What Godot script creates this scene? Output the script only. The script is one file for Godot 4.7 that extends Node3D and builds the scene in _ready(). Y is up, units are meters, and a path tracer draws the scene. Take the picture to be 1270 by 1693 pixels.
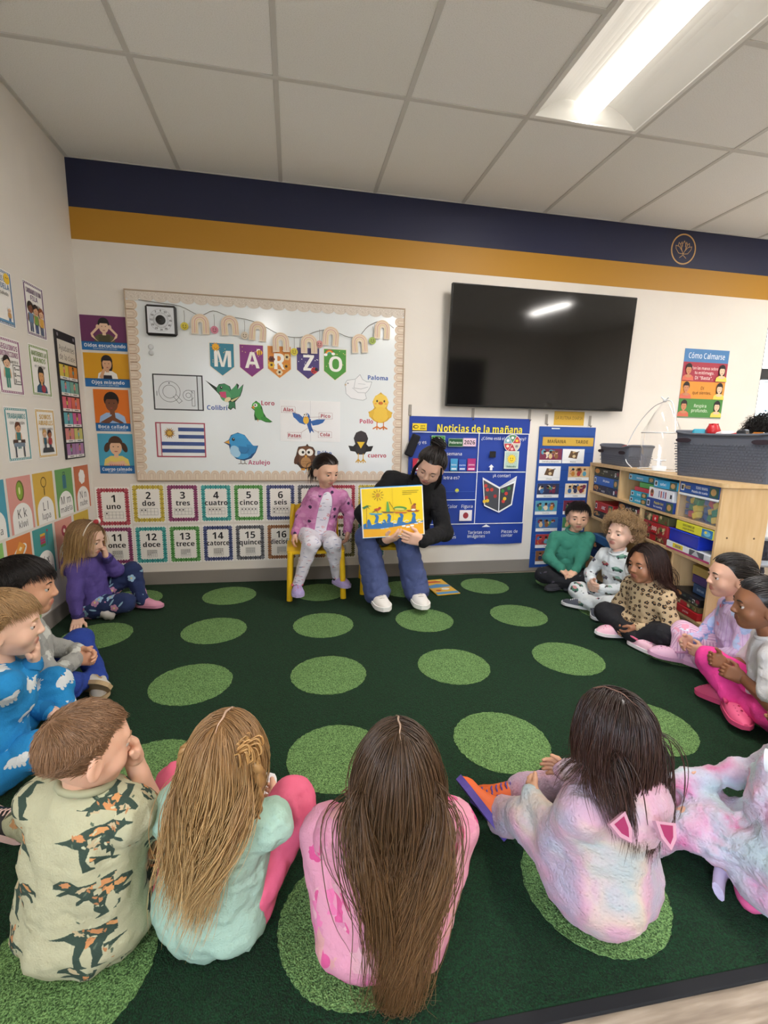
extends Node3D
# A classroom at story time: two readers on yellow chairs, children in a ring on a green rug.
const HC := 2.642          # ceiling height
const TILE := 0.6096
const GX := 0.631          # first ceiling tee from the left wall
const GZ := 0.918          # depth of the first ceiling row
const RX := 7.34           # room width
const RZ := 6.9            # room depth

class MB:
	# collects triangles with normals, linear vertex colours and uvs; done() makes one mesh
	var v := PackedVector3Array()
	var n := PackedVector3Array()
	var c := PackedColorArray()
	var t := PackedVector2Array()
	var ix := PackedInt32Array()
	var col := Color.WHITE
	var zz := 0.0
	func paint(s) -> MB:
		col = (s if s is Color else Color.html(s)).srgb_to_linear()
		return self
	func vert(p: Vector3, nn: Vector3, uv := Vector2.ZERO) -> int:
		v.append(p); n.append(nn); c.append(col); t.append(uv)
		return v.size() - 1
	func face(pts: Array, nn: Vector3) -> void:
		var k := v.size()
		for p in pts:
			var q: Vector3 = p
			vert(q, nn, Vector2(q.x + q.z, -q.y))
		var g: Vector3 = (pts[1] - pts[0]).cross(pts[2] - pts[0])
		for i in range(1, pts.size() - 1):
			if g.dot(nn) > 0.0:
				ix.append_array([k, k + i + 1, k + i])
			else:
				ix.append_array([k, k + i, k + i + 1])
	func box(size: Vector3, xf := Transform3D(), bev := 0.0) -> MB:
		var h := size * 0.5
		var b := minf(bev, minf(h.x, minf(h.y, h.z)) * 0.95)
		var ax := [Vector3.RIGHT, Vector3.UP, Vector3.BACK]
		for a in 3:
			var e: int = (a + 1) % 3
			var f: int = (a + 2) % 3
			for s in [-1.0, 1.0]:
				var q := []
				for w in [[-1.0, -1.0], [1.0, -1.0], [1.0, 1.0], [-1.0, 1.0]]:
					q.append(xf * (ax[a] * s * h[a] + ax[e] * w[0] * (h[e] - b) + ax[f] * w[1] * (h[f] - b)))
				face(q, (xf.basis * (ax[a] * s)).normalized())
			if b > 0.0:
				for s in [-1.0, 1.0]:
					for r in [-1.0, 1.0]:
						var q := []
						for w in [-1.0, 1.0]:
							var p1: Vector3 = ax[a] * s * h[a] + ax[e] * r * (h[e] - b) + ax[f] * w * (h[f] - b)
							var p2: Vector3 = ax[a] * s * (h[a] - b) + ax[e] * r * h[e] + ax[f] * w * (h[f] - b)
							if w < 0: q.append_array([xf * p1, xf * p2])
							else: q.append_array([xf * p2, xf * p1])
						face(q, (xf.basis * (ax[a] * s + ax[e] * r)).normalized())
		if b > 0.0:
			for i in 8:
				var s := Vector3(1.0 if i & 1 else -1.0, 1.0 if i & 2 else -1.0, 1.0 if i & 4 else -1.0)
				var k := s * (h - Vector3(b, b, b))
				face([xf * (k + Vector3(s.x * b, 0, 0)), xf * (k + Vector3(0, s.y * b, 0)), xf * (k + Vector3(0, 0, s.z * b))], (xf.basis * s).normalized())
		return self
	func bx(x0: float, y0: float, z0: float, x1: float, y1: float, z1: float, bev := 0.0) -> MB:
		return box(Vector3(x1 - x0, y1 - y0, z1 - z0), Transform3D(Basis(), Vector3((x0 + x1) / 2, (y0 + y1) / 2, (z0 + z1) / 2)), bev)
	func tube(path: Array, rad, sides := 8, cap := true, flat := 1.0) -> MB:
		var m := path.size()
		var up := Vector3.UP
		var d0: Vector3 = (path[1] - path[0]).normalized()
		if absf(d0.dot(up)) > 0.9: up = Vector3.RIGHT
		var k := v.size()
		for i in m:
			var d: Vector3 = (path[mini(i + 1, m - 1)] - path[maxi(i - 1, 0)]).normalized()
			up = (up - d * up.dot(d)).normalized()
			var sd := d.cross(up)
			var r: float = rad[i] if rad is Array or rad is PackedFloat32Array else rad
			for j in sides:
				var a := TAU * j / sides
				var nn := up * cos(a) + sd * sin(a)
				vert(path[i] + up * cos(a) * r + sd * sin(a) * r * flat, nn, Vector2(float(j) / sides, float(i) / m))
		for i in m - 1:
			for j in sides:
				var a := k + i * sides + j
				var b := k + i * sides + (j + 1) % sides
				ix.append_array([a, b + sides, b, a, a + sides, b + sides])
		if cap:
			for e in [0, m - 1]:
				var q := []
				for j in sides: q.append(v[k + e * sides + j])
				face(q, -d0 if e == 0 else (path[m - 1] - path[m - 2]).normalized())
		return self
	func lathe(prof: Array, segs := 20, xf := Transform3D()) -> MB:
		# prof: Vector2(radius, height) from bottom to top
		var k := v.size()
		for i in prof.size():
			var dd: Vector2 = prof[mini(i + 1, prof.size() - 1)] - prof[maxi(i - 1, 0)]
			for j in segs + 1:
				var a := TAU * j / segs
				var nn := Vector3(cos(a) * dd.y, -dd.x, sin(a) * dd.y).normalized()
				vert(xf * Vector3(cos(a) * prof[i].x, prof[i].y, sin(a) * prof[i].x), (xf.basis * nn).normalized(), Vector2(float(j) / segs, float(i) / prof.size()))
		for i in prof.size() - 1:
			for j in segs:
				var a := k + i * (segs + 1) + j
				var b := a + segs + 1
				ix.append_array([a, a + 1, b + 1, a, b + 1, b])
		return self
	func ball(p: Vector3, r: Vector3, segs := 12, bs := Basis()) -> MB:
		var prof := []
		for i in segs / 2 + 1:
			var a := -PI / 2 + PI * i / (segs / 2)
			prof.append(Vector2(maxf(cos(a), 0.001), sin(a)))
		return lathe(prof, segs, Transform3D(bs * Basis.from_scale(r), p))
	func prism(pts: PackedVector2Array, dep: float, xf := Transform3D(), z0 := 0.0) -> MB:
		var p := pts
		var area := 0.0
		for i in p.size(): area += p[i].cross(p[(i + 1) % p.size()])
		if area > 0.0:
			p = p.duplicate()
			p.reverse()
		var tr := Geometry2D.triangulate_polygon(p)
		for s in [0, 1]:
			var k := v.size()
			var zt: float = z0 + (dep if s else 0.0)
			var nn := (xf.basis * Vector3(0, 0, 1 if s else -1)).normalized()
			for q in p: vert(xf * Vector3(q.x, q.y, zt), nn, Vector2(q.x, -q.y))
			for i in range(0, tr.size(), 3):
				var a: Vector2 = p[tr[i]]
				var w := (p[tr[i + 1]] - a).cross(p[tr[i + 2]] - a)
				var ccw := w > 0.0
				if ccw == (s == 1): ix.append_array([k + tr[i], k + tr[i + 2], k + tr[i + 1]])
				else: ix.append_array([k + tr[i], k + tr[i + 1], k + tr[i + 2]])
		if dep > 0.0:
			for i in p.size():
				var a: Vector2 = p[i]
				var b: Vector2 = p[(i + 1) % p.size()]
				var e := (b - a).normalized()
				face([xf * Vector3(a.x, a.y, z0), xf * Vector3(b.x, b.y, z0), xf * Vector3(b.x, b.y, z0 + dep), xf * Vector3(a.x, a.y, z0 + dep)], (xf.basis * Vector3(-e.y, e.x, 0)).normalized())
		return self
	# ---- flat print: shapes in the local xy plane, each a hair above the last
	func flat(pts: PackedVector2Array, s = null) -> MB:
		if s != null: paint(s)
		var tr := Geometry2D.triangulate_polygon(pts)
		zz += 0.00012
		var k := v.size()
		for q in pts: vert(Vector3(q.x, q.y, zz), Vector3.BACK, Vector2(q.x, -q.y))
		for i in range(0, tr.size(), 3):
			var a: Vector2 = pts[tr[i]]
			if (pts[tr[i + 1]] - a).cross(pts[tr[i + 2]] - a) > 0.0: ix.append_array([k + tr[i], k + tr[i + 2], k + tr[i + 1]])
			else: ix.append_array([k + tr[i], k + tr[i + 1], k + tr[i + 2]])
		return self
	func rect(x: float, y: float, w: float, h: float, s = null) -> MB:
		return flat(PackedVector2Array([Vector2(x, y), Vector2(x + w, y), Vector2(x + w, y + h), Vector2(x, y + h)]), s)
	func ell(x: float, y: float, rx: float, ry: float, s = null, rot := 0.0, segs := 18) -> MB:
		var p := PackedVector2Array()
		for i in segs:
			var a := TAU * i / segs
			p.append(Vector2(x, y) + Vector2(cos(a) * rx, sin(a) * ry).rotated(rot))
		return flat(p, s)
	func pl(a: Array, s = null, at := Vector2.ZERO, sc := 1.0) -> MB:
		# a: flat list of x, y
		var p := PackedVector2Array()
		for i in range(0, a.size(), 2): p.append(at + Vector2(a[i], a[i + 1]) * sc)
		return flat(p, s)
	func line(a: Array, w: float, s = null, at := Vector2.ZERO, sc := 1.0) -> MB:
		if s != null: paint(s)
		zz += 0.00012
		for i in range(0, a.size() - 2, 2):
			var p := at + Vector2(a[i], a[i + 1]) * sc
			var q := at + Vector2(a[i + 2], a[i + 3]) * sc
			var e := (q - p).normalized() * w * 0.5
			var m := Vector2(-e.y, e.x)
			face([Vector3(p.x - e.x + m.x, p.y - e.y + m.y, zz), Vector3(q.x + e.x + m.x, q.y + e.y + m.y, zz), Vector3(q.x + e.x - m.x, q.y + e.y - m.y, zz), Vector3(p.x - e.x - m.x, p.y - e.y - m.y, zz)], Vector3.BACK)
		return self
	func ring(x: float, y: float, r0: float, r1: float, a0: float, a1: float, s = null, segs := 12) -> MB:
		var p := PackedVector2Array()
		for i in segs + 1:
			var a := a0 + (a1 - a0) * i / segs
			p.append(Vector2(x + cos(a) * r1, y + sin(a) * r1))
		for i in segs + 1:
			var a := a1 + (a0 - a1) * i / segs
			p.append(Vector2(x + cos(a) * r0, y + sin(a) * r0))
		return flat(p, s)
	func frame(x: float, y: float, w: float, h: float, b: float, s = null) -> MB:
		rect(x, y, w, b, s); rect(x, y + h - b, w, b); rect(x, y + b, b, h - 2 * b)
		return rect(x + w - b, y + b, b, h - 2 * b)
	func add(o: MB, xf := Transform3D()) -> MB:
		var k := v.size()
		for i in o.v.size():
			v.append(xf * o.v[i]); n.append((xf.basis * o.n[i]).normalized())
		c.append_array(o.c); t.append_array(o.t)
		for i in o.ix: ix.append(i + k)
		return self
	func done(m: Material) -> ArrayMesh:
		var a := []
		a.resize(Mesh.ARRAY_MAX)
		a[Mesh.ARRAY_VERTEX] = v; a[Mesh.ARRAY_NORMAL] = n; a[Mesh.ARRAY_COLOR] = c; a[Mesh.ARRAY_TEX_UV] = t; a[Mesh.ARRAY_INDEX] = ix
		var r := ArrayMesh.new()
		r.add_surface_from_arrays(Mesh.PRIMITIVE_TRIANGLES, a)
		r.surface_set_material(0, m)
		return r

var fonts := {}
var mats := {}
var taken := {}

func text(b: MB, s: String, x: float, y: float, h: float, color, bold := false, align := 0, maxw := 0.0, face_ := "Droid Sans", turn := 0.0) -> void:
	# lettering of cap height about 0.72 h; x is the middle (align 0), the left (1) or the right (-1)
	var key := face_ + str(bold)
	if not fonts.has(key):
		var f := SystemFont.new()
		f.font_names = PackedStringArray([face_])
		f.font_weight = 700 if bold else 400
		fonts[key] = f
	var tm := TextMesh.new()
	tm.font = fonts[key]
	tm.font_size = 24
	tm.pixel_size = h / 24.0
	tm.depth = 0.0
	tm.curve_step = 2.0
	tm.text = s
	tm.horizontal_alignment = HORIZONTAL_ALIGNMENT_CENTER
	tm.vertical_alignment = VERTICAL_ALIGNMENT_CENTER
	var a := tm.get_mesh_arrays()
	var pv: PackedVector3Array = a[Mesh.ARRAY_VERTEX]
	if pv.is_empty(): return
	var lo := 1e9
	var hi := -1e9
	for p in pv:
		lo = minf(lo, p.x); hi = maxf(hi, p.x)
	var sx := 1.0
	if maxw > 0.0 and hi - lo > maxw: sx = maxw / (hi - lo)
	b.paint(color)
	b.zz += 0.00012
	var off := x - (lo + hi) * 0.5 * sx + (0.0 if align == 0 else float(align) * (hi - lo) * sx * 0.5)
	var k := b.v.size()
	for p in pv:
		var q := Vector2(p.x * sx + off - x, p.y).rotated(turn)
		b.vert(Vector3(x + q.x, y + q.y, b.zz), Vector3.BACK)
	var ai = a[Mesh.ARRAY_INDEX]
	if ai == null or ai.is_empty():
		for i in pv.size(): b.ix.append(k + i)
	else:
		for i in ai: b.ix.append(k + i)

func mt(hex, rough := 0.8, o := {}) -> StandardMaterial3D:
	var key := str(hex) + str(rough) + str(o)
	if mats.has(key): return mats[key]
	var m := StandardMaterial3D.new()
	m.albedo_color = hex if hex is Color else Color.html(hex)
	m.roughness = rough
	for p in o: m.set(p, o[p])
	mats[key] = m
	return m

func vmat(rough := 0.6, o := {}) -> StandardMaterial3D:
	var d := {"vertex_color_use_as_albedo": true}
	d.merge(o)
	return mt("ffffff", rough, d)

func numbered(called: String) -> String:
	var k: int = taken.get(called, 0)
	taken[called] = k + 1
	return called if k == 0 else "%s_%03d" % [called, k]

func thing(called: String, label: String, category: String, at := Vector3.ZERO, turn := 0.0, group := "") -> Node3D:
	var o := Node3D.new()
	o.name = numbered(called)
	add_child(o)
	o.position = at
	o.rotation.y = turn
	return tag(o, label, category, group)

func tag(o: Node3D, label: String, category: String, group := "") -> Node3D:
	o.set_meta("label", label)
	o.set_meta("category", category)
	if group: o.set_meta("group", group)
	return o

func part(called: String, b, m: Material, parent: Node, label := "") -> MeshInstance3D:
	var o := MeshInstance3D.new()
	o.name = called
	if b is MB: o.mesh = b.done(m)
	else:
		o.mesh = b
		if m: o.material_override = null; o.set_surface_override_material(0, m)
	parent.add_child(o, true)
	if label: o.set_meta("label", label)
	return o

func struct(called: String, b, m: Material, label := "") -> MeshInstance3D:
	var o := part(called, b, m, self)
	o.set_meta("kind", "structure")
	if label: o.set_meta("label", label)
	return o

func T(x: float, y: float, z: float, bs := Basis()) -> Transform3D:
	return Transform3D(bs, Vector3(x, y, z))

func noise_tex(freq: float, seed_: int, ramp: Array, size := 256, kind := FastNoiseLite.TYPE_SIMPLEX, oct := 3, asnormal := 0.0) -> NoiseTexture2D:
	var f := FastNoiseLite.new()
	f.noise_type = kind
	f.frequency = freq
	f.seed = seed_
	f.fractal_octaves = oct
	var t := NoiseTexture2D.new()
	t.width = size; t.height = size
	t.seamless = true
	t.noise = f
	if asnormal > 0.0:
		t.as_normal_map = true
		t.bump_strength = asnormal
	elif ramp:
		var g := Gradient.new()
		g.offsets = PackedFloat32Array(ramp.map(func(r): return r[0]))
		g.colors = PackedColorArray(ramp.map(func(r): return Color.html(r[1])))
		t.color_ramp = g
	return t

func smooth_path(p: Array, per := 6) -> Array:
	# Catmull-Rom through the points
	var o := []
	for i in p.size() - 1:
		var a: Vector3 = p[maxi(i - 1, 0)]
		var b: Vector3 = p[i]
		var c: Vector3 = p[i + 1]
		var d: Vector3 = p[mini(i + 2, p.size() - 1)]
		for j in per: o.append(b.cubic_interpolate(c, a, d, float(j) / per))
	o.append(p[-1])
	return o

func set_up() -> void:
	var cam := Camera3D.new()
	cam.name = "camera"
	cam.position = Vector3(1.295, 1.098, 3.372)
	cam.basis = Basis.from_euler(Vector3(-0.1724, -0.1935, 0.0208), EULER_ORDER_YXZ)
	cam.fov = 95.03
	cam.near = 0.05
	add_child(cam)
	var env := Environment.new()
	var sm := ProceduralSkyMaterial.new()
	sm.sky_top_color = Color.html("b9d0ee")
	sm.sky_horizon_color = Color.html("eef3f7")
	sm.ground_bottom_color = Color.html("8f8d86")
	sm.ground_horizon_color = Color.html("c9c9c4")
	sm.sky_energy_multiplier = 4.0
	sm.ground_energy_multiplier = 2.2
	env.background_mode = Environment.BG_SKY
	env.sky = Sky.new()
	env.sky.sky_material = sm
	env.tonemap_mode = Environment.TONE_MAPPER_LINEAR
	env.tonemap_exposure = 1.13
	env.sdfgi_enabled = true
	env.ssao_enabled = true
	env.ssil_enabled = true
	var we := WorldEnvironment.new()
	we.name = "surroundings"
	we.environment = env
	add_child(we)

const LAMP_ENERGY := 3.1
const LENS_GLOW := 2.2

func ceiling_lamp(at: Vector3, label: String) -> void:
	# recessed two-by-four fitting: at is the middle of the opening, at ceiling height
	var o := thing("ceiling_light", label, "ceiling light", at, 0.0, "recessed ceiling lights")
	var w := TILE - 0.012
	var l := 2 * TILE - 0.012
	var white := mt("eeeeea", 0.45)
	var fr := MB.new()
	for s in [-1.0, 1.0]:
		fr.box(Vector3(0.022, 0.012, l), T(s * (w / 2 - 0.011), 0.002, 0), 0.002)
		fr.box(Vector3(w - 0.044, 0.012, 0.022), T(0, 0.002, s * (l / 2 - 0.011)), 0.002)
	part("frame", fr, white, o)
	for s in [-1.0, 1.0]:
		var rf := MB.new()
		var k := 8
		for i in k:
			var q := []
			for e in [i, i + 1]:
				var f := float(e) / k
				q.append(Vector2(s * (w / 2 - 0.022 - f * (w / 2 - 0.08)), 0.09 * sin(f * PI * 0.62)))
			var nn := Vector3(-(q[1].y - q[0].y), (q[1].x - q[0].x), 0).normalized()
			if nn.y > 0: nn = -nn
			rf.face([Vector3(q[0].x, q[0].y, -l / 2 + 0.02), Vector3(q[1].x, q[1].y, -l / 2 + 0.02), Vector3(q[1].x, q[1].y, l / 2 - 0.02), Vector3(q[0].x, q[0].y, l / 2 - 0.02)], nn)
		part("reflector", rf, white, o)
		var ep := MB.new()
		ep.box(Vector3(w - 0.04, 0.11, 0.006), T(0, 0.052, s * (l / 2 - 0.02)))
		part("end_plate", ep, white, o)
	var back := MB.new()
	back.box(Vector3(w, 0.006, l), T(0, 0.112, 0))
	part("housing", back, white, o)
	var lens := MB.new()
	var prof := []
	for i in 13:
		var a := PI + PI * i / 12
		prof.append(Vector2(cos(a) * 0.062, 0.07 + sin(a) * 0.062))
	for i in 12:
		var p: Vector2 = prof[i]
		var q: Vector2 = prof[i + 1]
		var nn := Vector3((p.x + q.x) / 2, (p.y + q.y) / 2 - 0.07, 0).normalized()
		lens.face([Vector3(p.x, p.y, -l / 2 + 0.026), Vector3(q.x, q.y, -l / 2 + 0.026), Vector3(q.x, q.y, l / 2 - 0.026), Vector3(p.x, p.y, l / 2 - 0.026)], nn)
	part("lamp_lens", lens, mt("ffffff", 0.4, {"emission_enabled": true, "emission": Color.html("fff6ea"), "emission_energy_multiplier": LENS_GLOW}), o, "glowing rounded lens along the middle")
	var al := AreaLight3D.new()
	al.name = "lamp_light"
	al.area_size = Vector2(0.14, l - 0.06)
	al.area_normalize_energy = true
	al.light_energy = LAMP_ENERGY
	al.light_color = Color.html("fff9f3")
	al.area_range = 14.0
	al.shadow_enabled = true
	al.position = Vector3(0, 0.0, 0)
	al.rotation = Vector3(-PI / 2, 0, 0)
	o.add_child(al)

func build_room() -> void:
	var wall := mt("e9e3da", 0.7, {"albedo_texture": noise_tex(0.004, 4, [[0.0, "f7f7f6"], [1.0, "ffffff"]]), "uv1_triplanar": true, "uv1_world_triplanar": true})
	# floor of wood-look boards
	struct("floor", MB.new().bx(-0.12, -0.12, -0.12, RX + 0.12, -0.004, RZ + 0.12), mt("3d352c", 0.8))
	var fl := get_node("floor")
	var boards := []
	for k in 4:
		var g := noise_tex(0.02, 31 + k, [[0.0, "82776b"], [0.42, "998e80"], [0.6, "a79c8e"], [1.0, "bab0a3"]], 512, FastNoiseLite.TYPE_SIMPLEX, 4)
		boards.append(mt(["ffffff", "f2ece4", "e3dcd2", "fbf4ea"][k], 0.45, {"albedo_texture": g, "uv1_triplanar": true, "uv1_scale": Vector3(0.35, 3.2, 3.2), "uv1_offset": Vector3(k * 0.3, 0, k * 0.21)}))
	var bm := MB.new().bx(0, -0.004, 0, 1.216, 0.0, 0.176, 0.0012).done(null)
	var row := 0
	var z := 0.012
	while z < RZ - 0.05:
		var x := -0.9 + 0.43 * (row % 3)
		var k := 0
		while x < RX:
			if x > -0.02 and x + 1.22 < RX:
				var p := part("plank", bm, boards[(row * 7 + k * 3) % 4], fl)
				p.position = Vector3(x, 0, z)
			else:
				var x0 := maxf(x, 0.0)
				var p2 := part("plank", MB.new().bx(0, -0.004, 0, minf(x + 1.216, RX) - x0, 0, 0.176, 0.0012), boards[(row * 7 + k * 3) % 4], fl)
				p2.position = Vector3(x0, 0, z)
			x += 1.2192
			k += 1
		z += 0.1785
		row += 1
	# back wall with a window opening at its right end
	var wx0 := 5.12
	var wx1 := 6.75
	var wy0 := 0.80
	var wy1 := 2.14
	var bw := MB.new()
	bw.bx(-0.12, 0, -0.12, wx0, HC + 0.14, 0)
	bw.bx(wx0, 0, -0.12, wx1, wy0, 0).bx(wx0, wy1, -0.12, wx1, HC + 0.14, 0).bx(wx1, 0, -0.12, RX + 0.12, HC + 0.14, 0)
	struct("wall_back", bw, wall)
	window_unit("window_1", Vector3((wx0 + wx1) / 2, 0, -0.06), 0.0, wx1 - wx0, wy0, wy1, [0.62], true)
	# left wall, a wide window behind the place of the camera
	var lz0 := 4.2
	var lz1 := 6.4
	var lw := MB.new()
	lw.bx(-0.12, 0, 0, 0, HC + 0.14, lz0).bx(-0.12, 0, lz0, 0, 0.6, lz1).bx(-0.12, 2.3, lz0, 0, HC + 0.14, lz1).bx(-0.12, 0, lz1, 0, HC + 0.14, RZ)
	struct("wall_left", lw, wall)
	window_unit("window_2", Vector3(-0.06, 0, (lz0 + lz1) / 2), PI / 2, lz1 - lz0, 0.6, 2.3, [1.0], false)
	struct("wall_right", MB.new().bx(RX, 0, 0, RX + 0.12, HC + 0.14, RZ), wall)
	struct("wall_front", MB.new().bx(-0.12, 0, RZ, RX + 0.12, HC + 0.14, RZ + 0.12), wall)
	var dm := mt("2f2a27", 0.5)
	var door := struct("door_1", MB.new().bx(4.55, 0.0, RZ - 0.045, 5.45, 2.05, RZ - 0.002, 0.004), dm)
	part("door_handle", MB.new().tube([Vector3(4.64, 1.0, RZ - 0.045), Vector3(4.64, 1.0, RZ - 0.09), Vector3(4.76, 1.0, RZ - 0.09)], 0.01, 8), mt("b0b0b0", 0.3, {"metallic": 1.0}), door)
	# painted bands under the ceiling
	struct("trim_1", MB.new().bx(0.0005, HC - 0.267, 0, RX, HC, 0.0012), mt("1b2142", 0.55), "navy blue painted band under the ceiling")
	struct("trim_2", MB.new().bx(0.0005, HC - 0.267 - 0.178, 0, RX, HC - 0.267, 0.0012), mt("b78420", 0.55), "mustard painted band below the navy one")
	# rubber skirting
	var bb := mt("8d8780", 0.5)
	struct("baseboard_back", MB.new().bx(0.006, 0, 0, RX, 0.1, 0.006, 0.002), bb)
	struct("baseboard_left", MB.new().bx(0, 0, 0.0, 0.006, 0.1, RZ, 0.002), bb)
	struct("baseboard_right", MB.new().bx(RX - 0.006, 0, 0.006, RX, 0.1, RZ, 0.002), bb)
	# suspended ceiling: slab, tees and tiles
	var slab := struct("ceiling", MB.new().bx(-0.12, HC + 0.14, -0.12, RX + 0.12, HC + 0.22, RZ + 0.12), mt("cfcfca", 0.9))
	var tee := mt("cfcec9", 0.5)
	var tile_m := []
	for k in 2:
		tile_m.append(mt(["f8f8f6", "f5f5f2"][k], 0.95, {"albedo_texture": noise_tex(0.09, 60 + k, [[0.0, "e6e6e4"], [0.3, "f8f8f6"], [1.0, "ffffff"]], 512), "uv1_triplanar": true, "uv1_scale": Vector3(3, 3, 3), "uv1_offset": Vector3(k * 0.4, 0, k * 0.3)}))
	var xs := [0.0]
	var x := GX
	while x < RX - 0.05:
		xs.append(x)
		x += TILE
	xs.append(RX)
	var zs := [0.0]
	z = GZ
	while z < RZ - 0.05:
		zs.append(z)
		z += TILE
	zs.append(RZ)
	for k in range(1, xs.size() - 1):
		part("tee", MB.new().bx(xs[k] - 0.012, HC - 0.002, 0, xs[k] + 0.012, HC + 0.03, RZ, 0.001), tee, slab)
	var lamps := [[4, 1], [8, 1], [4, 5], [8, 5], [1, 6], [10, 3]]
	for k in range(1, zs.size() - 1):
		var x0 := 0.0
		for i in xs.size() - 1:
			for l in lamps:
				if l[0] == i and l[1] + 1 == k:
					part("tee", MB.new().bx(x0, HC - 0.0025, zs[k] - 0.012, xs[i], HC + 0.028, zs[k] + 0.012, 0.001), tee, slab)
					x0 = xs[i + 1]
		part("tee", MB.new().bx(x0, HC - 0.0025, zs[k] - 0.012, RX, HC + 0.028, zs[k] + 0.012, 0.001), tee, slab)
	var an := MB.new()
	an.bx(0, HC - 0.003, 0, 0.022, HC + 0.02, RZ, 0.001).bx(0.022, HC - 0.003, 0.0013, RX, HC + 0.02, 0.008, 0.001)
	part("wall_angle", an, tee, slab)
	var std: Mesh = null
	for i in xs.size() - 1:
		for j in zs.size() - 1:
			var lamp := false
			for l in lamps:
				if i == l[0] and (j == l[1] or j == l[1] + 1): lamp = true
			if lamp: continue
			var w: float = xs[i + 1] - xs[i]
			var d: float = zs[j + 1] - zs[j]
			var cut := absf(w - TILE) > 0.01 or absf(d - TILE) > 0.01
			var me
			if cut: me = MB.new().box(Vector3(w - 0.012, 0.016, d - 0.012), T(0, 0.010, 0), 0.003)
			else:
				if std == null: std = MB.new().box(Vector3(TILE - 0.012, 0.016, TILE - 0.012), T(0, 0.010, 0), 0.003).done(null)
				me = std
			var p := part("ceiling_tile", me, tile_m[(i * 3 + j) % 2], slab)
			p.position = Vector3((xs[i] + xs[i + 1]) / 2, HC, (zs[j] + zs[j + 1]) / 2)
	var told := ["recessed ceiling light with long glowing lens above the television", "recessed ceiling light near the right-hand window", "recessed ceiling light in the middle of the rear half", "recessed ceiling light before the dark door", "recessed ceiling light by the left-hand wide window", "recessed ceiling light along the right wall"]
	for k in lamps.size():
		var l = lamps[k]
		ceiling_lamp(Vector3((xs[l[0]] + xs[l[0] + 1]) / 2, HC, zs[l[1] + 1]), told[k])

func window_unit(called: String, at: Vector3, turn: float, w: float, y0: float, y1: float, bars: Array, blinds: bool) -> void:
	var o := Node3D.new()
	o.name = called
	add_child(o)
	o.position = at
	o.rotation.y = turn
	o.set_meta("kind", "structure")
	var fm := mt("2c2f31", 0.45)
	var f := MB.new()
	var b := 0.045
	f.bx(-w / 2, y0, -0.03, -w / 2 + b, y1, 0.03, 0.004).bx(w / 2 - b, y0, -0.03, w / 2, y1, 0.03, 0.004)
	f.bx(-w / 2 + b, y0, -0.03, w / 2 - b, y0 + b, 0.03, 0.004).bx(-w / 2 + b, y1 - b, -0.03, w / 2 - b, y1, 0.03, 0.004)
	for k in bars:
		var yy: float = y0 + (y1 - y0) * k if k < 1.0 else (y0 + y1) / 2
		f.bx(-w / 2 + b, yy - 0.045, -0.03, w / 2 - b, yy + 0.045, 0.03, 0.004)
	part("window_frame", f, fm, o)
	var glass := mt(Color(0.9, 0.96, 0.97, 0.06), 0.02, {"transparency": BaseMaterial3D.TRANSPARENCY_ALPHA})
	part("pane", MB.new().bx(-w / 2 + b, y0 + b, -0.004, w / 2 - b, y1 - b, 0.004), glass, o)
	part("window_sill", MB.new().bx(-w / 2 - 0.02, y0 - 0.035, 0.0, w / 2 + 0.02, y0, 0.13, 0.006), mt("ece8e0", 0.5), o)
	if blinds:
		var sl := MB.new().box(Vector3(w - 0.12, 0.003, 0.028), Transform3D(Basis(Vector3.RIGHT, 0.6), Vector3.ZERO)).done(null)
		for i in 22:
			var s := part("blind_slat", sl, mt("cfe0e4", 0.6), o)
			s.position = Vector3(0, y0 + 0.07 + i * 0.033, 0.045)

func sheet(called: String, label: String, category: String, x: float, y: float, w: float, h: float, base: String, group := "", left := false, rough := 0.6, off := 0.001) -> Array:
	# a thin sheet on the back wall (x, y its lower left) or on the left wall (x is then z of its left, nearer end)
	var o := thing(called, label, category, Vector3(off, y, x) if left else Vector3(x, y, off), PI / 2 if left else 0.0, group)
	part("sheet", MB.new().bx(0, 0, 0, w, h, 0.0012), mt(base, rough), o)
	var b := MB.new()
	b.zz = 0.0013
	return [o, b]

func finish(a: Array, rough := 0.6) -> Node3D:
	part("print", a[1], vmat(rough), a[0])
	return a[0]

func bust(b: MB, x: float, y: float, s: float, skin: String, hair: String, top: String, long := false) -> void:
	if long: b.ell(x, y + 0.52 * s, 0.2 * s, 0.34 * s, hair)
	b.pl([-0.36, 0, 0.36, 0, 0.32, 0.2, 0.16, 0.3, -0.16, 0.3, -0.32, 0.2], top, Vector2(x, y), s)
	b.rect(x - 0.06 * s, y + 0.25 * s, 0.12 * s, 0.14 * s, skin)
	b.ell(x, y + 0.66 * s, 0.2 * s, 0.23 * s, hair)
	b.ell(x, y + 0.55 * s, 0.165 * s, 0.22 * s, skin)
	b.pl([-0.17, 0.6, -0.14, 0.76, 0, 0.8, 0.14, 0.76, 0.17, 0.6, 0.12, 0.68, -0.12, 0.68], hair, Vector2(x, y), s)
	for e in [-1, 1]: b.ell(x + e * 0.065 * s, y + 0.57 * s, 0.02 * s, 0.014 * s, "33241e", 0, 8)
	b.ell(x, y + 0.43 * s, 0.05 * s, 0.014 * s, "a8484a", 0, 8)

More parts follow.
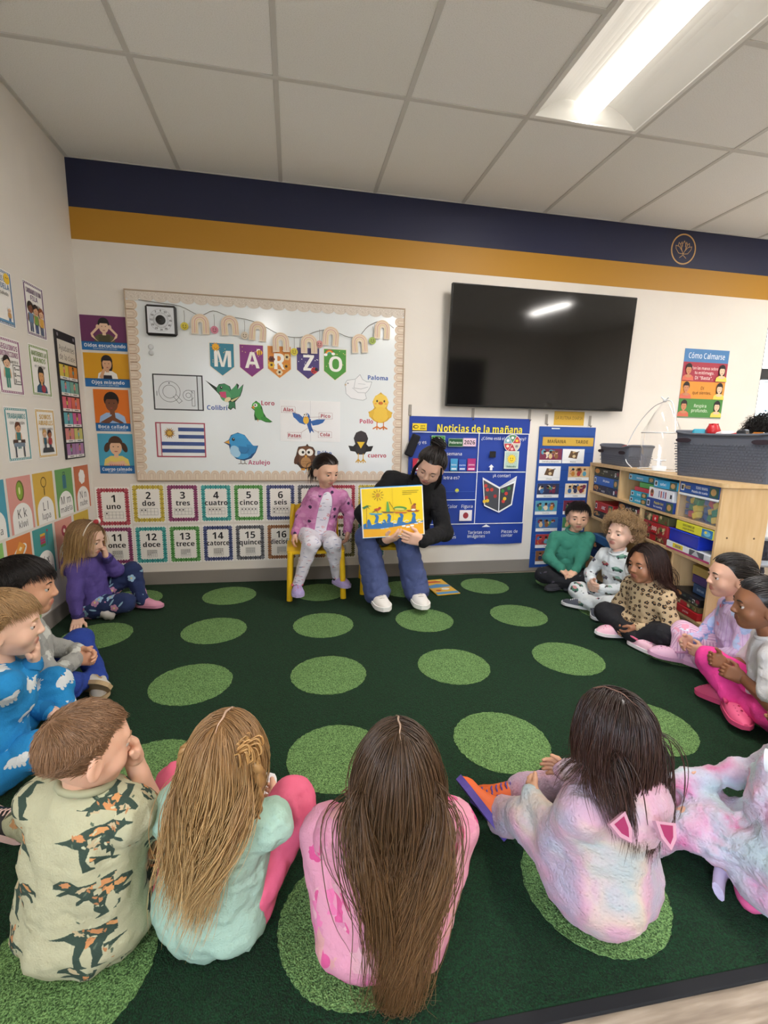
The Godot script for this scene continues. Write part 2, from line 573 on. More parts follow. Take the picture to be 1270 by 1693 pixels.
func kid_figure(b: MB, x: float, y: float, s: float, skin: String, hair: String, top: String, legs: String) -> void:
	b.rect(x - 0.1 * s, y, 0.085 * s, 0.36 * s, legs); b.rect(x + 0.015 * s, y, 0.085 * s, 0.36 * s, legs)
	b.pl([-0.13, 0.3, 0.13, 0.3, 0.15, 0.62, -0.15, 0.62], top, Vector2(x, y), s)
	b.ell(x - 0.17 * s, y + 0.46 * s, 0.035 * s, 0.15 * s, skin, -0.1, 10); b.ell(x + 0.17 * s, y + 0.46 * s, 0.035 * s, 0.15 * s, skin, 0.1, 10)
	b.ell(x, y + 0.82 * s, 0.2 * s, 0.2 * s, hair); b.ell(x, y + 0.78 * s, 0.17 * s, 0.17 * s, skin)
	b.pl([-0.18, 0.8, -0.12, 0.99, 0.12, 0.99, 0.18, 0.8, 0.05, 0.9], hair, Vector2(x, y), s)
	for e in [-1, 1]: b.ell(x + e * 0.06 * s, y + 0.77 * s, 0.016 * s, 0.022 * s, "2a1c18", 0, 8)
	b.ring(x, y + 0.74 * s, 0.055 * s, 0.07 * s, PI, TAU, "8a3a3a", 6)

func scallop_frame(b: MB, w: float, h: float, m: float, t: float, col: String, col2: String) -> void:
	b.frame(m, m, w - 2 * m, h - 2 * m, t, col)
	var z := b.zz
	var r := t * 0.42
	for side in 2:
		for e in 2:
			var d := m + (0.0 if e == 0 else t)
			var n := int((w - 2 * m) / (r * 2.3))
			for i in n:
				var f := m + (i + 0.5) * (w - 2 * m) / n
				b.zz = z
				b.ell(f, d if side == 0 else h - d, r, r, col if i % 2 else col2, 0, 7)
			n = int((h - 2 * m) / (r * 2.3))
			for i in n:
				var f := m + (i + 0.5) * (h - 2 * m) / n
				b.zz = z
				b.ell(d if side == 0 else w - d, f, r, r, col if i % 2 else col2, 0, 7)

func number_card(num: int, word: String, x: float, y: float, col: String, col2: String) -> void:
	var w := 0.212
	var h := 0.268
	var a := sheet("number_card", "%s-bordered number card reading %d %s" % [{"a3394a": "crimson", "b9a23a": "yellow", "7c3560": "plum", "2f8f8f": "teal", "46883f": "green", "37406e": "navy", "4f5157": "grey", "8a5a38": "brown", "63603c": "olive"}[col], num, word], "number card", x - w / 2, y - h / 2, w, h, "f3f0ea", "number cards below the whiteboard")
	var b: MB = a[1]
	scallop_frame(b, w, h, 0.014, 0.016, col, col2)
	text(b, str(num), w / 2, 0.19, 0.068, "1c1c1e", true)
	text(b, word, w / 2, 0.137, 0.05, "1c1c1e", true, 0, w - 0.062)
	var cell := 0.0225 if num <= 10 else 0.0125
	var rows := 2 if num <= 10 else 4
	var x0 := w / 2 - cell * 2.5
	var y0 := 0.056 if num <= 10 else 0.048
	for i in 6: b.rect(x0 + i * cell - 0.0006, y0, 0.0012, cell * rows, "55555a"); b.zz -= 0.00012
	for i in rows + 1: b.rect(x0, y0 + i * cell - 0.0006, cell * 5, 0.0012); b.zz -= 0.00012
	b.zz += 0.00012
	for i in num:
		b.ell(x0 + (i % 5 + 0.5) * cell, y0 + (rows - 0.5 - i / 5) * cell, cell * 0.24, cell * 0.24, "222226", 0, 8)
		b.zz -= 0.00012
	finish(a)

func build_whiteboard() -> void:
	var bx0 := 0.284
	var by0 := 0.742
	var bw := 1.782
	var bh := 1.182
	var o := thing("whiteboard", "large whiteboard edged with rainbow scallops and bird pictures", "whiteboard", Vector3(bx0, by0, 0.001))
	part("panel", MB.new().bx(0, 0, 0, bw, bh, 0.014), mt("e9eff1", 0.16), o)
	var fr := MB.new()
	fr.bx(-0.008, -0.008, 0, bw + 0.008, 0, 0.02, 0.002).bx(-0.008, bh, 0, bw + 0.008, bh + 0.008, 0.02, 0.002).bx(-0.008, 0, 0, 0, bh, 0.02, 0.002).bx(bw, 0, 0, bw + 0.008, bh, 0.02, 0.002)
	part("frame", fr, mt("b9a48c", 0.5), o)
	# inward-bulging rainbow scallops, one piece each
	var sc := MB.new()
	var half := 0.0285
	var pts := PackedVector2Array([Vector2(-half, 0), Vector2(half, 0)])
	for i in 11:
		var q := PI * i / 10
		pts.append(Vector2(cos(q) * half, 0.036 + sin(q) * half))
	sc.paint("ece0cf").prism(pts, 0.001)
	sc.zz = 0.0011
	for k in 4:
		var r: float = [0.0255, 0.0185, 0.012, 0.006][k]
		var cc: String = ["bd9270", "cfae90", "b38c6c", "d6bca2"][k]
		sc.ring(0, 0.034, r - 0.0022, r, 0, PI, cc, 10)
		for e in [-1, 1]: sc.rect(e * (r - 0.0011) - 0.0011, 0.002, 0.0022, 0.032, cc); sc.zz -= 0.00012
	var sm := sc.done(vmat(0.6))
	var ny := 20
	for i in ny:
		for s in 2:
			var p := part("border_scallop", sm, null, o)
			p.position = Vector3(0.0 if s == 0 else bw, 0.062 + (i + 0.5) * (bh - 0.12) / ny, 0.0145)
			p.rotation.z = -PI / 2 if s == 0 else PI / 2
	for i in 31:
		var p := part("border_scallop", sm, null, o)
		p.position = Vector3((i + 0.5) * bw / 31, 0.0, 0.0155)
	var lc := MB.new()
	var lp := PackedVector2Array([Vector2(-0.042, 0.0), Vector2(0.042, 0.0)])
	for i in 11:
		var q := PI * i / 10
		lp.append(Vector2(cos(q) * 0.042, -0.036 - sin(q) * 0.024))
	lc.paint("ddd4c8").prism(lp, 0.001)
	lc.zz = 0.0011
	var rg := RandomNumberGenerator.new()
	rg.seed = 5
	for i in 46:
		lc.ell(rg.randf_range(-0.038, 0.038), rg.randf_range(-0.046, -0.003), 0.0024, 0.0016, "b9ac9c" if i % 3 else "f3eee6", 0, 6)
		lc.zz -= 0.00012
	var lm := lc.done(vmat(0.6))
	for i in 22:
		var p := part("lace_scallop", lm, null, o)
		p.position = Vector3((i + 0.5) * bw / 22, bh, 0.0148 + 0.0006 * (i % 2))
	# words written with markers
	var wr := MB.new()
	wr.zz = 0.0143
	for w in [["Colibrí", 0.805, 1.224, "2a57a6"], ["Loro", 1.133, 1.264, "b23a55"], ["Azulejo", 1.066, 0.862, "b23a68"], ["Búho", 1.516, 0.93, "2a57a6"], ["cuervo", 1.893, 0.918, "b8334a"], ["Pollo", 1.812, 1.158, "c03a5c"], ["Paloma", 1.889, 1.46, "2a57a6"]]:
		text(wr, w[0], w[1] - bx0, w[2] - by0, 0.042, w[3], true)
	part("marker_writing", wr, vmat(0.4), o)

func cutout(called: String, label: String, category: String, x: float, y: float, group := "bird cut-outs on the whiteboard") -> Array:
	var o := thing(called, label, category, Vector3(x, y, 0.0152), 0.0, group)
	var b := MB.new()
	b.zz = 0.0006
	return [o, b]

func silhouette(b: MB, a: Array, s: String, grow := 1.0) -> void:
	var p := PackedVector2Array()
	for i in range(0, a.size(), 2): p.append(Vector2(a[i], a[i + 1]) * grow)
	b.paint(s).prism(p, 0.0006)

func build_board_things() -> void:
	var K := "262322"
	# timer
	var o := thing("visual_timer", "square black-rimmed dial timer on the whiteboard corner", "timer", Vector3(0.49, 1.752, 0.0152))
	part("case", MB.new().box(Vector3(0.185, 0.185, 0.03), T(0, 0, 0.0155), 0.012), mt("1d1e22", 0.4), o)
	var b := MB.new()
	b.zz = 0.0307
	b.rect(-0.078, -0.078, 0.156, 0.156, "dfe4ea").ring(0, 0, 0.066, 0.0675, 0, TAU * 0.999, "9aa0a8", 32)
	for i in 12:
		var q := TAU * i / 12
		text(b, str((60 - i * 5) % 60), sin(q) * 0.057, cos(q) * 0.057, 0.016, "30333a", true)
	for i in 60:
		var q := TAU * i / 60
		b.line([sin(q) * 0.041, cos(q) * 0.041, sin(q) * 0.046, cos(q) * 0.046], 0.0012, "55585f"); b.zz -= 0.00012
	part("dial", b, vmat(0.3), o)
	part("knob", MB.new().lathe([Vector2(0.028, 0), Vector2(0.028, 0.012), Vector2(0.024, 0.016), Vector2(0.001, 0.016)], 24, T(0, 0, 0.031, Basis(Vector3.RIGHT, PI / 2))), mt("141416", 0.35), o)
	# pennants M A R Z O
	var pc := [["M", "3c8aa3", 0.846, "teal pennant with white letter M and a sun"], ["A", "8a3a86", 1.034, "purple pennant with white letter A and a bee"], ["R", "dd8c3a", 1.214, "orange pennant with white letter R and flowers"], ["Z", "4c3f7c", 1.405, "dark violet pennant with white letter Z and a ladybird"], ["O", "4f9a3c", 1.588, "green pennant with white letter O and a rainbow"]]
	for k in 5:
		var a := cutout("letter_pennant", pc[k][3], "pennant", pc[k][2], 1.54, "letter pennants spelling MARZO")
		b = a[1]
		silhouette(b, [-0.079, 0.1, 0.079, 0.1, 0.079, -0.05, 0, -0.112, -0.079, -0.05], "e9e2d2")
		b.pl([-0.075, 0.096, 0.075, 0.096, 0.075, -0.048, 0, -0.107, -0.075, -0.048], pc[k][1])
		var rg := RandomNumberGenerator.new()
		rg.seed = k
		for i in 14:
			b.ell(rg.randf_range(-0.068, 0.068), rg.randf_range(-0.04, 0.088), 0.003, 0.003, "ffffff" if k == 2 or k == 3 else "f2d98a", 0, 6); b.zz -= 0.00012
		b.zz += 0.00012
		text(b, pc[k][0], 0.004, 0.0, 0.145, "fbfaf5", true)
		match k:
			0:
				for i in 10:
					var ra := TAU * i / 10
					b.pl([cos(ra - 0.25) * 0.018, sin(ra - 0.25) * 0.018, cos(ra) * 0.032, sin(ra) * 0.032, cos(ra + 0.25) * 0.018, sin(ra + 0.25) * 0.018], "e9962a", Vector2(-0.038, 0.072)); b.zz -= 0.00012
				b.zz += 0.00012
				b.ell(-0.038, 0.072, 0.021, 0.021, "f4b62c"); b.ring(-0.038, 0.07, 0.009, 0.011, PI, TAU, "7a4a14")
			1:
				b.ell(0.045, 0.062, 0.014, 0.01, "ffffff", 0.5); b.ell(0.052, 0.05, 0.019, 0.017, "f2b53a"); b.line([0.047, 0.064, 0.047, 0.036], 0.004, K); b.line([0.057, 0.064, 0.057, 0.036], 0.004, K)
			2:
				for f in [[-0.05, 0.012, "7a3a2a"], [-0.052, -0.025, "f0c23a"], [0.05, 0.03, "f3d9a0"], [0.045, -0.03, "e8a23a"], [0.0, -0.07, "f6e2b8"]]:
					for i in 6: b.ell(f[0] + cos(TAU * i / 6) * 0.013, f[1] + sin(TAU * i / 6) * 0.013, 0.009, 0.009, f[2], 0, 8); b.zz -= 0.00012
					b.zz += 0.00012
					b.ell(f[0], f[1], 0.008, 0.008, "3b2418", 0, 8)
			3:
				b.ell(0.04, -0.05, 0.021, 0.021, "c8323c"); b.ell(0.055, -0.042, 0.011, 0.011, K); b.line([0.028, -0.066, 0.05, -0.034], 0.002, K)
				for f in [[0.034, -0.042], [0.043, -0.06], [0.03, -0.055]]: b.ell(f[0], f[1], 0.004, 0.004, K, 0, 8)
			4:
				for i in 4: b.ring(-0.038, 0.062, 0.026 - i * 0.005, 0.031 - i * 0.005, 0.2, PI + 0.2, ["c23b4a", "e8952e", "f0d03a", "4aa3d0"][i])
				b.ell(-0.064, 0.058, 0.012, 0.009, "ffffff"); b.ell(-0.012, 0.066, 0.012, 0.009, "ffffff")
		finish(a, 0.5)
	# letter Qq tracing sheet in a black frame; flag sheet in a red frame
	var a := sheet("tracing_sheet", "black-edged sleeve with outlined tracing letters Q q", "sheet", 0.411, 1.2, 0.308, 0.228, "23262b", "", false, 0.3, 0.0152)
	b = a[1]
	b.rect(0.008, 0.008, 0.262, 0.212, "dfe4e8").rect(0.276, 0.008, 0.024, 0.212, "d4dade")
	b.ring(0.1, 0.118, 0.064, 0.0665, 0, TAU * 0.999, "4a4f55", 28); b.ring(0.1, 0.118, 0.04, 0.0425, 0, TAU * 0.999, "4a4f55", 24)
	b.line([0.12, 0.09, 0.155, 0.045, 0.175, 0.06, 0.14, 0.1], 0.0025, "4a4f55")
	b.ring(0.215, 0.098, 0.032, 0.0345, 0.4, TAU - 0.4, "4a4f55", 20); b.ring(0.215, 0.098, 0.014, 0.0165, 0, TAU * 0.999, "4a4f55", 16)
	b.line([0.236, 0.128, 0.254, 0.128, 0.254, 0.03, 0.236, 0.03, 0.236, 0.128], 0.0025, "4a4f55")
	b.ell(0.1, 0.172, 0.004, 0.004, "30343a"); b.rect(0.02, 0.09, 0.004, 0.03, "7a8088")
	finish(a, 0.25)
	a = sheet("flag_sheet", "red-edged sleeve with a striped flag and golden sun", "sheet", 0.411, 0.893, 0.31, 0.228, "a83a52", "", false, 0.3, 0.0152)
	b = a[1]
	b.rect(0.008, 0.008, 0.02, 0.212, "e9dfe2").rect(0.034, 0.008, 0.268, 0.212, "eef0f2")
	for i in 4: b.rect(0.034 if i < 2 else 0.14, 0.03 + i * 0.047, 0.268 if i < 2 else 0.162, 0.0245, "2c4a8c"); b.zz -= 0.00012
	b.zz += 0.00012
	for i in 16:
		var q := TAU * i / 16
		var d := Vector2(cos(q), sin(q))
		var e := Vector2(-d.y, d.x) * 0.006
		var m := Vector2(0.085, 0.158)
		var r := 0.04 if i % 2 else 0.036
		b.flat(PackedVector2Array([m + d * 0.014 - e, m + d * r, m + d * 0.014 + e]), "b98a34" if i % 2 else "8a5f22"); b.zz -= 0.00012
	b.zz += 0.00012
	b.ell(0.085, 0.158, 0.018, 0.018, "d9ad4a").ring(0.085, 0.158, 0.016, 0.018, 0, TAU * 0.999, "7a5520")
	finish(a, 0.25)
	# labelled bird diagram
	a = sheet("bird_diagram", "white two-page diagram of a blue flying bird with labels", "sheet", 1.213, 1.01, 0.412, 0.278, "f2f3f4", "", false, 0.5, 0.0152)
	b = a[1]
	b.rect(0.205, 0, 0.002, 0.278, "d3d5d8")
	var at := Vector2(0.19, 0.135)
	b.pl([-0.012, 0.01, -0.06, 0.05, -0.108, 0.062, -0.1, 0.03, -0.085, 0.018, -0.06, -0.008, -0.02, -0.02], "2c67b3", at); b.pl([0.015, 0.005, 0.06, 0.018, 0.118, 0.02, 0.1, -0.005, 0.07, -0.018, 0.03, -0.025], "2c67b3", at)
	b.pl([-0.02, 0.02, 0.018, 0.02, 0.022, -0.03, 0.04, -0.075, 0.022, -0.06, 0.012, -0.08, -0.002, -0.04], "2456a0", at)
	b.ell(at.x - 0.012, at.y + 0.03, 0.024, 0.03, "2c67b3").ell(at.x - 0.015, at.y + 0.012, 0.02, 0.027, "e9b93c").ell(at.x - 0.018, at.y + 0.045, 0.016, 0.013, "f0efe6")
	for e in [-1, 1]: b.ell(at.x - 0.018 + e * 0.007, at.y + 0.048, 0.004, 0.005, K, 0, 8)
	b.pl([-0.026, 0.036, -0.008, 0.036, -0.018, 0.024], "d98a2a", at)
	b.line([at.x, at.y + 0.03, 0.28, 0.17], 0.0016, "8a4a3a"); b.line([at.x, at.y - 0.04, 0.14, 0.06], 0.0016, "8a4a3a"); b.line([at.x + 0.03, at.y - 0.05, 0.265, 0.062], 0.0016, "8a4a3a"); b.line([at.x - 0.05, at.y + 0.03, 0.09, 0.205], 0.0016, "8a4a3a")
	for w in [["Alas", 0.055, 0.215], ["Pico", 0.31, 0.178], ["Patas", 0.095, 0.04], ["Cola", 0.305, 0.05]]:
		text(b, w[0], w[1], w[2], 0.034, "b03346", true)
		for i in 9:
			b.rect(w[1] - 0.046 + i * 0.0105, w[2] - 0.021, 0.007, 0.0016, "8f3a48"); b.zz -= 0.00012
			b.rect(w[1] - 0.046 + i * 0.0105, w[2] + 0.02, 0.007, 0.0016, "8f3a48"); b.zz -= 0.00012
		for i in 4:
			b.rect(w[1] - 0.047, w[2] - 0.02 + i * 0.0105, 0.0016, 0.007, "8f3a48"); b.zz -= 0.00012
			b.rect(w[1] + 0.047, w[2] - 0.02 + i * 0.0105, 0.0016, 0.007, "8f3a48"); b.zz -= 0.00012
	finish(a, 0.5)
	# hummingbird
	a = cutout("hummingbird_cutout", "green hummingbird cut-out with long bill and pink throat", "bird cut-out", 0.86, 1.315)
	b = a[1]
	silhouette(b, [-0.126, 0.085, -0.055, 0.04, -0.04, 0.062, -0.005, 0.068, 0.03, 0.05, 0.04, 0.02, 0.075, 0.072, 0.088, 0.06, 0.08, 0.032, 0.117, 0.068, 0.108, 0.025, 0.095, -0.01, 0.06, -0.05, 0.062, -0.1, 0.045, -0.088, 0.03, -0.104, 0.012, -0.092, 0.022, -0.055, -0.02, -0.035, -0.045, 0.0], "20302a")
	b.pl([0.02, 0.01, 0.074, 0.066, 0.078, 0.03, 0.112, 0.06, 0.102, 0.022, 0.09, -0.01, 0.04, -0.03], "4d9a66"); b.pl([0.03, -0.04, 0.09, -0.012, 0.07, -0.032, 0.04, -0.05], "d9cf9a")
	b.ell(-0.012, 0.028, 0.044, 0.036, "3f8a5c").ell(0.0, -0.012, 0.035, 0.04, "57a873", 0.6).pl([-0.04, 0.012, 0.002, 0.015, 0.006, -0.03, -0.03, -0.02], "d8527e").ell(0.012, -0.036, 0.022, 0.014, "e9ddb0", 0.5)
	b.pl([0.02, -0.05, 0.058, -0.05, 0.058, -0.094, 0.044, -0.082, 0.03, -0.097, 0.018, -0.088], "3a7d55"); b.ell(-0.026, 0.04, 0.008, 0.009, "1b1b1b"); b.ell(-0.024, 0.043, 0.003, 0.003, "ffffff")
	finish(a, 0.5)
	# green parrot
	a = cutout("parrot_cutout", "small bright green parrot cut-out with orange beak", "bird cut-out", 1.085, 1.2)
	b = a[1]
	silhouette(b, [-0.062, 0.03, -0.045, 0.062, -0.03, 0.078, -0.01, 0.062, 0.008, 0.04, 0.018, 0.0, 0.035, -0.03, 0.076, -0.06, 0.06, -0.066, 0.03, -0.064, 0.0, -0.05, -0.04, -0.052, -0.045, -0.02, -0.04, 0.01], "1f5c2c")
	b.ell(-0.028, 0.042, 0.03, 0.028, "4bab43").ell(-0.01, -0.008, 0.028, 0.044, "43a03d", 0.25).pl([0.0, -0.03, 0.028, -0.025, 0.07, -0.06, 0.03, -0.06, 0.0, -0.048], "3a8f38").ell(-0.034, 0.048, 0.013, 0.012, "f5f5ee").ell(-0.036, 0.048, 0.005, 0.006, K).pl([-0.06, 0.034, -0.044, 0.045, -0.04, 0.02], "e08a2e")
	b.line([-0.02, -0.045, -0.02, -0.058], 0.004, "d98a2a")
	finish(a, 0.5)
	# bluebird
	a = cutout("bluebird_cutout", "round blue songbird cut-out standing in profile", "bird cut-out", 0.945, 0.955)
	b = a[1]
	silhouette(b, [-0.108, 0.04, -0.075, 0.058, -0.06, 0.09, -0.015, 0.108, 0.03, 0.092, 0.06, 0.05, 0.085, 0.02, 0.118, 0.022, 0.1, -0.025, 0.07, -0.065, 0.02, -0.082, -0.03, -0.07, -0.065, -0.035, -0.075, 0.02], "1d4f7d")
	b.ell(-0.012, 0.05, 0.06, 0.053, "3aa0da").ell(0.008, 0.0, 0.075, 0.072, "3a9ad4").pl([0.04, 0.03, 0.112, 0.018, 0.095, -0.024, 0.05, -0.05], "2d86c2").ell(-0.035, -0.02, 0.032, 0.042, "a8d4ee", 0.5)
	b.pl([-0.015, 0.018, 0.07, 0.008, 0.05, -0.035, 0.0, -0.035], "2b7fba").ring(0.02, 0.0, 0.03, 0.033, PI, TAU, "1d5c8f").ell(-0.045, 0.062, 0.01, 0.011, K).ell(-0.043, 0.066, 0.003, 0.003, "ffffff").pl([-0.104, 0.041, -0.072, 0.055, -0.07, 0.03], "e0a23a")
	b.line([0.0, -0.078, 0.0, -0.1, -0.015, -0.104], 0.004, "5a4a3a").line([0.026, -0.078, 0.026, -0.1, 0.012, -0.104], 0.004).line([0.0, -0.1, 0.012, -0.104], 0.004).line([0.026, -0.1, 0.038, -0.104], 0.004)
	finish(a, 0.5)
	# owl
	a = cutout("owl_cutout", "brown owl cut-out with wide white eyes", "bird cut-out", 1.385, 0.895)
	b = a[1]
	silhouette(b, [-0.058, 0.06, -0.05, 0.078, 0.0, 0.085, 0.01, 0.1, 0.02, 0.084, 0.05, 0.076, 0.066, 0.05, 0.062, 0.015, 0.085, -0.02, 0.06, -0.045, 0.04, -0.075, -0.03, -0.08, -0.055, -0.05, -0.084, -0.035, -0.07, 0.01], "3a251a")
	b.ell(0, 0.0, 0.055, 0.07, "6b452b").ell(0, 0.045, 0.058, 0.038, "70492e").ell(0, -0.03, 0.036, 0.038, "b98a58")
	for e in [-1, 1]:
		b.ell(e * 0.026, 0.04, 0.025, 0.025, "f7f4ec").ell(e * 0.02, 0.04, 0.009, 0.01, "161312").ell(e * 0.064, -0.01, 0.016, 0.036, "553420", e * 0.3)
		for i in 3: b.ell(e * 0.02 + (i - 1) * 0.009, -0.08, 0.005, 0.009, "d99a3a", 0, 8)
	b.pl([-0.01, 0.018, 0.01, 0.018, 0.0, 0.0], "e0a03a")
	for i in 6: b.ring((i % 3 - 1) * 0.02, -0.02 - (i / 3) * 0.018, 0.006, 0.008, PI, TAU, "8a5c34", 5)
	finish(a, 0.5)
	# crow
	a = cutout("crow_cutout", "black crow cut-out with spread wings and yellow beak", "bird cut-out", 1.774, 0.978)
	b = a[1]
	silhouette(b, [-0.09, 0.008, -0.055, 0.004, -0.04, 0.02, -0.052, 0.06, -0.035, 0.1, 0.0, 0.114, 0.035, 0.1, 0.052, 0.06, 0.04, 0.02, 0.055, 0.004, 0.09, 0.008, 0.075, -0.03, 0.04, -0.035, 0.025, -0.055, -0.025, -0.055, -0.04, -0.035, -0.075, -0.03], "1c1a1b")
	b.ell(0, 0.062, 0.048, 0.05, "353132").ell(0, -0.01, 0.036, 0.045, "2d2a2b").pl([-0.028, 0.035, 0.028, 0.035, 0.0, -0.012], "e9c02e")
	for e in [-1, 1]: b.line([e * 0.018, -0.05, e * 0.018, -0.088], 0.005, "d6a52c").line([e * 0.018, -0.088, e * 0.018 - 0.016, -0.108], 0.007).line([e * 0.018, -0.088, e * 0.018, -0.112], 0.007).line([e * 0.018, -0.088, e * 0.018 + 0.016, -0.108], 0.007)
	finish(a, 0.5)
	# chick
	a = cutout("chick_cutout", "fluffy yellow chick cut-out with orange feet", "bird cut-out", 1.912, 1.235)
	b = a[1]
	silhouette(b, [-0.088, -0.01, -0.06, 0.0, -0.045, 0.02, -0.058, 0.06, -0.04, 0.1, -0.01, 0.118, 0.0, 0.128, 0.01, 0.118, 0.04, 0.1, 0.058, 0.06, 0.045, 0.02, 0.06, 0.0, 0.088, -0.01, 0.075, -0.045, 0.05, -0.07, 0.02, -0.085, -0.02, -0.085, -0.05, -0.07, -0.075, -0.045], "d9a93a")
	b.ell(0, 0.062, 0.054, 0.053, "f1cd55").ell(0, -0.028, 0.058, 0.055, "efc648").ell(-0.064, -0.022, 0.016, 0.028, "e6b93c", -0.4).ell(0.064, -0.022, 0.016, 0.028, "e6b93c", 0.4)
	for e in [-1, 1]:
		b.ell(e * 0.026, 0.066, 0.006, 0.008, "3a2416").ell(e * 0.036, 0.048, 0.009, 0.006, "f0a84a")
		b.line([e * 0.024, -0.08, e * 0.024, -0.115], 0.006, "d9772e").line([e * 0.024, -0.112, e * 0.024 - 0.026, -0.126], 0.009).line([e * 0.024, -0.112, e * 0.024 + 0.024, -0.126], 0.009).line([e * 0.024, -0.112, e * 0.024, -0.13], 0.009)
	b.ell(0, 0.052, 0.017, 0.011, "d9772e").line([-0.015, 0.052, 0.015, 0.052], 0.002, "a8501e")
	finish(a, 0.5)
	# dove, white paper with drawn outline
	a = cutout("dove_cutout", "white dove cut-out with grey outline, wings folded up", "bird cut-out", 1.75, 1.385)
	b = a[1]
	var dv := [-0.095, 0.02, -0.078, 0.05, -0.05, 0.055, -0.02, 0.06, 0.012, 0.092, 0.03, 0.06, 0.06, 0.045, 0.096, 0.046, 0.085, 0.01, 0.07, -0.015, 0.05, -0.035, 0.06, -0.07, 0.035, -0.082, 0.0, -0.078, -0.05, -0.07, -0.085, -0.04, -0.088, 0.0]
	silhouette(b, dv, "eef0f2")
	b.line(dv + [-0.095, 0.02], 0.0025, "8d949b").line([-0.04, 0.0, 0.0, -0.03, 0.05, -0.03], 0.002).line([-0.02, 0.055, -0.03, 0.0, 0.02, -0.005, 0.07, 0.01], 0.002).line([0.0, 0.03, 0.05, 0.028], 0.0015).ell(-0.072, 0.03, 0.004, 0.004, "555b62").pl([-0.095, 0.022, -0.082, 0.028, -0.086, 0.01], "c9b28a")
	finish(a, 0.5)
	# garland: cord, rainbows, little smiling tags
	var cord := []
	for p in [[0.36, 1.87], [0.47, 1.86], [0.603, 1.848], [0.72, 1.80], [0.802, 1.833], [0.9, 1.805], [0.994, 1.795], [1.09, 1.772], [1.22, 1.712], [1.35, 1.7], [1.463, 1.745], [1.56, 1.758], [1.68, 1.72], [1.756, 1.735], [1.815, 1.8], [1.912, 1.84], [1.993, 1.797]]:
		cord.append(Vector3(p[0], p[1], 0.024))
	tag(part("garland_cord", MB.new().tube(smooth_path(cord, 4), 0.0018, 5), mt("6f6a62", 0.8), self), "thin grey cord strung across the top of the whiteboard", "cord")
	var rb := MB.new()
	var rp := PackedVector2Array()
	for i in 13:
		var q := PI * i / 12
		rp.append(Vector2(cos(q) * 0.055, 0.01 + sin(q) * 0.055))
	rp.append_array(PackedVector2Array([Vector2(-0.055, -0.06), Vector2(-0.012, -0.06), Vector2(-0.012, 0.008), Vector2(0.0, 0.016), Vector2(0.012, 0.008), Vector2(0.012, -0.06), Vector2(0.055, -0.06)]))
	rb.paint("eadbc6").prism(rp, 0.002)
	rb.zz = 0.0022
	for k in 3:
		var r: float = [0.05, 0.037, 0.025][k]
		var cc: String = ["e2c2a4", "d8a79a", "e6cf9f"][k]
		rb.ring(0, 0.01, r - 0.005, r, 0, PI, cc)
		for e in [-1, 1]: rb.rect(e * (r - 0.0025) - 0.0025, -0.052, 0.005, 0.062, cc); rb.zz -= 0.00012
	var rm := rb.done(vmat(0.7))
	var ri := 0
	for p in [[0.721, 1.744], [0.903, 1.747], [1.079, 1.722], [1.226, 1.660], [1.412, 1.659], [1.559, 1.716], [1.756, 1.680], [1.912, 1.780]]:
		var q := part("rainbow_cutout", rm, null, self)
		q.name = numbered("rainbow_cutout")
		q.position = Vector3(p[0], p[1], 0.026)
		q.rotation.z = 0.08 * sin(ri * 2.3)
		tag(q, "cream and peach paper rainbow " + ["beside the dial timer, first on the cord", "above the gap of the M and A pennants", "above the A pennant", "overlapping the R pennant", "overlapping the Z pennant", "above the O pennant", "right of the O pennant", "at the cord end in the board corner"][ri], "paper rainbow", "paper rainbows on the cord")
		ri += 1
	var sc := [["d8c94a", 0.625, 1.728, "yellow smiling tag hanging beside the dial timer"], ["d98aa0", 0.807, 1.716, "pink smiling tag hanging over the M pennant"], ["d9cdbb", 0.995, 1.692, "cream smiling tag hanging over the A pennant"], ["d8c94a", 1.313, 1.605, "yellow smiling tag between the R and Z pennants"], ["dd9a9a", 1.482, 1.663, "pink smiling tag between the Z and O pennants"], ["a9bf62", 1.844, 1.705, "green smiling tag beside the last paper rainbow"]]
	for s in sc:
		var g := thing("smiley_tag", s[3], "paper tag", Vector3(s[1], s[2], 0.026), 0.0, "smiling tags on the cord")
		b = MB.new()
		b.paint(s[0])
		var cp := PackedVector2Array()
		for i in 16: cp.append(Vector2(cos(TAU * i / 16), sin(TAU * i / 16)) * 0.024)
		b.prism(cp, 0.002)
		b.zz = 0.0022
		b.ell(-0.008, 0.005, 0.003, 0.004, "5a4630", 0, 8).ell(0.008, 0.005, 0.003, 0.004, "5a4630", 0, 8).ring(0, -0.002, 0.009, 0.0115, PI, TAU, "5a4630", 8)
		part("face", b, vmat(0.6), g)
		part("thread", MB.new().tube([Vector3(0, 0.023, 0.001), Vector3(0.002, 0.06, 0.0), Vector3(0, 0.095, 0)], 0.0012, 5), mt("6f6a62", 0.8), g)
	# magnets
	for k in 2:
		var mg := part("magnet", MB.new().lathe([Vector2(0.016, 0), Vector2(0.016, 0.006), Vector2(0.012, 0.008), Vector2(0.001, 0.008)], 14, T(0, 0, 0, Basis(Vector3.RIGHT, PI / 2))), mt("cfd3d6", 0.3), self)
		mg.name = numbered("magnet")
		mg.position = Vector3(0.415, 1.592 - k * 0.036, 0.0152)
		tag(mg, "small round silver magnet, the %s of two below the dial timer" % ["upper", "lower"][k], "magnet", "silver magnets on the whiteboard")

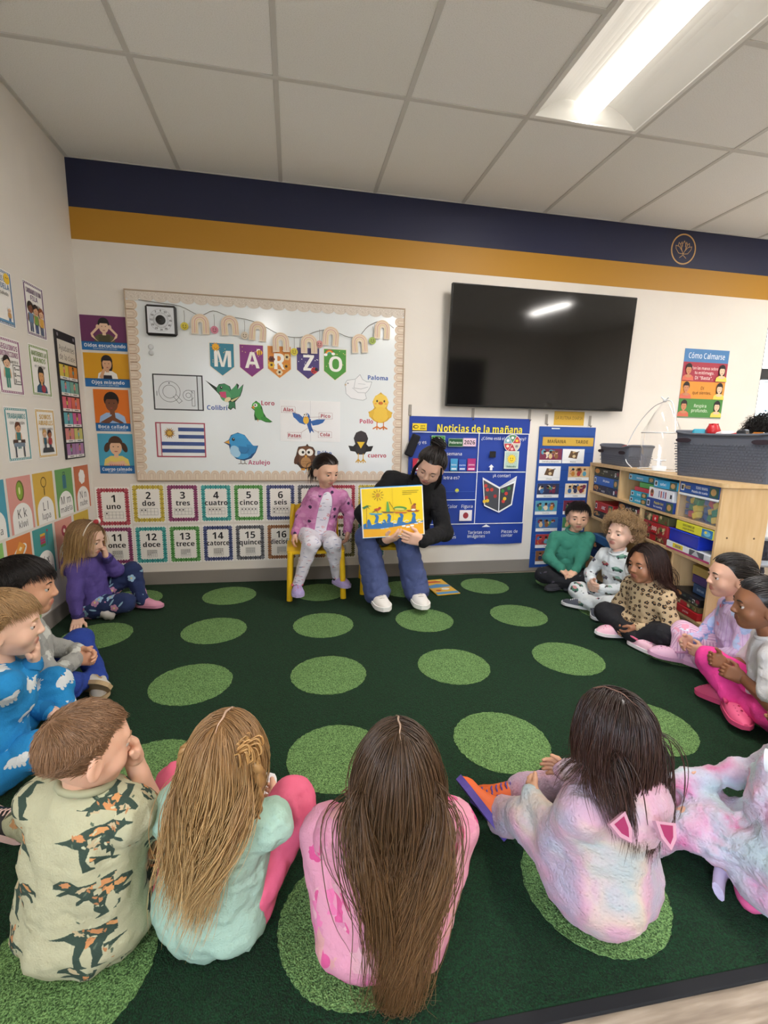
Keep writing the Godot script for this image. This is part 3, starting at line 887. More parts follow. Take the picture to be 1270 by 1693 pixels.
func build_back_wall_papers() -> void:
	# number cards
	var one := [["uno", "a3394a", "c25a66"], ["dos", "b9a23a", "d8c456"], ["tres", "7c3560", "9a4a78"], ["cuatro", "2f8f8f", "55b3ae"], ["cinco", "46883f", "6aa85e"], ["seis", "37406e", "5a6390"], ["siete", "4f5157", "777a82"], ["ocho", "a3394a", "c25a66"], ["nueve", "b9a23a", "d8c456"]]
	var two := [["once", "7c3560", "9a4a78"], ["doce", "2f8f8f", "55b3ae"], ["trece", "46883f", "6aa85e"], ["catorce", "37406e", "5a6390"], ["quince", "4f5157", "777a82"], ["dieciséis", "8a5a38", "a8764e"], ["diecisiete", "8a5a38", "a8764e"], ["dieciocho", "63603c", "8a8658"], ["diecinueve", "2f8f8f", "55b3ae"]]
	for i in 9:
		number_card(i + 1, one[i][0], 0.118 + i * 0.2175, 0.578 - (0.02 if i == 0 else 0.0), one[i][1], one[i][2])
		number_card(i + 11, two[i][0], 0.120 + i * 0.2175, 0.292, two[i][1], two[i][2])
	# four photo posters
	var ph := [["6b2f5e", 0.008, 1.558, 0.268, 0.208, "Oídos escuchando", "Escuchamos con atención", "e9c6a8", "1c1a1c", "5f5a3c", false, "poster of a child cupping both ears on purple"], ["dba018", 0.010, 1.334, 0.268, 0.208, "Ojos mirando", "Miramos a quien habla", "d9a883", "1a1516", "f0eeea", true, "poster of a long-haired child pointing at an eye on yellow"], ["e0761e", 0.050, 1.056, 0.207, 0.264, "Boca callada", "Cerramos la boca al escuchar", "7a4a30", "1a1310", "9fc0e6", false, "poster of a child with a finger on the lips on orange"], ["48a4c4", 0.054, 0.781, 0.209, 0.259, "Cuerpo calmado", "Manos y pies quietos", "e6bb98", "4a3020", "e6d070", false, "poster of a child with pigtails and folded arms on blue"]]
	for k in 4:
		var p = ph[k]
		var w: float = p[3]
		var h: float = p[4]
		var a := sheet("listening_poster", p[11], "poster", p[1], p[2], w, h, "1f6db0", "listening posters beside the whiteboard")
		var b: MB = a[1]
		var bh := 0.05
		b.rect(0, bh, w, h - bh, p[0])
		var m := w / 2
		var s := (h - bh) * 1.05
		if k == 3:
			for e in [-1, 1]: b.ell(m + e * 0.24 * s, bh + 0.55 * s, 0.075 * s, 0.15 * s, p[8], e * 0.3)
		bust(b, m, bh, s, p[7], p[8], p[9], p[10])
		match k:
			0:
				for e in [-1, 1]:
					b.pl([e * 0.2, 0.0, e * 0.44, 0.18, e * 0.47, 0.3, e * 0.4, 0.28, e * 0.32, 0.12], p[7], Vector2(m, bh), s).pl([e * 0.47, 0.3, e * 0.24, 0.55, e * 0.17, 0.5, e * 0.4, 0.26], p[7], Vector2(m, bh), s).ell(m + e * 0.21 * s, bh + 0.55 * s, 0.06 * s, 0.08 * s, p[7])
				for i in 5: b.rect(m - 0.2 * s, bh + 0.02 * s + i * 0.05 * s, 0.4 * s, 0.02 * s, "3d3a2a")
			1:
				b.pl([-0.3, 0.05, -0.2, 0.28, -0.06, 0.5, 0.0, 0.47, -0.1, 0.24, -0.18, 0.0], p[7], Vector2(m, bh), s); b.pl([-0.16, 0.0, 0.16, 0.0, 0.14, 0.14, -0.14, 0.14], "2a2530", Vector2(m, bh), s)
			2:
				b.pl([-0.34, 0.02, -0.02, 0.22, 0.02, 0.46, 0.06, 0.45, 0.08, 0.16, -0.1, 0.0], p[7], Vector2(m, bh), s); b.pl([0.3, 0.02, 0.02, 0.2, 0.0, 0.08, 0.2, 0.0], p[7], Vector2(m, bh), s)
			3:
				b.pl([-0.34, 0.06, 0.2, 0.16, 0.24, 0.08, -0.2, 0.0], p[7], Vector2(m, bh), s).pl([0.34, 0.06, -0.2, 0.14, -0.22, 0.06, 0.2, 0.0], p[7], Vector2(m, bh), s)
				for i in 7: b.ell(m + (i - 3) * 0.06 * s, bh + 0.03 * s, 0.02 * s, 0.025 * s, "d27a8a", 0, 8)
		b.rect(0, bh - 0.002, w, 0.004, "17568e")
		text(b, p[5], m, 0.029, 0.03, "eaf3fa", true, 0, w - 0.03)
		text(b, p[6], m, 0.011, 0.012, "d2e4f2", false, 0, w - 0.05)
		finish(a)
	# the blue morning-news hanging chart
	var cx := 2.128
	var cy := 0.237
	var cw := 0.948
	var ch := 0.968
	var o := thing("morning_chart", "blue fabric hanging chart headed Noticias de la mañana", "wall chart", Vector3(cx, cy, 0.006))
	var cl := MB.new().paint("ffffff")
	var nx := 24
	var nyy := 24
	for i in nx + 1:
		for j in nyy + 1:
			var fx := float(i) / nx
			var fy := float(j) / nyy
			var zz := 0.002 + (1.0 - fy) * (0.005 * (1.0 + sin(fx * 17.0)) + 0.004 * sin(fx * 9.0 + fy * 5.0)) + 0.002 * sin(fy * 14.0) * (1.0 - fy)
			cl.vert(Vector3(fx * cw, fy * ch, zz), Vector3(-0.4 * cos(fx * 17.0) * (1.0 - fy) * 0.3, 0.05 * sin(fy * 11.0), 1).normalized())
	for i in nx:
		for j in nyy:
			var q := i * (nyy + 1) + j
			cl.ix.append_array([q, q + 1, q + nyy + 2, q, q + nyy + 2, q + nyy + 1])
	part("cloth", cl, mt("1c3f9e", 0.6), o)
	var a: Array
	var b := MB.new()
	b.zz = 0.0165
	text(b, "Noticias de la mañana", 0.543, 0.886, 0.075, "f5e23c", true, 0, 0.67)
	b.rect(0.02, 0.866, 0.108, 0.05, "f2d424"); b.ell(0.045, 0.891, 0.02, 0.013, "2c2a22").ell(0.047, 0.891, 0.014, 0.008, "f2d424"); text(b, "para", 0.098, 0.9, 0.016, "2a281e", true); text(b, "días", 0.098, 0.881, 0.02, "2a281e", true)
	var W := "f1f3f6"
	b.rect(0.02, 0.852, 0.92, 0.006, W).rect(0.532, 0.163, 0.006, 0.69, W).rect(0.02, 0.56, 0.515, 0.006, W).rect(0.535, 0.563, 0.395, 0.006, W).rect(0.02, 0.35, 0.515, 0.006, W).rect(0.02, 0.163, 0.92, 0.006, W).rect(0.934, 0.165, 0.006, 0.69, W)
	for w in [["Hoy es", 0.08, 0.782, 0.034], ["¿Cómo está el tiempo hoy?", 0.735, 0.818, 0.03], ["Días de la semana", 0.27, 0.7, 0.034], ["¡A contar!", 0.735, 0.538, 0.034], ["¿Qué letra es?", 0.29, 0.522, 0.034], ["Color", 0.35, 0.303, 0.034], ["Figura", 0.468, 0.303, 0.034], ["Letras", 0.33, 0.096, 0.036], ["táctiles", 0.335, 0.066, 0.036], ["Tarjetas con", 0.575, 0.098, 0.034], ["imágenes", 0.555, 0.068, 0.034], ["Piezas de", 0.83, 0.1, 0.034], ["contar", 0.81, 0.07, 0.034]]:
		text(b, w[0], w[1], w[2], w[3], W, false, 0, 0.36)
	b.pl([0, 0.046, -0.022, 0.024, -0.01, 0.024, -0.01, 0.0, 0.01, 0.0, 0.01, 0.024, 0.022, 0.024], W, Vector2(0.645, 0.578))
	b.rect(0.626, 0.676, 0.05, 0.046, "17181c")
	# open black book drawn in the counting pocket
	b.pl([0.58, 0.525, 0.723, 0.45, 0.86, 0.536, 0.835, 0.31, 0.73, 0.25, 0.605, 0.305], W).pl([0.588, 0.505, 0.72, 0.437, 0.724, 0.262, 0.612, 0.312], "4d4f56").pl([0.727, 0.437, 0.84, 0.48, 0.826, 0.318, 0.731, 0.264], "44464d")
	b.line([0.73, 0.45, 0.85, 0.52], 0.003, "8a8d94").line([0.73, 0.444, 0.848, 0.505], 0.003)
	for d in [[0.61, 0.46, "c8403c"], [0.625, 0.43, "d24a44"], [0.66, 0.43, "c8403c"], [0.62, 0.37, "b53a38"], [0.605, 0.34, "e6c23a"], [0.63, 0.345, "e6c23a"], [0.75, 0.42, "3f8f4a"], [0.78, 0.4, "c8403c"], [0.76, 0.34, "d24a44"], [0.77, 0.36, "e8c63c"], [0.69, 0.38, "b53a38"], [0.8, 0.44, "3f8f4a"]]:
		b.ell(d[0], d[1], 0.014, 0.014, d[2], 0, 12)
	b.ell(0.38, 0.425, 0.015, 0.015, "c7c93c"); b.rect(0.1, 0.415, 0.42, 0.003, "4a68b8")
	b.pl([-0.035, 0, 0.035, 0, 0, 0.02], W, Vector2(0.63, 0.14))
	part("print", b, vmat(0.5), o)
	# little cards tucked in the chart
	for k in [["date_card", "green card with number 27 in the blue chart", 0.166, 0.762, 0.105, 0.07, "3e9440", "27", "f4f6f2", 0.055], ["month_card", "dark green card reading Febrero in the blue chart", 0.296, 0.752, 0.115, 0.062, "1f5c34", "Febrero", "d9e6d9", 0.026], ["year_card", "pink card reading 2026 in the blue chart", 0.412, 0.756, 0.1, 0.06, "e9c9dc", "2026", "1c1c22", 0.042], ["day_card", "red weekday card in the blue chart", 0.03, 0.574, 0.06, 0.09, "c8324a", "", "ffffff", 0.02], ["day_card", "sky blue weekday card in the blue chart", 0.32, 0.574, 0.056, 0.09, "4aa6dc", "lunes", "e6f2fa", 0.016], ["day_card", "deep blue weekday card in the blue chart", 0.385, 0.574, 0.058, 0.085, "2c58b8", "martes", "cfdcf2", 0.016], ["day_card", "magenta weekday card in the blue chart", 0.453, 0.574, 0.065, 0.092, "b8367e", "jueves", "f4d2e6", 0.016], ["shape_card", "white card with a dark red circle in the blue chart", 0.41, 0.19, 0.1, 0.084, "eee9ee", "", "ffffff", 0.02]]:
		a = sheet(k[0], k[1], "card", cx + k[2], cy + k[3], k[4], k[5], k[6], "cards in the blue chart", false, 0.4, 0.0245)
		b = a[1]
		if k[7]: text(b, k[7], k[4] / 2, k[5] / 2, k[9], k[8], true, 0, k[4] * 0.85)
		if k[0] == "shape_card": b.ell(k[4] / 2, k[5] / 2, 0.022, 0.024, "9a2f3c")
		if k[0] == "day_card": b.rect(0.008, 0.008, k[4] - 0.016, 0.012, k[8])
		if k[0] == "month_card" or k[0] == "date_card": b.frame(0.002, 0.002, k[4] - 0.004, k[5] - 0.004, 0.002, "d8e8d8")
		finish(a)
	# weather wheel and the sun card over it
	var wh := thing("weather_wheel", "round red and green weather wheel on the blue chart", "weather wheel", Vector3(2.932, 1.02, 0.0245))
	b = MB.new().paint("f2f2ee")
	var cp := PackedVector2Array()
	for i in 28: cp.append(Vector2(cos(TAU * i / 28), sin(TAU * i / 28)) * 0.068)
	b.prism(cp, 0.001)
	b.zz = 0.0011
	for i in 6:
		var pz := PackedVector2Array([Vector2.ZERO])
		for e in 7: pz.append(Vector2.from_angle(TAU * (i + e / 6.0) / 6) * 0.064)
		b.flat(pz, ["c8404a", "5a8f6a", "7fb0c0", "cf4a52", "b93a48", "d8d2c2"][i])
		b.ell(cos(TAU * (i + 0.5) / 6) * 0.042, sin(TAU * (i + 0.5) / 6) * 0.042, 0.012, 0.01, ["f4d24a", "f2f2f2", "ffffff", "f4e8d2", "f2c4c4", "8a8a90"][i])
	for i in 6: b.line([0, 0, cos(TAU * i / 6) * 0.066, sin(TAU * i / 6) * 0.066], 0.003, "f2f2ee")
	part("disc", b, vmat(0.4), wh)
	a = sheet("sun_card", "tall card with a smiling yellow sun hung from the weather wheel", "card", 2.874, 0.828, 0.118, 0.135, "b8d4c8", "", false, 0.4, 0.027)
	b = a[1]
	b.frame(0.003, 0.003, 0.112, 0.129, 0.005, "e8efe6")
	for i in 14:
		var q := TAU * i / 14
		b.pl([cos(q - 0.2) * 0.026, sin(q - 0.2) * 0.026, cos(q) * 0.044, sin(q) * 0.044, cos(q + 0.2) * 0.026, sin(q + 0.2) * 0.026], "e9b52e", Vector2(0.059, 0.075)); b.zz -= 0.00012
	b.zz += 0.00012
	b.ell(0.059, 0.075, 0.03, 0.03, "f6d63c").ell(0.05, 0.08, 0.004, 0.004, "4a3414", 0, 8).ell(0.068, 0.08, 0.004, 0.004, "4a3414", 0, 8).ring(0.059, 0.072, 0.01, 0.013, PI, TAU, "8a4a1a", 8)
	text(b, "Soleado", 0.059, 0.017, 0.02, "27523c", true)
	finish(a)
	# bulldog clips and hooks holding the charts
	var ck := 0
	for c in [[2.132, 1.245, "by the whiteboard edge"], [2.613, 1.233, "above the middle of the blue chart"], [3.069, 1.236, "above the right corner of the blue chart"], [3.213, 1.206, "left of the yellow daily-routine sign"], [3.584, 1.203, "right of the yellow daily-routine sign"]]:
		var h := thing("wall_hook", "brushed metal strip hook " + c[2], "hook", Vector3(c[0], c[1], 0.001), 0.0, "metal strip hooks over the charts")
		part("strip", MB.new().bx(-0.011, -0.038, 0, 0.011, 0.04, 0.004, 0.002), mt("a7a39c", 0.35, {"metallic": 0.8}), h)
		part("bend", MB.new().tube([Vector3(0, -0.034, 0.004), Vector3(0, -0.044, 0.02), Vector3(0, -0.036, 0.03)], 0.003, 6), mt("8f8b85", 0.35, {"metallic": 0.8}), h)
		ck += 1
	# black felt eraser strap at the chart's left
	var er := thing("strap_pouch", "black fabric strap hanging over the blue chart's left edge", "strap", Vector3(2.145, 0.995, 0.05))
	part("fold", MB.new().box(Vector3(0.062, 0.165, 0.03), Transform3D(Basis(Vector3.BACK, -0.38), Vector3.ZERO), 0.008), mt("1b1c22", 0.9), er)
	# daily routine chart
	a = sheet("routine_sign", "yellow sign reading LA RUTINA DIARIA under the television", "sign", 3.276, 1.166, 0.256, 0.104, "d5aa3c")
	text(a[1], "LA RUTINA DIARIA", 0.128, 0.055, 0.034, "6a5320", false, 0, 0.23)
	finish(a, 0.5)
	o = thing("routine_chart", "tall blue pocket chart with the daily-routine picture cards", "wall chart", Vector3(3.157, 0.03, 0.004))
	part("cloth", MB.new().bx(0, 0, 0, 0.482, 1.123, 0.006, 0.002), mt("1e4c9c", 0.6), o)
	b = MB.new()
	b.zz = 0.0062
	for i in 8: b.rect(0.008, 0.12 + i * 0.133, 0.466, 0.004, "173d80")
	b.rect(0.1, 1.105, 0.07, 0.008, "e6ecf2")
	part("pocket_seams", b, vmat(0.6), o)
	a = sheet("time_header", "long yellow header card reading MAÑANA and TARDE", "card", 3.189, 1.007, 0.436, 0.066, "cfa945", "", false, 0.5, 0.0115)
	text(a[1], "MAÑANA", 0.12, 0.033, 0.036, "5f4a1c", true); text(a[1], "TARDE", 0.335, 0.033, 0.036, "5f4a1c", true)
	finish(a, 0.5)
	var rgn := RandomNumberGenerator.new()
	rgn.seed = 77
	var pal := ["7a2f4a", "c8853a", "3f6fa8", "4f8a5a", "d8b98a", "a83a3a", "2f3a5a", "e6d8c0", "8a5a3a", "5aa0b8"]
	var lines := ["Entrada y desayuno", "Círculo", "Merienda", "Cuentos", "Centros", "Patio", "Arte", "Música", "Lectura", "Salida"]
	var li := 0
	for col in 2:
		for row in 7:
			if col == 1 and row > 4: continue
			var px: float = 3.173 + [0.0, 0.0, 0.0, -0.004, 0.014, 0.02, 0.03][row] if col == 0 else 3.367 + [0.0, 0.063, 0.047, 0.045, 0.05][row]
			var py: float = 0.872 - row * 0.136 + [0.0, 0.0, 0.0, 0.0, 0.0, 0.0, 0.0][row]
			var white := (col == 0 and row == 1) or (col == 1 and row == 0)
			a = sheet("routine_card", "%s picture card in the %s row of the %s column, blue routine chart" % ["white object" if white else "colourful scene", ["first", "second", "third", "fourth", "fifth", "sixth", "seventh"][row], ["MAÑANA", "TARDE"][col]], "card", px, py, 0.188, 0.112, "eeeff0", "daily-routine cards", false, 0.35, 0.0115)
			b = a[1]
			if white:
				b.pl([0.05, 0.045, 0.07, 0.098, 0.135, 0.085, 0.125, 0.035], "5f4630").ell(0.1, 0.055, 0.014, 0.012, "d8c49a").ell(0.1, 0.085, 0.016, 0.008, "c8a878").line([0.1, 0.078, 0.14, 0.092], 0.006, "3a2c22").rect(0.004, 0.024, 0.18, 0.001, "b9bcc0")
			else:
				b.rect(0.0, 0.026, 0.188, 0.086, pal[(row * 3 + col) % 10])
				for i in 9:
					var ex := rgn.randf_range(0.025, 0.163)
					b.ell(ex, rgn.randf_range(0.045, 0.09), rgn.randf_range(0.012, 0.024), rgn.randf_range(0.01, 0.018), pal[rgn.randi() % 10], rgn.randf() * 3.0, 10)
				for i in 3:
					var ex := 0.04 + i * 0.05
					b.ell(ex, 0.082, 0.011, 0.013, ["d9a883", "8a5a3a", "e6c2a2"][i], 0, 10).ell(ex, 0.088, 0.012, 0.009, ["2a1c18", "171214", "6a4428"][i], 0, 10).ell(ex, 0.054, 0.017, 0.02, pal[(i * 4 + row) % 10], 0, 10)
			text(b, lines[li % 10], 0.094, 0.013, 0.016, "4a4d52", false, 0, 0.16)
			li += 1
			finish(a)
	# calm-down poster
	a = sheet("calm_poster", "striped poster headed Cómo Calmarse right of the television", "poster", 4.366, 1.248, 0.418, 0.541, "4a7fb5")
	b = a[1]
	b.rect(0, 0, 0.418, 0.155, "4a8a44").rect(0, 0.155, 0.418, 0.135, "e0953a").rect(0, 0.29, 0.418, 0.15, "a8384a").rect(0, 0.0, 0.418, 0.008, "8d9a8a")
	text(b, "Cómo Calmarse", 0.209, 0.49, 0.06, "eaf2f8", false, 0, 0.34)
	for w in [["Pon las manos sobre", 0.395, 0.032], ["tu estómago.", 0.36, 0.032], ["Di \"Basta\".", 0.32, 0.036]]: text(b, w[0], 0.205, w[1], w[2], "f6e6e2", false, 0, 0.25)
	for w in [["Di", 0.24, 0.036], ["qué sientes.", 0.203, 0.034]]: text(b, w[0], 0.205, w[1], w[2], "4a2f14", false, 0, 0.22)
	for w in [["Respira", 0.1, 0.036], ["profundo.", 0.062, 0.036]]: text(b, w[0], 0.205, w[1], w[2], "e4f2dc", false, 0, 0.22)
	for i in 3:
		bust(b, 0.05, 0.012 + i * 0.142, 0.15, "c88a64", "241a18", "d8705a")
		bust(b, 0.365, 0.012 + i * 0.142, 0.15, "e6c2a2", "1d1820", "e8d05a", true)
		b.ell(0.05, 0.045 + i * 0.142, 0.03, 0.011, "c88a64").ell(0.365, 0.045 + i * 0.142, 0.03, 0.011, "e6c2a2")
	finish(a)
	# round golden flower emblem on the navy band
	var em := thing("wall_emblem", "round golden ring emblem with a lotus flower on the navy band", "emblem", Vector3(4.24, 2.505, 0.0014))
	b = MB.new()
	b.zz = 0.0002
	b.ring(0, 0, 0.099, 0.109, 0, TAU * 0.999, "c79a5a", 40)
	var g := "c9a06a"
	for e in [-1, 1]:
		b.line([0, -0.035, e * 0.04, -0.03, e * 0.066, 0.0, e * 0.07, 0.022, e * 0.04, 0.016, e * 0.012, -0.012, 0, -0.035], 0.004, g)
		b.line([e * 0.018, -0.008, e * 0.03, 0.03, e * 0.045, 0.044, e * 0.05, 0.02], 0.004).line([e * 0.012, 0.02, e * 0.02, 0.05, e * 0.03, 0.032], 0.004).line([0, -0.042, e * 0.028, -0.062], 0.004)
	b.line([0, -0.035, -0.018, 0.0, -0.016, 0.03, 0, 0.058, 0.016, 0.03, 0.018, 0.0, 0, -0.035], 0.004)
	part("print", b, vmat(0.4), em)

func build_left_wall_papers() -> void:
	# six rule cards in two columns; z is the end nearer the room
	var rc := [["5a7fa8", 0.888, 1.538, 0.17, 0.25, ["BUENOS DÍAS", "ESCUELA"], "yo saludo", 0, "blue-bordered rule card with a smiling sun"], ["6a4a78", 0.62, 1.534, 0.195, 0.262, ["CAMINAMOS EN UNA", "FILA"], "ordenados", 1, "purple-bordered rule card with three children in line"], ["9a5a86", 0.902, 1.228, 0.195, 0.257, ["SEGUIMOS", "INSTRUCCIONES"], "de la maestra", 2, "pink-bordered rule card with a teacher and numbered list"], ["7a9a4a", 0.63, 1.236, 0.2, 0.257, ["MANTENEMOS LAS", "MANOS"], "en su lugar", 3, "green-bordered rule card with a dark-haired child"], ["4a9aa0", 0.9, 0.915, 0.2, 0.256, ["TRABAJAMOS"], "con atención", 4, "teal-bordered rule card with a child at a desk"], ["d9ad4a", 0.632, 0.915, 0.2, 0.258, ["SOMOS", "AMABLES"], "con maestros y compañeros", 5, "yellow-bordered rule card with two children reading"]]
	for r in rc:
		var w: float = r[3]
		var h: float = r[4]
		var a := sheet("rule_card", r[8], "wall card", r[1], r[2], w, h, "f4f1ec", "class rule cards", true)
		var b: MB = a[1]
		b.frame(0.006, 0.006, w - 0.012, h - 0.012, 0.01, r[0])
		var z := b.zz
		for i in 12:
			b.zz = z
			b.rect(0.01 + i * (w - 0.02) / 12, h - 0.014, 0.006, 0.006, "f4f1ec"); b.zz = z
			b.rect(0.01 + i * (w - 0.02) / 12, 0.008, 0.006, 0.006)
		var y := h - 0.042
		for s in r[5]:
			text(b, s, w / 2, y, 0.034, r[0], true, 0, w - 0.05)
			y -= 0.031
		text(b, r[6], w / 2, y, 0.022, "55504c", false, 0, w - 0.06)
		match r[7]:
			0:
				b.ell(w - 0.04, h - 0.036, 0.024, 0.024, "f0c63a").ell(w - 0.046, h - 0.032, 0.003, 0.003, "4a3414").ell(w - 0.034, h - 0.032, 0.003, 0.003, "4a3414")
				kid_figure(b, w - 0.045, 0.018, 0.075, "e6bb98", "f4f4f4", "c89a5a", "4a7ab0")
				b.rect(0.016, 0.016, w - 0.032, 0.01, "6a9ac0")
			1:
				kid_figure(b, 0.05, 0.022, 0.145, "7a4a30", "241814", "6a8aa8", "3a4a6a"); kid_figure(b, 0.098, 0.02, 0.14, "d9a883", "2a1c14", "7a9a4a", "4a5a8a"); kid_figure(b, 0.146, 0.018, 0.135, "e6bb98", "8a4a2a", "d9a84a", "4a5a7a")
			2:
				kid_figure(b, 0.07, 0.03, 0.145, "e6bb98", "241814", "3f8f7f", "3f8f7f")
				b.frame(0.115, 0.05, 0.06, 0.09, 0.003, "3a3a3a")
				for i in 3: text(b, str(i + 1), 0.128, 0.122 - i * 0.028, 0.024, "333333", true); b.line([0.14, 0.12 - i * 0.028, 0.165, 0.12 - i * 0.028], 0.003, "444444")
			3: bust(b, w / 2, 0.02, 0.15, "d9a06a", "1c1614", "2f5a78", true); b.ell(w / 2 + 0.012, 0.04, 0.022, 0.02, "a83a4a")
			4:
				kid_figure(b, w / 2, 0.06, 0.125, "e0ab82", "6a3a24", "3f7a7a", "3f7a7a")
				b.rect(w / 2 - 0.05, 0.085, 0.1, 0.018, "4a3428").rect(w / 2 - 0.045, 0.07, 0.09, 0.018, "7a8a9a").rect(w / 2 - 0.04, 0.02, 0.01, 0.05, "3a4450").rect(w / 2 + 0.03, 0.02, 0.01, 0.05, "3a4450").rect(w / 2 - 0.012, 0.09, 0.024, 0.01, "f2f2ee")
			5:
				kid_figure(b, w / 2 - 0.024, 0.04, 0.11, "e6bb98", "c89a5a", "2f5a6a", "3a4450"); kid_figure(b, w / 2 + 0.026, 0.038, 0.11, "a86a44", "3a1c18", "a83a44", "3a4450"); b.pl([-0.06, 0.03, 0.06, 0.03, 0.05, 0.055, -0.05, 0.055], "3f4248", Vector2(w / 2, 0.0))
		finish(a)
	# tall black pocket chart by the corner
	var o := thing("feelings_chart", "tall narrow black pocket chart with coloured picture cards near the corner", "wall chart", Vector3(0.001, 0.893, 0.346), PI / 2)
	part("cloth", MB.new().bx(0, 0, 0, 0.258, 0.722, 0.006, 0.002), mt("1d1b20", 0.7), o)
	var b := MB.new()
	b.zz = 0.0062
	b.rect(0.02, 0.55, 0.222, 0.125, "ded8cc")
	text(b, "Ayudantes", 0.13, 0.633, 0.044, "5a554e", false, 0, 0.19); text(b, "de la clase", 0.13, 0.583, 0.044, "5a554e", false, 0, 0.19)
	for e in [0.03, 0.228]: b.ell(e, 0.7, 0.01, 0.01, "8a8890")
	part("header", b, vmat(0.4), o)
	var pc := ["d8c24a", "d98a3a", "6ab0b8", "7ab09a", "d8687a", "e0705a", "5aa8b0", "c85a90", "d8827a", "d0c86a", "a878a8", "b07aa8"]
	for i in 12:
		var c := MB.new()
		c.zz = 0.0064
		c.rect(0, 0, 0.11, 0.082, "f0ece6").rect(0, 0.016, 0.11, 0.066, pc[i])
		kid_figure(c, 0.055, 0.018, 0.062, ["e6bb98", "8a5a3a", "d9a883"][i % 3], "2a1c18", pc[(i + 5) % 12], "4a4a5a")
		c.rect(0.03, 0.006, 0.05, 0.005, "6a6660")
		var p := part("helper_card", c, vmat(0.4), o)
		p.position = Vector3(0.018 + (i % 2) * 0.114, 0.457 - (i / 2) * 0.09, 0)
	# alphabet cards, two rows
	var al := [["J j", "jirafa", "4a9ab0", 1.166, 0], ["K k", "kiwi", "dc9a90", 0.943, 0], ["L l", "lupa", "d9b048", 0.72, 0], ["M m", "maleta", "6aa05a", 0.49, 0], ["N n", "nube", "c8704a", 0.26, 0], ["V v", "vaca", "8abf6a", 1.228, 1], ["W w", "waffle", "d98048", 0.998, 1], ["X x", "xilófono", "4a9a9a", 0.776, 1], ["Y y", "yoyo", "dc9a8a", 0.548, 1], ["Z z", "zorro", "d0b040", 0.314, 1]]
	for k in al.size():
		var q = al[k]
		var w := 0.204
		var h := 0.268
		var a := sheet("alphabet_card", "alphabet card %s %s, %s above a white arch" % [q[0], q[1], {"4a9ab0": "blue", "dc9a90": "pink", "d9b048": "yellow", "6aa05a": "green", "c8704a": "rust", "8abf6a": "light green", "d98048": "orange", "4a9a9a": "teal", "dc9a8a": "salmon", "d0b040": "mustard"}[q[2]]], "alphabet card", q[3], 0.576 if q[4] == 0 else 0.295, w, h, "f2efea", "alphabet cards on the left wall", true)
		b = a[1]
		b.rect(0.0, 0.0, w, h, q[2])
		var ap := PackedVector2Array([Vector2(0.018, 0), Vector2(w - 0.018, 0)])
		for i in 13:
			var r := PI * i / 12
			ap.append(Vector2(w / 2 + cos(r) * (w / 2 - 0.018), 0.068 + sin(r) * 0.072))
		b.flat(ap, "f3f1ed")
		text(b, q[0], w / 2, 0.09, 0.062, "3c3a3c", false); text(b, q[1], w / 2, 0.038, 0.048, "4a484a", false, 0, w - 0.06)
		var m := Vector2(w / 2, 0.2)
		match k:
			1: b.ell(m.x, m.y, 0.034, 0.05, "6a6a2c").ell(m.x - 0.004, m.y, 0.027, 0.042, "8aa83a").ell(m.x - 0.006, m.y, 0.008, 0.018, "e2e2a0")
			2: b.ring(m.x, m.y + 0.016, 0.023, 0.028, 0, TAU * 0.999, "5a4a20", 20).rect(m.x - 0.004, m.y - 0.052, 0.008, 0.038, "4a3a1c")
			3: b.rect(m.x - 0.022, m.y - 0.045, 0.044, 0.075, "3f7a8a").frame(m.x - 0.012, m.y + 0.03, 0.024, 0.02, 0.004, "2c4a54").rect(m.x - 0.008, m.y - 0.04, 0.004, 0.065, "2f6472").rect(m.x + 0.004, m.y - 0.04, 0.004, 0.065, "2f6472")
			4:
				for i in 7: b.ell(m.x + cos(TAU * i / 7) * 0.026, m.y + sin(TAU * i / 7) * 0.026, 0.02, 0.02, "f4f2ee", 0, 12)
				b.ell(m.x, m.y, 0.03, 0.03, "f4f2ee")
			6: b.ell(m.x, m.y - 0.01, 0.064, 0.03, "e8e6e0", 0.4).pl([-0.045, -0.02, 0.005, -0.04, 0.052, 0.01, 0.0, 0.035], "d98a34", m).pl([-0.04, -0.01, 0.004, -0.028, 0.046, 0.018, 0.0, 0.042], "e8a048", m).pl([-0.012, 0.002, 0.004, -0.006, 0.02, 0.008, 0.004, 0.016], "f4e2b0", m)
			7:
				for i in 5: b.rect(m.x - 0.034, m.y - 0.034 + i * 0.014, 0.05, 0.012, ["4f8a4a", "b83a5a", "b0407a", "c8503a", "e0b23a"][i])
				b.line([m.x + 0.03, m.y - 0.03, m.x + 0.04, m.y + 0.04], 0.005, "4a5a8a").ell(m.x + 0.04, m.y + 0.042, 0.007, 0.007, "b83a4a")
			0: b.ell(m.x, m.y, 0.03, 0.04, "e0b85a")
			5: b.ell(m.x, m.y, 0.036, 0.03, "f2f2f0").ell(m.x - 0.01, m.y + 0.006, 0.012, 0.01, "2a2a2a")
			8: b.ell(m.x, m.y, 0.032, 0.032, "a83a4a").ell(m.x, m.y, 0.012, 0.012, "f2e2d2")
			9: b.pl([-0.03, 0.03, 0.0, 0.01, 0.03, 0.03, 0.024, -0.02, 0, -0.04, -0.024, -0.02], "c8702a", m)
		finish(a)

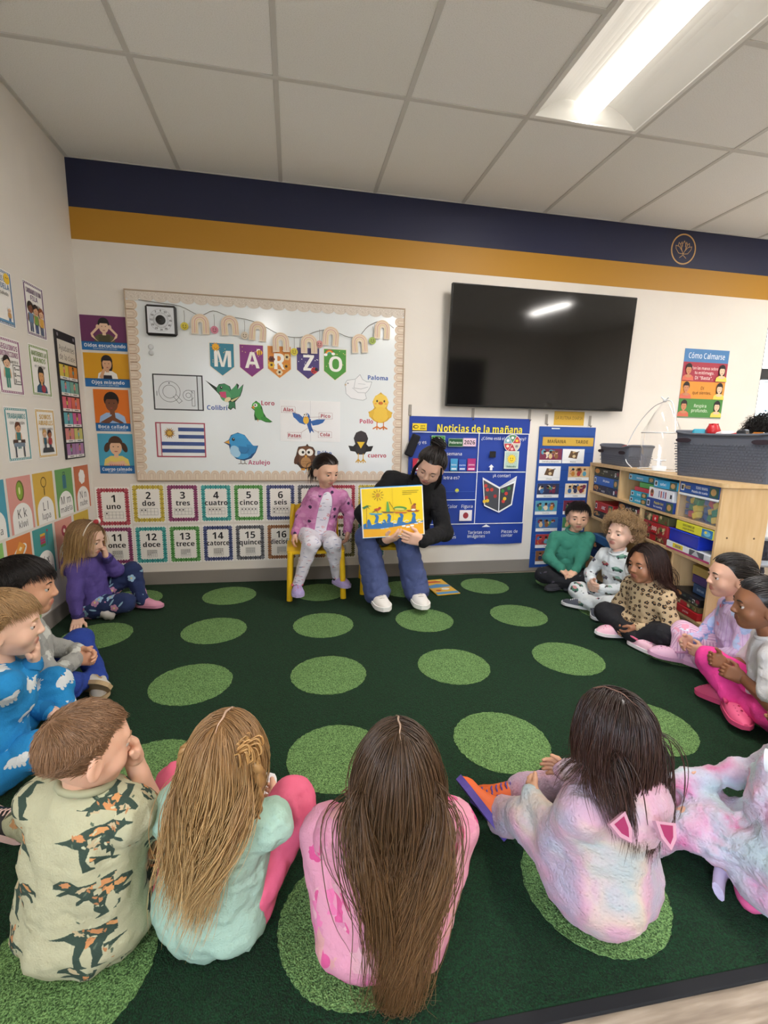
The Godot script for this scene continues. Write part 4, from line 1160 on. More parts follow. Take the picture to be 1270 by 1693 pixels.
func build_tv() -> void:
	var o := thing("television", "large black wall-mounted television, screen off", "television", Vector3(3.093, 1.69, 0.085))
	o.rotation.x = 0.045
	part("casing", MB.new().box(Vector3(1.432, 0.822, 0.03), T(0, 0, -0.008), 0.004), mt("0c0c0d", 0.35), o)
	part("screen", MB.new().bx(-0.709, -0.397, 0.0065, 0.709, 0.404, 0.0085), mt("070708", 0.08, {"metallic_specular": 0.6}), o)
	part("wall_mount", MB.new().bx(-0.25, -0.2, -0.075, 0.25, 0.2, -0.02), mt("1a1a1a", 0.6), o)

func build_rug() -> void:
	var grain := noise_tex(0.42, 11, [[0.0, "1f2a20"], [0.35, "7f8f80"], [0.55, "b4c2b4"], [1.0, "ffffff"]], 512, FastNoiseLite.TYPE_VALUE, 2)
	var bump := noise_tex(0.4, 12, [], 512, FastNoiseLite.TYPE_VALUE, 2, 6.0)
	var tri := {"uv1_triplanar": true, "uv1_scale": Vector3(2.2, 2.2, 2.2), "albedo_texture": grain, "normal_enabled": true, "normal_texture": bump, "normal_scale": 0.8}
	var dark := mt("094523", 1.0, tri)
	var light := mt("9cc47c", 1.0, tri)
	var o := thing("rug", "dark green rug with rows of light green dots", "rug", Vector3(0.876, 0, 0.297), -0.0206)
	part("pile", MB.new().bx(-0.868, 0.0, -0.283, 2.66, 0.009, 2.405, 0.003), dark, o)
	var bd := MB.new()
	bd.bx(-0.868, 0, 2.405, 2.66, 0.0085, 2.43, 0.002).bx(2.66, 0, -0.283, 2.685, 0.0085, 2.43, 0.002)
	part("binding", bd, mt("15171a", 0.9), o)
	var rg := RandomNumberGenerator.new()
	rg.seed = 3
	for j in 5:
		for i in range(-1, 5):
			var p := PackedVector2Array()
			for k in 140:
				var a := TAU * k / 140
				var r := 0.169 + rg.randf_range(-0.0022, 0.0022)
				p.append(Vector2(cos(a), sin(a)) * r)
			var d := MB.new().prism(p, 0.0016, T(0, 0.0088, 0, Basis(Vector3.RIGHT, -PI / 2)))
			var s := part("dot", d, light, o)
			s.position = Vector3(i * 0.588, 0, j * 0.5474)
			s.rotation.y = rg.randf() * 6.0

class Field:
	# a distance grid: smooth unions of tapered capsules and ellipsoids, meshed as surface nets
	var h := 0.01
	var o := Vector3.ZERO
	var nx := 0
	var ny := 0
	var nz := 0
	var d := PackedFloat32Array()
	func _init(lo: Vector3, hi: Vector3, cell: float) -> void:
		h = cell
		o = lo
		nx = int((hi.x - lo.x) / h) + 2
		ny = int((hi.y - lo.y) / h) + 2
		nz = int((hi.z - lo.z) / h) + 2
		d.resize(nx * ny * nz)
		d.fill(1.0)
	func span(lo: Vector3, hi: Vector3) -> Array:
		return [clampi(int((lo.x - o.x) / h), 0, nx - 1), clampi(int((lo.y - o.y) / h), 0, ny - 1), clampi(int((lo.z - o.z) / h), 0, nz - 1), clampi(int((hi.x - o.x) / h) + 1, 0, nx - 1), clampi(int((hi.y - o.y) / h) + 1, 0, ny - 1), clampi(int((hi.z - o.z) / h) + 1, 0, nz - 1)]
	func cap(a: Vector3, b: Vector3, ra: float, rb: float, k := 0.02) -> void:
		var m := maxf(ra, rb) + k + 2.5 * h
		var mm := Vector3(m, m, m)
		var s := span(a.min(b) - mm, a.max(b) + mm)
		var ab := b - a
		var il := 1.0 / maxf(ab.length_squared(), 1e-9)
		var ik := 0.25 / k
		var x0: int = s[0]
		var x1: int = s[3]
		for z in range(s[2], int(s[5]) + 1):
			for y in range(s[1], int(s[4]) + 1):
				var i: int = (z * ny + y) * nx + x0
				var p := o + Vector3(x0, y, z) * h - a
				for x in range(x0, x1 + 1):
					var t := clampf(p.dot(ab) * il, 0.0, 1.0)
					var v := (p - ab * t).length() - ra - (rb - ra) * t
					var e := d[i]
					var q := k - absf(e - v)
					d[i] = minf(e, v) - (q * q * ik if q > 0.0 else 0.0)
					i += 1
					p.x += h
	func ell(c: Vector3, r: Vector3, k := 0.02, bs := Basis(), carve := false) -> void:
		var m := maxf(r.x, maxf(r.y, r.z)) + k + 2.5 * h
		var mm := Vector3(m, m, m)
		var s := span(c - mm, c + mm)
		var iv := bs.inverse()
		var i1 := Vector3.ONE / r
		var i2 := i1 * i1
		var ik := 0.25 / k
		var x0: int = s[0]
		var x1: int = s[3]
		for z in range(s[2], int(s[5]) + 1):
			for y in range(s[1], int(s[4]) + 1):
				var i: int = (z * ny + y) * nx + x0
				for x in range(x0, x1 + 1):
					var p := iv * (o + Vector3(x, y, z) * h - c)
					var k0 := (p * i1).length()
					var v := k0 * (k0 - 1.0) / maxf((p * i2).length(), 1e-6)
					var e := d[i]
					if carve:
						v = -v
						var q := k - absf(e - v)
						d[i] = maxf(e, v) + (q * q * ik if q > 0.0 else 0.0)
					else:
						var q := k - absf(e - v)
						d[i] = minf(e, v) - (q * q * ik if q > 0.0 else 0.0)
					i += 1
	func cut(p0: Vector3, nn: Vector3, near := 1e9) -> void:
		# removes what lies beyond the plane (within the given distance of p0)
		var s := span(p0 - Vector3(near, near, near), p0 + Vector3(near, near, near)) if near < 1e8 else [0, 0, 0, nx - 1, ny - 1, nz - 1]
		for z in range(s[2], int(s[5]) + 1):
			for y in range(s[1], int(s[4]) + 1):
				for x in range(s[0], int(s[3]) + 1):
					var i: int = (z * ny + y) * nx + x
					var v := (o + Vector3(x, y, z) * h - p0).dot(nn)
					if v > d[i]: d[i] = v
	func folds(amp: float, freq: float, sd: int, stretch := Vector3.ONE) -> void:
		var f := FastNoiseLite.new()
		f.seed = sd
		f.noise_type = FastNoiseLite.TYPE_SIMPLEX_SMOOTH
		f.frequency = freq
		f.fractal_type = FastNoiseLite.FRACTAL_RIDGED
		f.fractal_octaves = 2
		var lim := 4.5 * h + amp
		var i := 0
		for z in nz:
			for y in ny:
				for x in nx:
					if absf(d[i]) < lim: d[i] += amp * f.get_noise_3dv((o + Vector3(x, y, z) * h) * stretch)
					i += 1
	func mesh(b: MB, uvs := 0.0) -> MB:
		var sy := nx
		var sz := nx * ny
		var off := PackedInt32Array([0, 1, sy, sy + 1, sz, sz + 1, sz + sy, sz + sy + 1])
		var e0 := PackedInt32Array([0, 2, 4, 6, 0, 1, 4, 5, 0, 1, 2, 3])
		var e1 := PackedInt32Array([1, 3, 5, 7, 2, 3, 6, 7, 4, 5, 6, 7])
		var cp: Array[Vector3] = []
		for i in 8: cp.append(Vector3(i & 1, (i >> 1) & 1, (i >> 2) & 1))
		var vid := PackedInt32Array()
		vid.resize(d.size())
		vid.fill(-1)
		var act := PackedInt32Array()
		var pv := PackedVector3Array()
		var pn := PackedVector3Array()
		var lim := 3.2 * h
		var val := PackedFloat32Array()
		val.resize(8)
		for z in nz - 1:
			for y in ny - 1:
				var i := z * sz + y * sy
				for x in nx - 1:
					if absf(d[i]) < lim:
						var neg := 0
						for c in 8:
							var w := d[i + off[c]]
							val[c] = w
							if w < 0.0: neg += 1
						if neg > 0 and neg < 8:
							var s := Vector3.ZERO
							var m := 0
							for e in 12:
								var a := val[e0[e]]
								var w := val[e1[e]]
								if (a < 0.0) != (w < 0.0):
									var ca := cp[e0[e]]
									s += ca + (cp[e1[e]] - ca) * (a / (a - w))
									m += 1
							vid[i] = pv.size()
							act.append(i)
							pv.append(o + (Vector3(x, y, z) + s / m) * h)
							pn.append(Vector3(val[1] + val[3] + val[5] + val[7] - val[0] - val[2] - val[4] - val[6], val[2] + val[3] + val[6] + val[7] - val[0] - val[1] - val[4] - val[5], val[4] + val[5] + val[6] + val[7] - val[0] - val[1] - val[2] - val[3]).normalized())
					i += 1
		var base := b.v.size()
		if uvs == 0.0:
			for i in pv.size():
				b.vert(pv[i], pn[i])
		var ax := PackedInt32Array([1, sy, sz])
		for i in act:
			var inside := d[i] < 0.0
			for a in 3:
				if (d[i + ax[a]] < 0.0) == inside: continue
				var u := ax[(a + 1) % 3]
				var w := ax[(a + 2) % 3]
				if i - u - w < 0: continue
				var q0 := vid[i - u - w]
				var q1 := vid[i - w]
				var q2 := vid[i]
				var q3 := vid[i - u]
				if q0 < 0 or q1 < 0 or q2 < 0 or q3 < 0: continue
				if inside:
					var sw := q1
					q1 = q3
					q3 = sw
				if uvs == 0.0:
					b.ix.append_array([base + q0, base + q1, base + q2, base + q0, base + q2, base + q3])
				else:
					var nn := pn[q0] + pn[q1] + pn[q2] + pn[q3]
					var k := b.v.size()
					var an := nn.abs()
					for q in [q0, q1, q2, q3]:
						var p := pv[q]
						var t: Vector2
						if an.x > an.y and an.x > an.z: t = Vector2(-p.z * signf(nn.x), -p.y)
						elif an.y > an.z: t = Vector2(p.x, p.z)
						else: t = Vector2(p.x * signf(nn.z), -p.y)
						b.vert(p, pn[q], t * uvs)
					b.ix.append_array([k, k + 1, k + 2, k, k + 2, k + 3])
		return b

var kept := {}

func head_mesh() -> MB:
	if kept.has("head"): return kept.head
	var f := Field.new(Vector3(-0.1, -0.115, -0.115), Vector3(0.1, 0.12, 0.12), 0.0042)
	f.ell(Vector3(0, 0.025, -0.008), Vector3(0.072, 0.078, 0.088), 0.02)
	f.ell(Vector3(0, -0.03, 0.018), Vector3(0.057, 0.064, 0.062), 0.035)
	f.ell(Vector3(0, -0.078, 0.05), Vector3(0.022, 0.017, 0.019), 0.03)
	for s in [-1.0, 1.0]:
		f.ell(Vector3(s * 0.035, -0.034, 0.047), Vector3(0.025, 0.024, 0.022), 0.02)
		f.ell(Vector3(s * 0.03, -0.002, 0.088), Vector3(0.0155, 0.0115, 0.014), 0.012, Basis(), true)
		f.ell(Vector3(s * 0.074, -0.014, -0.006), Vector3(0.007, 0.029, 0.018), 0.008, Basis(Vector3.UP, -s * 0.35))
		f.ell(Vector3(s * 0.082, -0.014, 0.0), Vector3(0.006, 0.017, 0.009), 0.005, Basis(Vector3.UP, -s * 0.35), true)
		f.ell(Vector3(s * 0.0095, -0.031, 0.083), Vector3(0.0065, 0.0055, 0.007), 0.006)
	f.cap(Vector3(-0.03, 0.02, 0.066), Vector3(0.03, 0.02, 0.066), 0.011, 0.011, 0.018)
	f.cap(Vector3(0, 0.004, 0.079), Vector3(0, -0.026, 0.09), 0.0055, 0.0095, 0.012)
	f.cap(Vector3(-0.016, -0.053, 0.074), Vector3(0.016, -0.053, 0.074), 0.0045, 0.0045, 0.007)
	f.cap(Vector3(0, -0.053, 0.076), Vector3(0, -0.053, 0.0765), 0.0062, 0.0062, 0.008)
	f.cap(Vector3(-0.011, -0.0615, 0.0735), Vector3(0.011, -0.0615, 0.0735), 0.0062, 0.0062, 0.006)
	kept.head = f.mesh(MB.new())
	return kept.head

func face_z(x: float, y: float) -> float:
	var b: MB = head_mesh()
	var best := 1e9
	var z := 0.08
	for p in b.v:
		if p.z > 0.0:
			var e := absf(p.x - x) + absf(p.y - y)
			if e < best:
				best = e
				z = p.z
	return z

func hand_mesh(curl: float, side: float) -> MB:
	# wrist at the origin, fingers along +y, palm towards +z, thumb towards side * x
	var key := "hand%.2f%d" % [curl, int(side)]
	if kept.has(key): return kept[key]
	var f := Field.new(Vector3(-0.065, -0.035, -0.025), Vector3(0.065, 0.125, 0.075), 0.0034)
	f.cap(Vector3(0, -0.006, 0), Vector3(0, 0.008, 0), 0.0175, 0.017, 0.012)
	for i in 4:
		var x: float = side * (0.0185 - i * 0.0122)
		f.cap(Vector3(x * 0.75, 0.012, 0), Vector3(x, 0.05, 0), 0.0125, 0.0095, 0.01)
	f.cap(Vector3(side * 0.014, 0.014, 0.004), Vector3(side * 0.022, 0.03, 0.006), 0.0135, 0.011, 0.01)
	for i in 4:
		var x: float = side * (0.0195 - i * 0.0128)
		var l: float = [0.98, 1.08, 1.0, 0.8][i]
		var p := Vector3(x, 0.05 - absf(i - 1.2) * 0.002, 0)
		var a := 0.12 + curl * 0.75
		var spread: float = side * (0.1 - i * 0.065) * (1.0 - curl)
		for j in 3:
			var dr := Vector3(sin(spread) * cos(a), cos(a) * cos(spread), sin(a))
			var q: Vector3 = p + dr * [0.0215, 0.0155, 0.0125][j] * l
			f.cap(p, q, [0.0075, 0.0068, 0.0062][j], [0.0068, 0.0062, 0.0053][j], 0.0028)
			p = q
			a += 0.12 + curl * [0.95, 0.75, 0.5][j]
	var p := Vector3(side * 0.021, 0.022, 0.006)
	var dr := Vector3(side * 0.72, 0.66, 0.2 + curl * 0.35).normalized()
	for j in 2:
		var q: Vector3 = p + dr * [0.024, 0.02][j]
		f.cap(p, q, [0.0088, 0.0076][j], [0.0078, 0.006][j], 0.004)
		p = q
		dr = (dr + Vector3(-side * 0.35, 0.35, 0.25 * curl)).normalized()
	kept[key] = f.mesh(MB.new())
	return kept[key]

func look(fwd: Vector3, up: Vector3) -> Basis:
	# z along fwd, y near up
	var z := fwd.normalized()
	var x := up.cross(z).normalized()
	return Basis(x, z.cross(x), z)

func bend(s: Vector3, w: Vector3, l1: float, l2: float, pole: Vector3) -> Vector3:
	var d := w - s
	var l := clampf(d.length(), 0.02, (l1 + l2) * 0.995)
	var u := d.normalized()
	var a := (l1 * l1 - l2 * l2 + l * l) / (2.0 * l)
	var q := sqrt(maxf(l1 * l1 - a * a, 0.0))
	var p := pole - u * pole.dot(u)
	return s + u * a + p.normalized() * q

func shoe_meshes(kind: String) -> Array:
	# [upper, sole, trim] along +z from the heel, sole at y = 0; child's size
	if kept.has("shoe" + kind): return kept["shoe" + kind]
	var L := 0.185
	var fat := 1.15 if kind == "clog" else 1.0
	var hw := func(f: float) -> float: return fat * (0.026 + 0.012 * sin(clampf(f * 1.25 - 0.1, 0.0, 1.0) * PI * 0.62)) * (1.0 - 0.75 * pow(maxf(f - 0.72, 0.0) / 0.28, 2.4)) * (1.0 - 0.55 * pow(maxf(0.12 - f, 0.0) / 0.12, 2.0))
	var top := func(f: float) -> float:
		if kind == "clog": return lerpf(0.056, 0.062, smoothstep(0.3, 0.5, f)) * (1.0 - 0.6 * pow(maxf(f - 0.55, 0.0) / 0.45, 2.0))
		return lerpf(0.072, 0.04, smoothstep(0.28, 0.75, f)) * (1.0 - 0.5 * pow(maxf(f - 0.8, 0.0) / 0.2, 2.0))
	var up := MB.new()
	var n := 14
	var k := 12
	for i in n + 1:
		var f := float(i) / n
		for j in k + 1:
			var a := PI * j / k
			var w: float = hw.call(f)
			var t: float = top.call(f)
			var e := Vector2(signf(cos(a)) * pow(absf(cos(a)), 0.75), pow(sin(a), 0.8))
			up.vert(Vector3(e.x * w, 0.012 + e.y * (t - 0.012), f * L), Vector3(cos(a), sin(a), (f - 0.4) * 1.2).normalized())
	for i in n:
		for j in k:
			var a := i * (k + 1) + j
			up.ix.append_array([a, a + k + 2, a + 1, a, a + k + 1, a + k + 2])
	var pf := []
	for e in [0, n]:
		pf.clear()
		for j in k + 1: pf.append(up.v[e * (k + 1) + j])
		up.face(pf, Vector3(0, 0, -1 if e == 0 else 1))
	var out := PackedVector2Array()
	for i in 21: out.append(Vector2(hw.call(i / 20.0) + 0.004, i / 20.0 * (L + 0.008) - 0.004))
	for i in 21: out.append(Vector2(-hw.call(1.0 - i / 20.0) - 0.004, (1.0 - i / 20.0) * (L + 0.008) - 0.004))
	var so := MB.new().prism(out, 0.02, Transform3D(Basis(Vector3.RIGHT, PI / 2), Vector3(0, 0.02, 0)))
	var tr := MB.new()
	if kind == "clog":
		for s in [-1.0, 1.0]:
			for i in 4: tr.ball(Vector3(s * 0.018, top.call(0.55 + i * 0.09) * 0.93, L * (0.55 + i * 0.09)), Vector3(0.004, 0.003, 0.004), 6)
		for i in 2: tr.ball(Vector3(0, top.call(0.56 + i * 0.16) + 0.001, L * (0.56 + i * 0.16)), Vector3(0.006, 0.003, 0.006), 6)
		var st := []
		for i in 9:
			var a := PI * i / 8
			st.append(Vector3(cos(a) * 0.036, 0.055 + sin(a) * 0.012, 0.07 - sin(a) * 0.075))
		tr.tube(st, 0.005, 6, true, 2.0)
	else:
		for i in 5:
			var f := 0.36 + i * 0.075
			var t: float = top.call(f) + 0.0015
			tr.tube([Vector3(-0.014, t - 0.004, L * f), Vector3(0, t + 0.001, L * f + 0.004), Vector3(0.014, t - 0.004, L * f)], 0.0026, 5)
	kept["shoe" + kind] = [up, so, tr]
	return kept["shoe" + kind]

func eye_mesh(iris: String) -> ArrayMesh:
	var key := "eye" + iris
	if kept.has(key): return kept[key]
	var b := MB.new()
	var xf := Transform3D(Basis(Vector3.RIGHT, PI / 2), Vector3.ZERO)
	for s in [[0.0, 0.36, "120d0c"], [0.36, 0.66, iris], [0.66, 2.2, "d0c8c3"]]:
		b.paint(s[2])
		var pr := []
		for i in 6:
			var a: float = lerpf(s[1], s[0], i / 5.0)
			pr.append(Vector2(maxf(sin(a), 0.001), cos(a)) * 0.0118)
		b.lathe(pr, 14, xf)
	kept[key] = b.done(vmat(0.15))
	return kept[key]

const SKULL := Vector3(0.072, 0.078, 0.088)
const SKULL_C := Vector3(0, 0.025, -0.008)

func scalp(u: Vector3, low := 0.0, front := 0.0) -> bool:
	return u.y > lerpf(-0.52 - low, 0.5 - front, smoothstep(-0.15, 0.72, u.z))

func strand(b: MB, pts: PackedVector3Array, r: float, c0: Color, c1: Color) -> void:
	var m := pts.size()
	if m < 3: return
	var k := b.v.size()
	var up := Vector3(0.3, 0.2, 0.9)
	for i in m:
		var d := (pts[mini(i + 1, m - 1)] - pts[maxi(i - 1, 0)]).normalized()
		up = (up - d * up.dot(d)).normalized()
		var sd := d.cross(up)
		var f := float(i) / (m - 1)
		var w := r * (1.0 - 0.85 * maxf(f - 0.6, 0.0) / 0.4)
		b.col = c0.lerp(c1, f)
		for j in 3:
			var a := TAU * j / 3.0
			var nn := up * cos(a) + sd * sin(a)
			b.vert(pts[i] + nn * w, nn)
	for i in m - 1:
		for j in 3:
			var a := k + i * 3 + j
			var e := k + i * 3 + (j + 1) % 3
			b.ix.append_array([a, e + 3, e, a, a + 3, e + 3])

func grow_hair(b: MB, hd: Transform3D, sp: Dictionary, caps: Array, sd: int) -> void:
	var rg := RandomNumberGenerator.new()
	rg.seed = sd
	var kind: String = sp.kind
	var c0 := Color.html(sp.col).srgb_to_linear()
	var c1 := Color.html(sp.get("tip", sp.col)).srgb_to_linear()
	var low: float = sp.get("low", 0.0)
	var front: float = sp.get("front", 0.0)
	var lift: float = sp.get("lift", 0.005)
	# cap of hair close to the skin
	var rows := 20
	var cols := 72
	var k := b.v.size()
	b.col = c0
	var er := SKULL + Vector3.ONE * (lift * 0.9)
	var lim := PackedFloat32Array()
	for j in cols:
		var ph := TAU * j / cols
		var m := 0.3
		for e in 90:
			var th := 0.3 + e * 0.028
			if not scalp(Vector3(sin(th) * cos(ph), cos(th), sin(th) * sin(ph)), low, front): break
			m = th
		lim.append(m)
	for i in rows + 1:
		for j in cols:
			var th := lim[j] * i / rows
			var ph := TAU * j / cols
			var u := Vector3(sin(th) * cos(ph), cos(th), sin(th) * sin(ph))
			b.vert(hd * (SKULL_C + u * (er - Vector3.ONE * (0.004 if i == rows else 0.0))), (hd.basis * (u / er)).normalized())
	for i in rows:
		for j in cols:
			var a := k + i * cols + j
			var e := k + i * cols + (j + 1) % cols
			b.ix.append_array([a, a + cols, e + cols, a, e + cols, e])
	if sp.has("parting"):
		# bare scalp along the parting
		var pp := PackedVector3Array()
		for i in 14:
			var th := lerpf(0.75, -0.62, i / 13.0)
			var u := Vector3(sp.get("part", 0.0) + 0.02 * sin(i * 1.3), cos(th), sin(th)).normalized()
			pp.append(hd * (SKULL_C + u * (SKULL + Vector3.ONE * (lift + sp.get("vol", 0.006) * 0.8))))
		var pc := Color.html(sp.parting).srgb_to_linear()
		strand(b, pp, 0.0026, pc, pc)
	var inv := hd.affine_inverse()
	var n: int = sp.n
	var length: float = sp.len
	var steps: int = sp.get("steps", 16)
	var rad: float = sp.get("r", 0.0016)
	var px: float = sp.get("part", 0.0)
	var wave: float = sp.get("wave", 0.0)
	var grav: float = sp.get("grav", 0.3)
	var vary: float = sp.get("vary", 0.25)
	var gather: float = sp.get("gather", 2.2)
	var backw: float = sp.get("back", 0.3)
	var anchor: Vector3 = sp.get("anchor", Vector3(0, 0.02, -0.1))
	var whorl := Vector3(0.1, 0.82, -0.55).normalized()
	for i in n:
		var fy := 1.0 - 2.0 * (i + 0.5) / n
		var ang := i * 2.39996 + rg.randf() * 0.4
		var rr := sqrt(1.0 - fy * fy)
		var u := Vector3(cos(ang) * rr, fy, sin(ang) * rr)
		if not scalp(u, low, front):
			# push strays up to the hair line so that it is dense
			if rg.randf() < 0.6: continue
			u = (u + Vector3(0, 0.9, -0.5)).normalized()
			if not scalp(u, low, front): continue
		var off: float = lift + rg.randf() * sp.get("vol", 0.006)
		var lr := SKULL + Vector3.ONE * off
		var root := SKULL_C + u * lr
		var nn := (u / SKULL).normalized()
		var t: Vector3
		match kind:
			"long":
				var sx := signf(u.x - px) if absf(u.x - px) > 0.02 else (1.0 if rg.randf() < 0.5 else -1.0)
				t = Vector3(sx * 0.95, -0.15, sp.get("comb", -0.4)) if u.z > -0.35 else Vector3(u.x * 0.9, -0.9, -0.3)
			"pulled": t = (anchor - root)
			"curly": t = Vector3(rg.randfn(), rg.randfn(), rg.randfn()) + nn * 0.8
			_: t = (u - whorl * u.dot(whorl)) + Vector3(0, 0, 0.25 if u.y > 0.4 else -0.1)
		t = (t - nn * t.dot(nn) * (0.4 if kind == "curly" else 1.0)).normalized()
		if kind == "short": t = (t + nn * sp.get("stand", 0.25) + Vector3(rg.randfn(), rg.randfn(), rg.randfn()) * 0.16).normalized()
		var ll := length * (rg.randf_range(0.62, 1.06) if kind == "long" else rg.randf_range(0.78, 1.08))
		if kind == "pulled": ll = root.distance_to(anchor) * 1.25
		var seg := ll / steps
		var p := hd * root
		var dr := hd.basis * t
		var pts := PackedVector3Array()
		var ph := 4.0 * sin(u.x * 13.0 + u.z * 5.0) + 3.0 * sin(u.y * 11.0 - u.x * 6.0) + rg.randf() * 1.3
		var sway := Vector3(rg.randfn(), 0, rg.randfn()) * 0.06
		var side := (dr.cross(Vector3.UP) + Vector3(0.01, 0, 0)).normalized()
		for q in steps + 1:
			var wv := Vector3.ZERO
			if wave > 0.0:
				var f := float(q) / steps
				wv = (side * sin(ph + f * sp.get("turns", 9.0)) + Vector3.UP.cross(side) * cos(ph + f * sp.get("turns", 9.0))) * wave * f
			pts.append(p + wv)
			if kind == "pulled":
				dr = (hd * anchor - p)
				if dr.length() < seg * 1.5: break
				dr = dr.normalized()
			elif kind == "curly":
				var cf := float(q + 1) / steps
				var ca := ph + cf * 14.0
				var ax := (nn * 0.75 + t * 0.7 + Vector3(0, -0.35, 0)).normalized()
				var c1v := ax.cross(Vector3(0.3, 0.9, 0.2)).normalized()
				dr = (hd * (root + ax * length * 0.55 * cf + (c1v * cos(ca) + ax.cross(c1v) * sin(ca)) * 0.0085 * minf(cf * 5.0, 1.0)) - p) / seg
			elif kind == "long":
				dr = dr + Vector3(0, -grav, 0) + sway * 0.4 + sp.get("drift", Vector3.ZERO) * (float(q) / steps)
				if p.y < hd.origin.y - 0.01: dr += Vector3((hd.origin.x + ph * 0.006 - p.x) * gather, 0, -backw if p.z > hd.origin.z - 0.075 else 0.05)
				dr = dr.normalized()
			else: dr = (dr + Vector3(0, -grav * 0.4, 0)).normalized()
			var np := p + dr * seg
			var hq := inv * np - SKULL_C
			var el := (hq / lr).length()
			if el < 1.0: np = hd * (SKULL_C + hq / el)
			for c in caps:
				var ca: Vector3 = c[0]
				var ab: Vector3 = c[1] - ca
				var tt := clampf((np - ca).dot(ab) / maxf(ab.length_squared(), 1e-6), 0.0, 1.0)
				var dv := np - ca - ab * tt
				var dl := dv.length()
				var cr: float = c[2] + off
				if dl < cr: np = ca + ab * tt + dv / maxf(dl, 1e-5) * cr
			if np.y < 0.02: np.y = 0.02
			if kind != "curly": dr = (np - p).normalized()
			p = np
		var tint := 1.0 + rg.randf_range(-vary, vary)
		strand(b, pts, rad * rg.randf_range(0.7, 1.25), Color(c0.r * tint, c0.g * tint, c0.b * tint), Color(c1.r * tint, c1.g * tint, c1.b * tint))

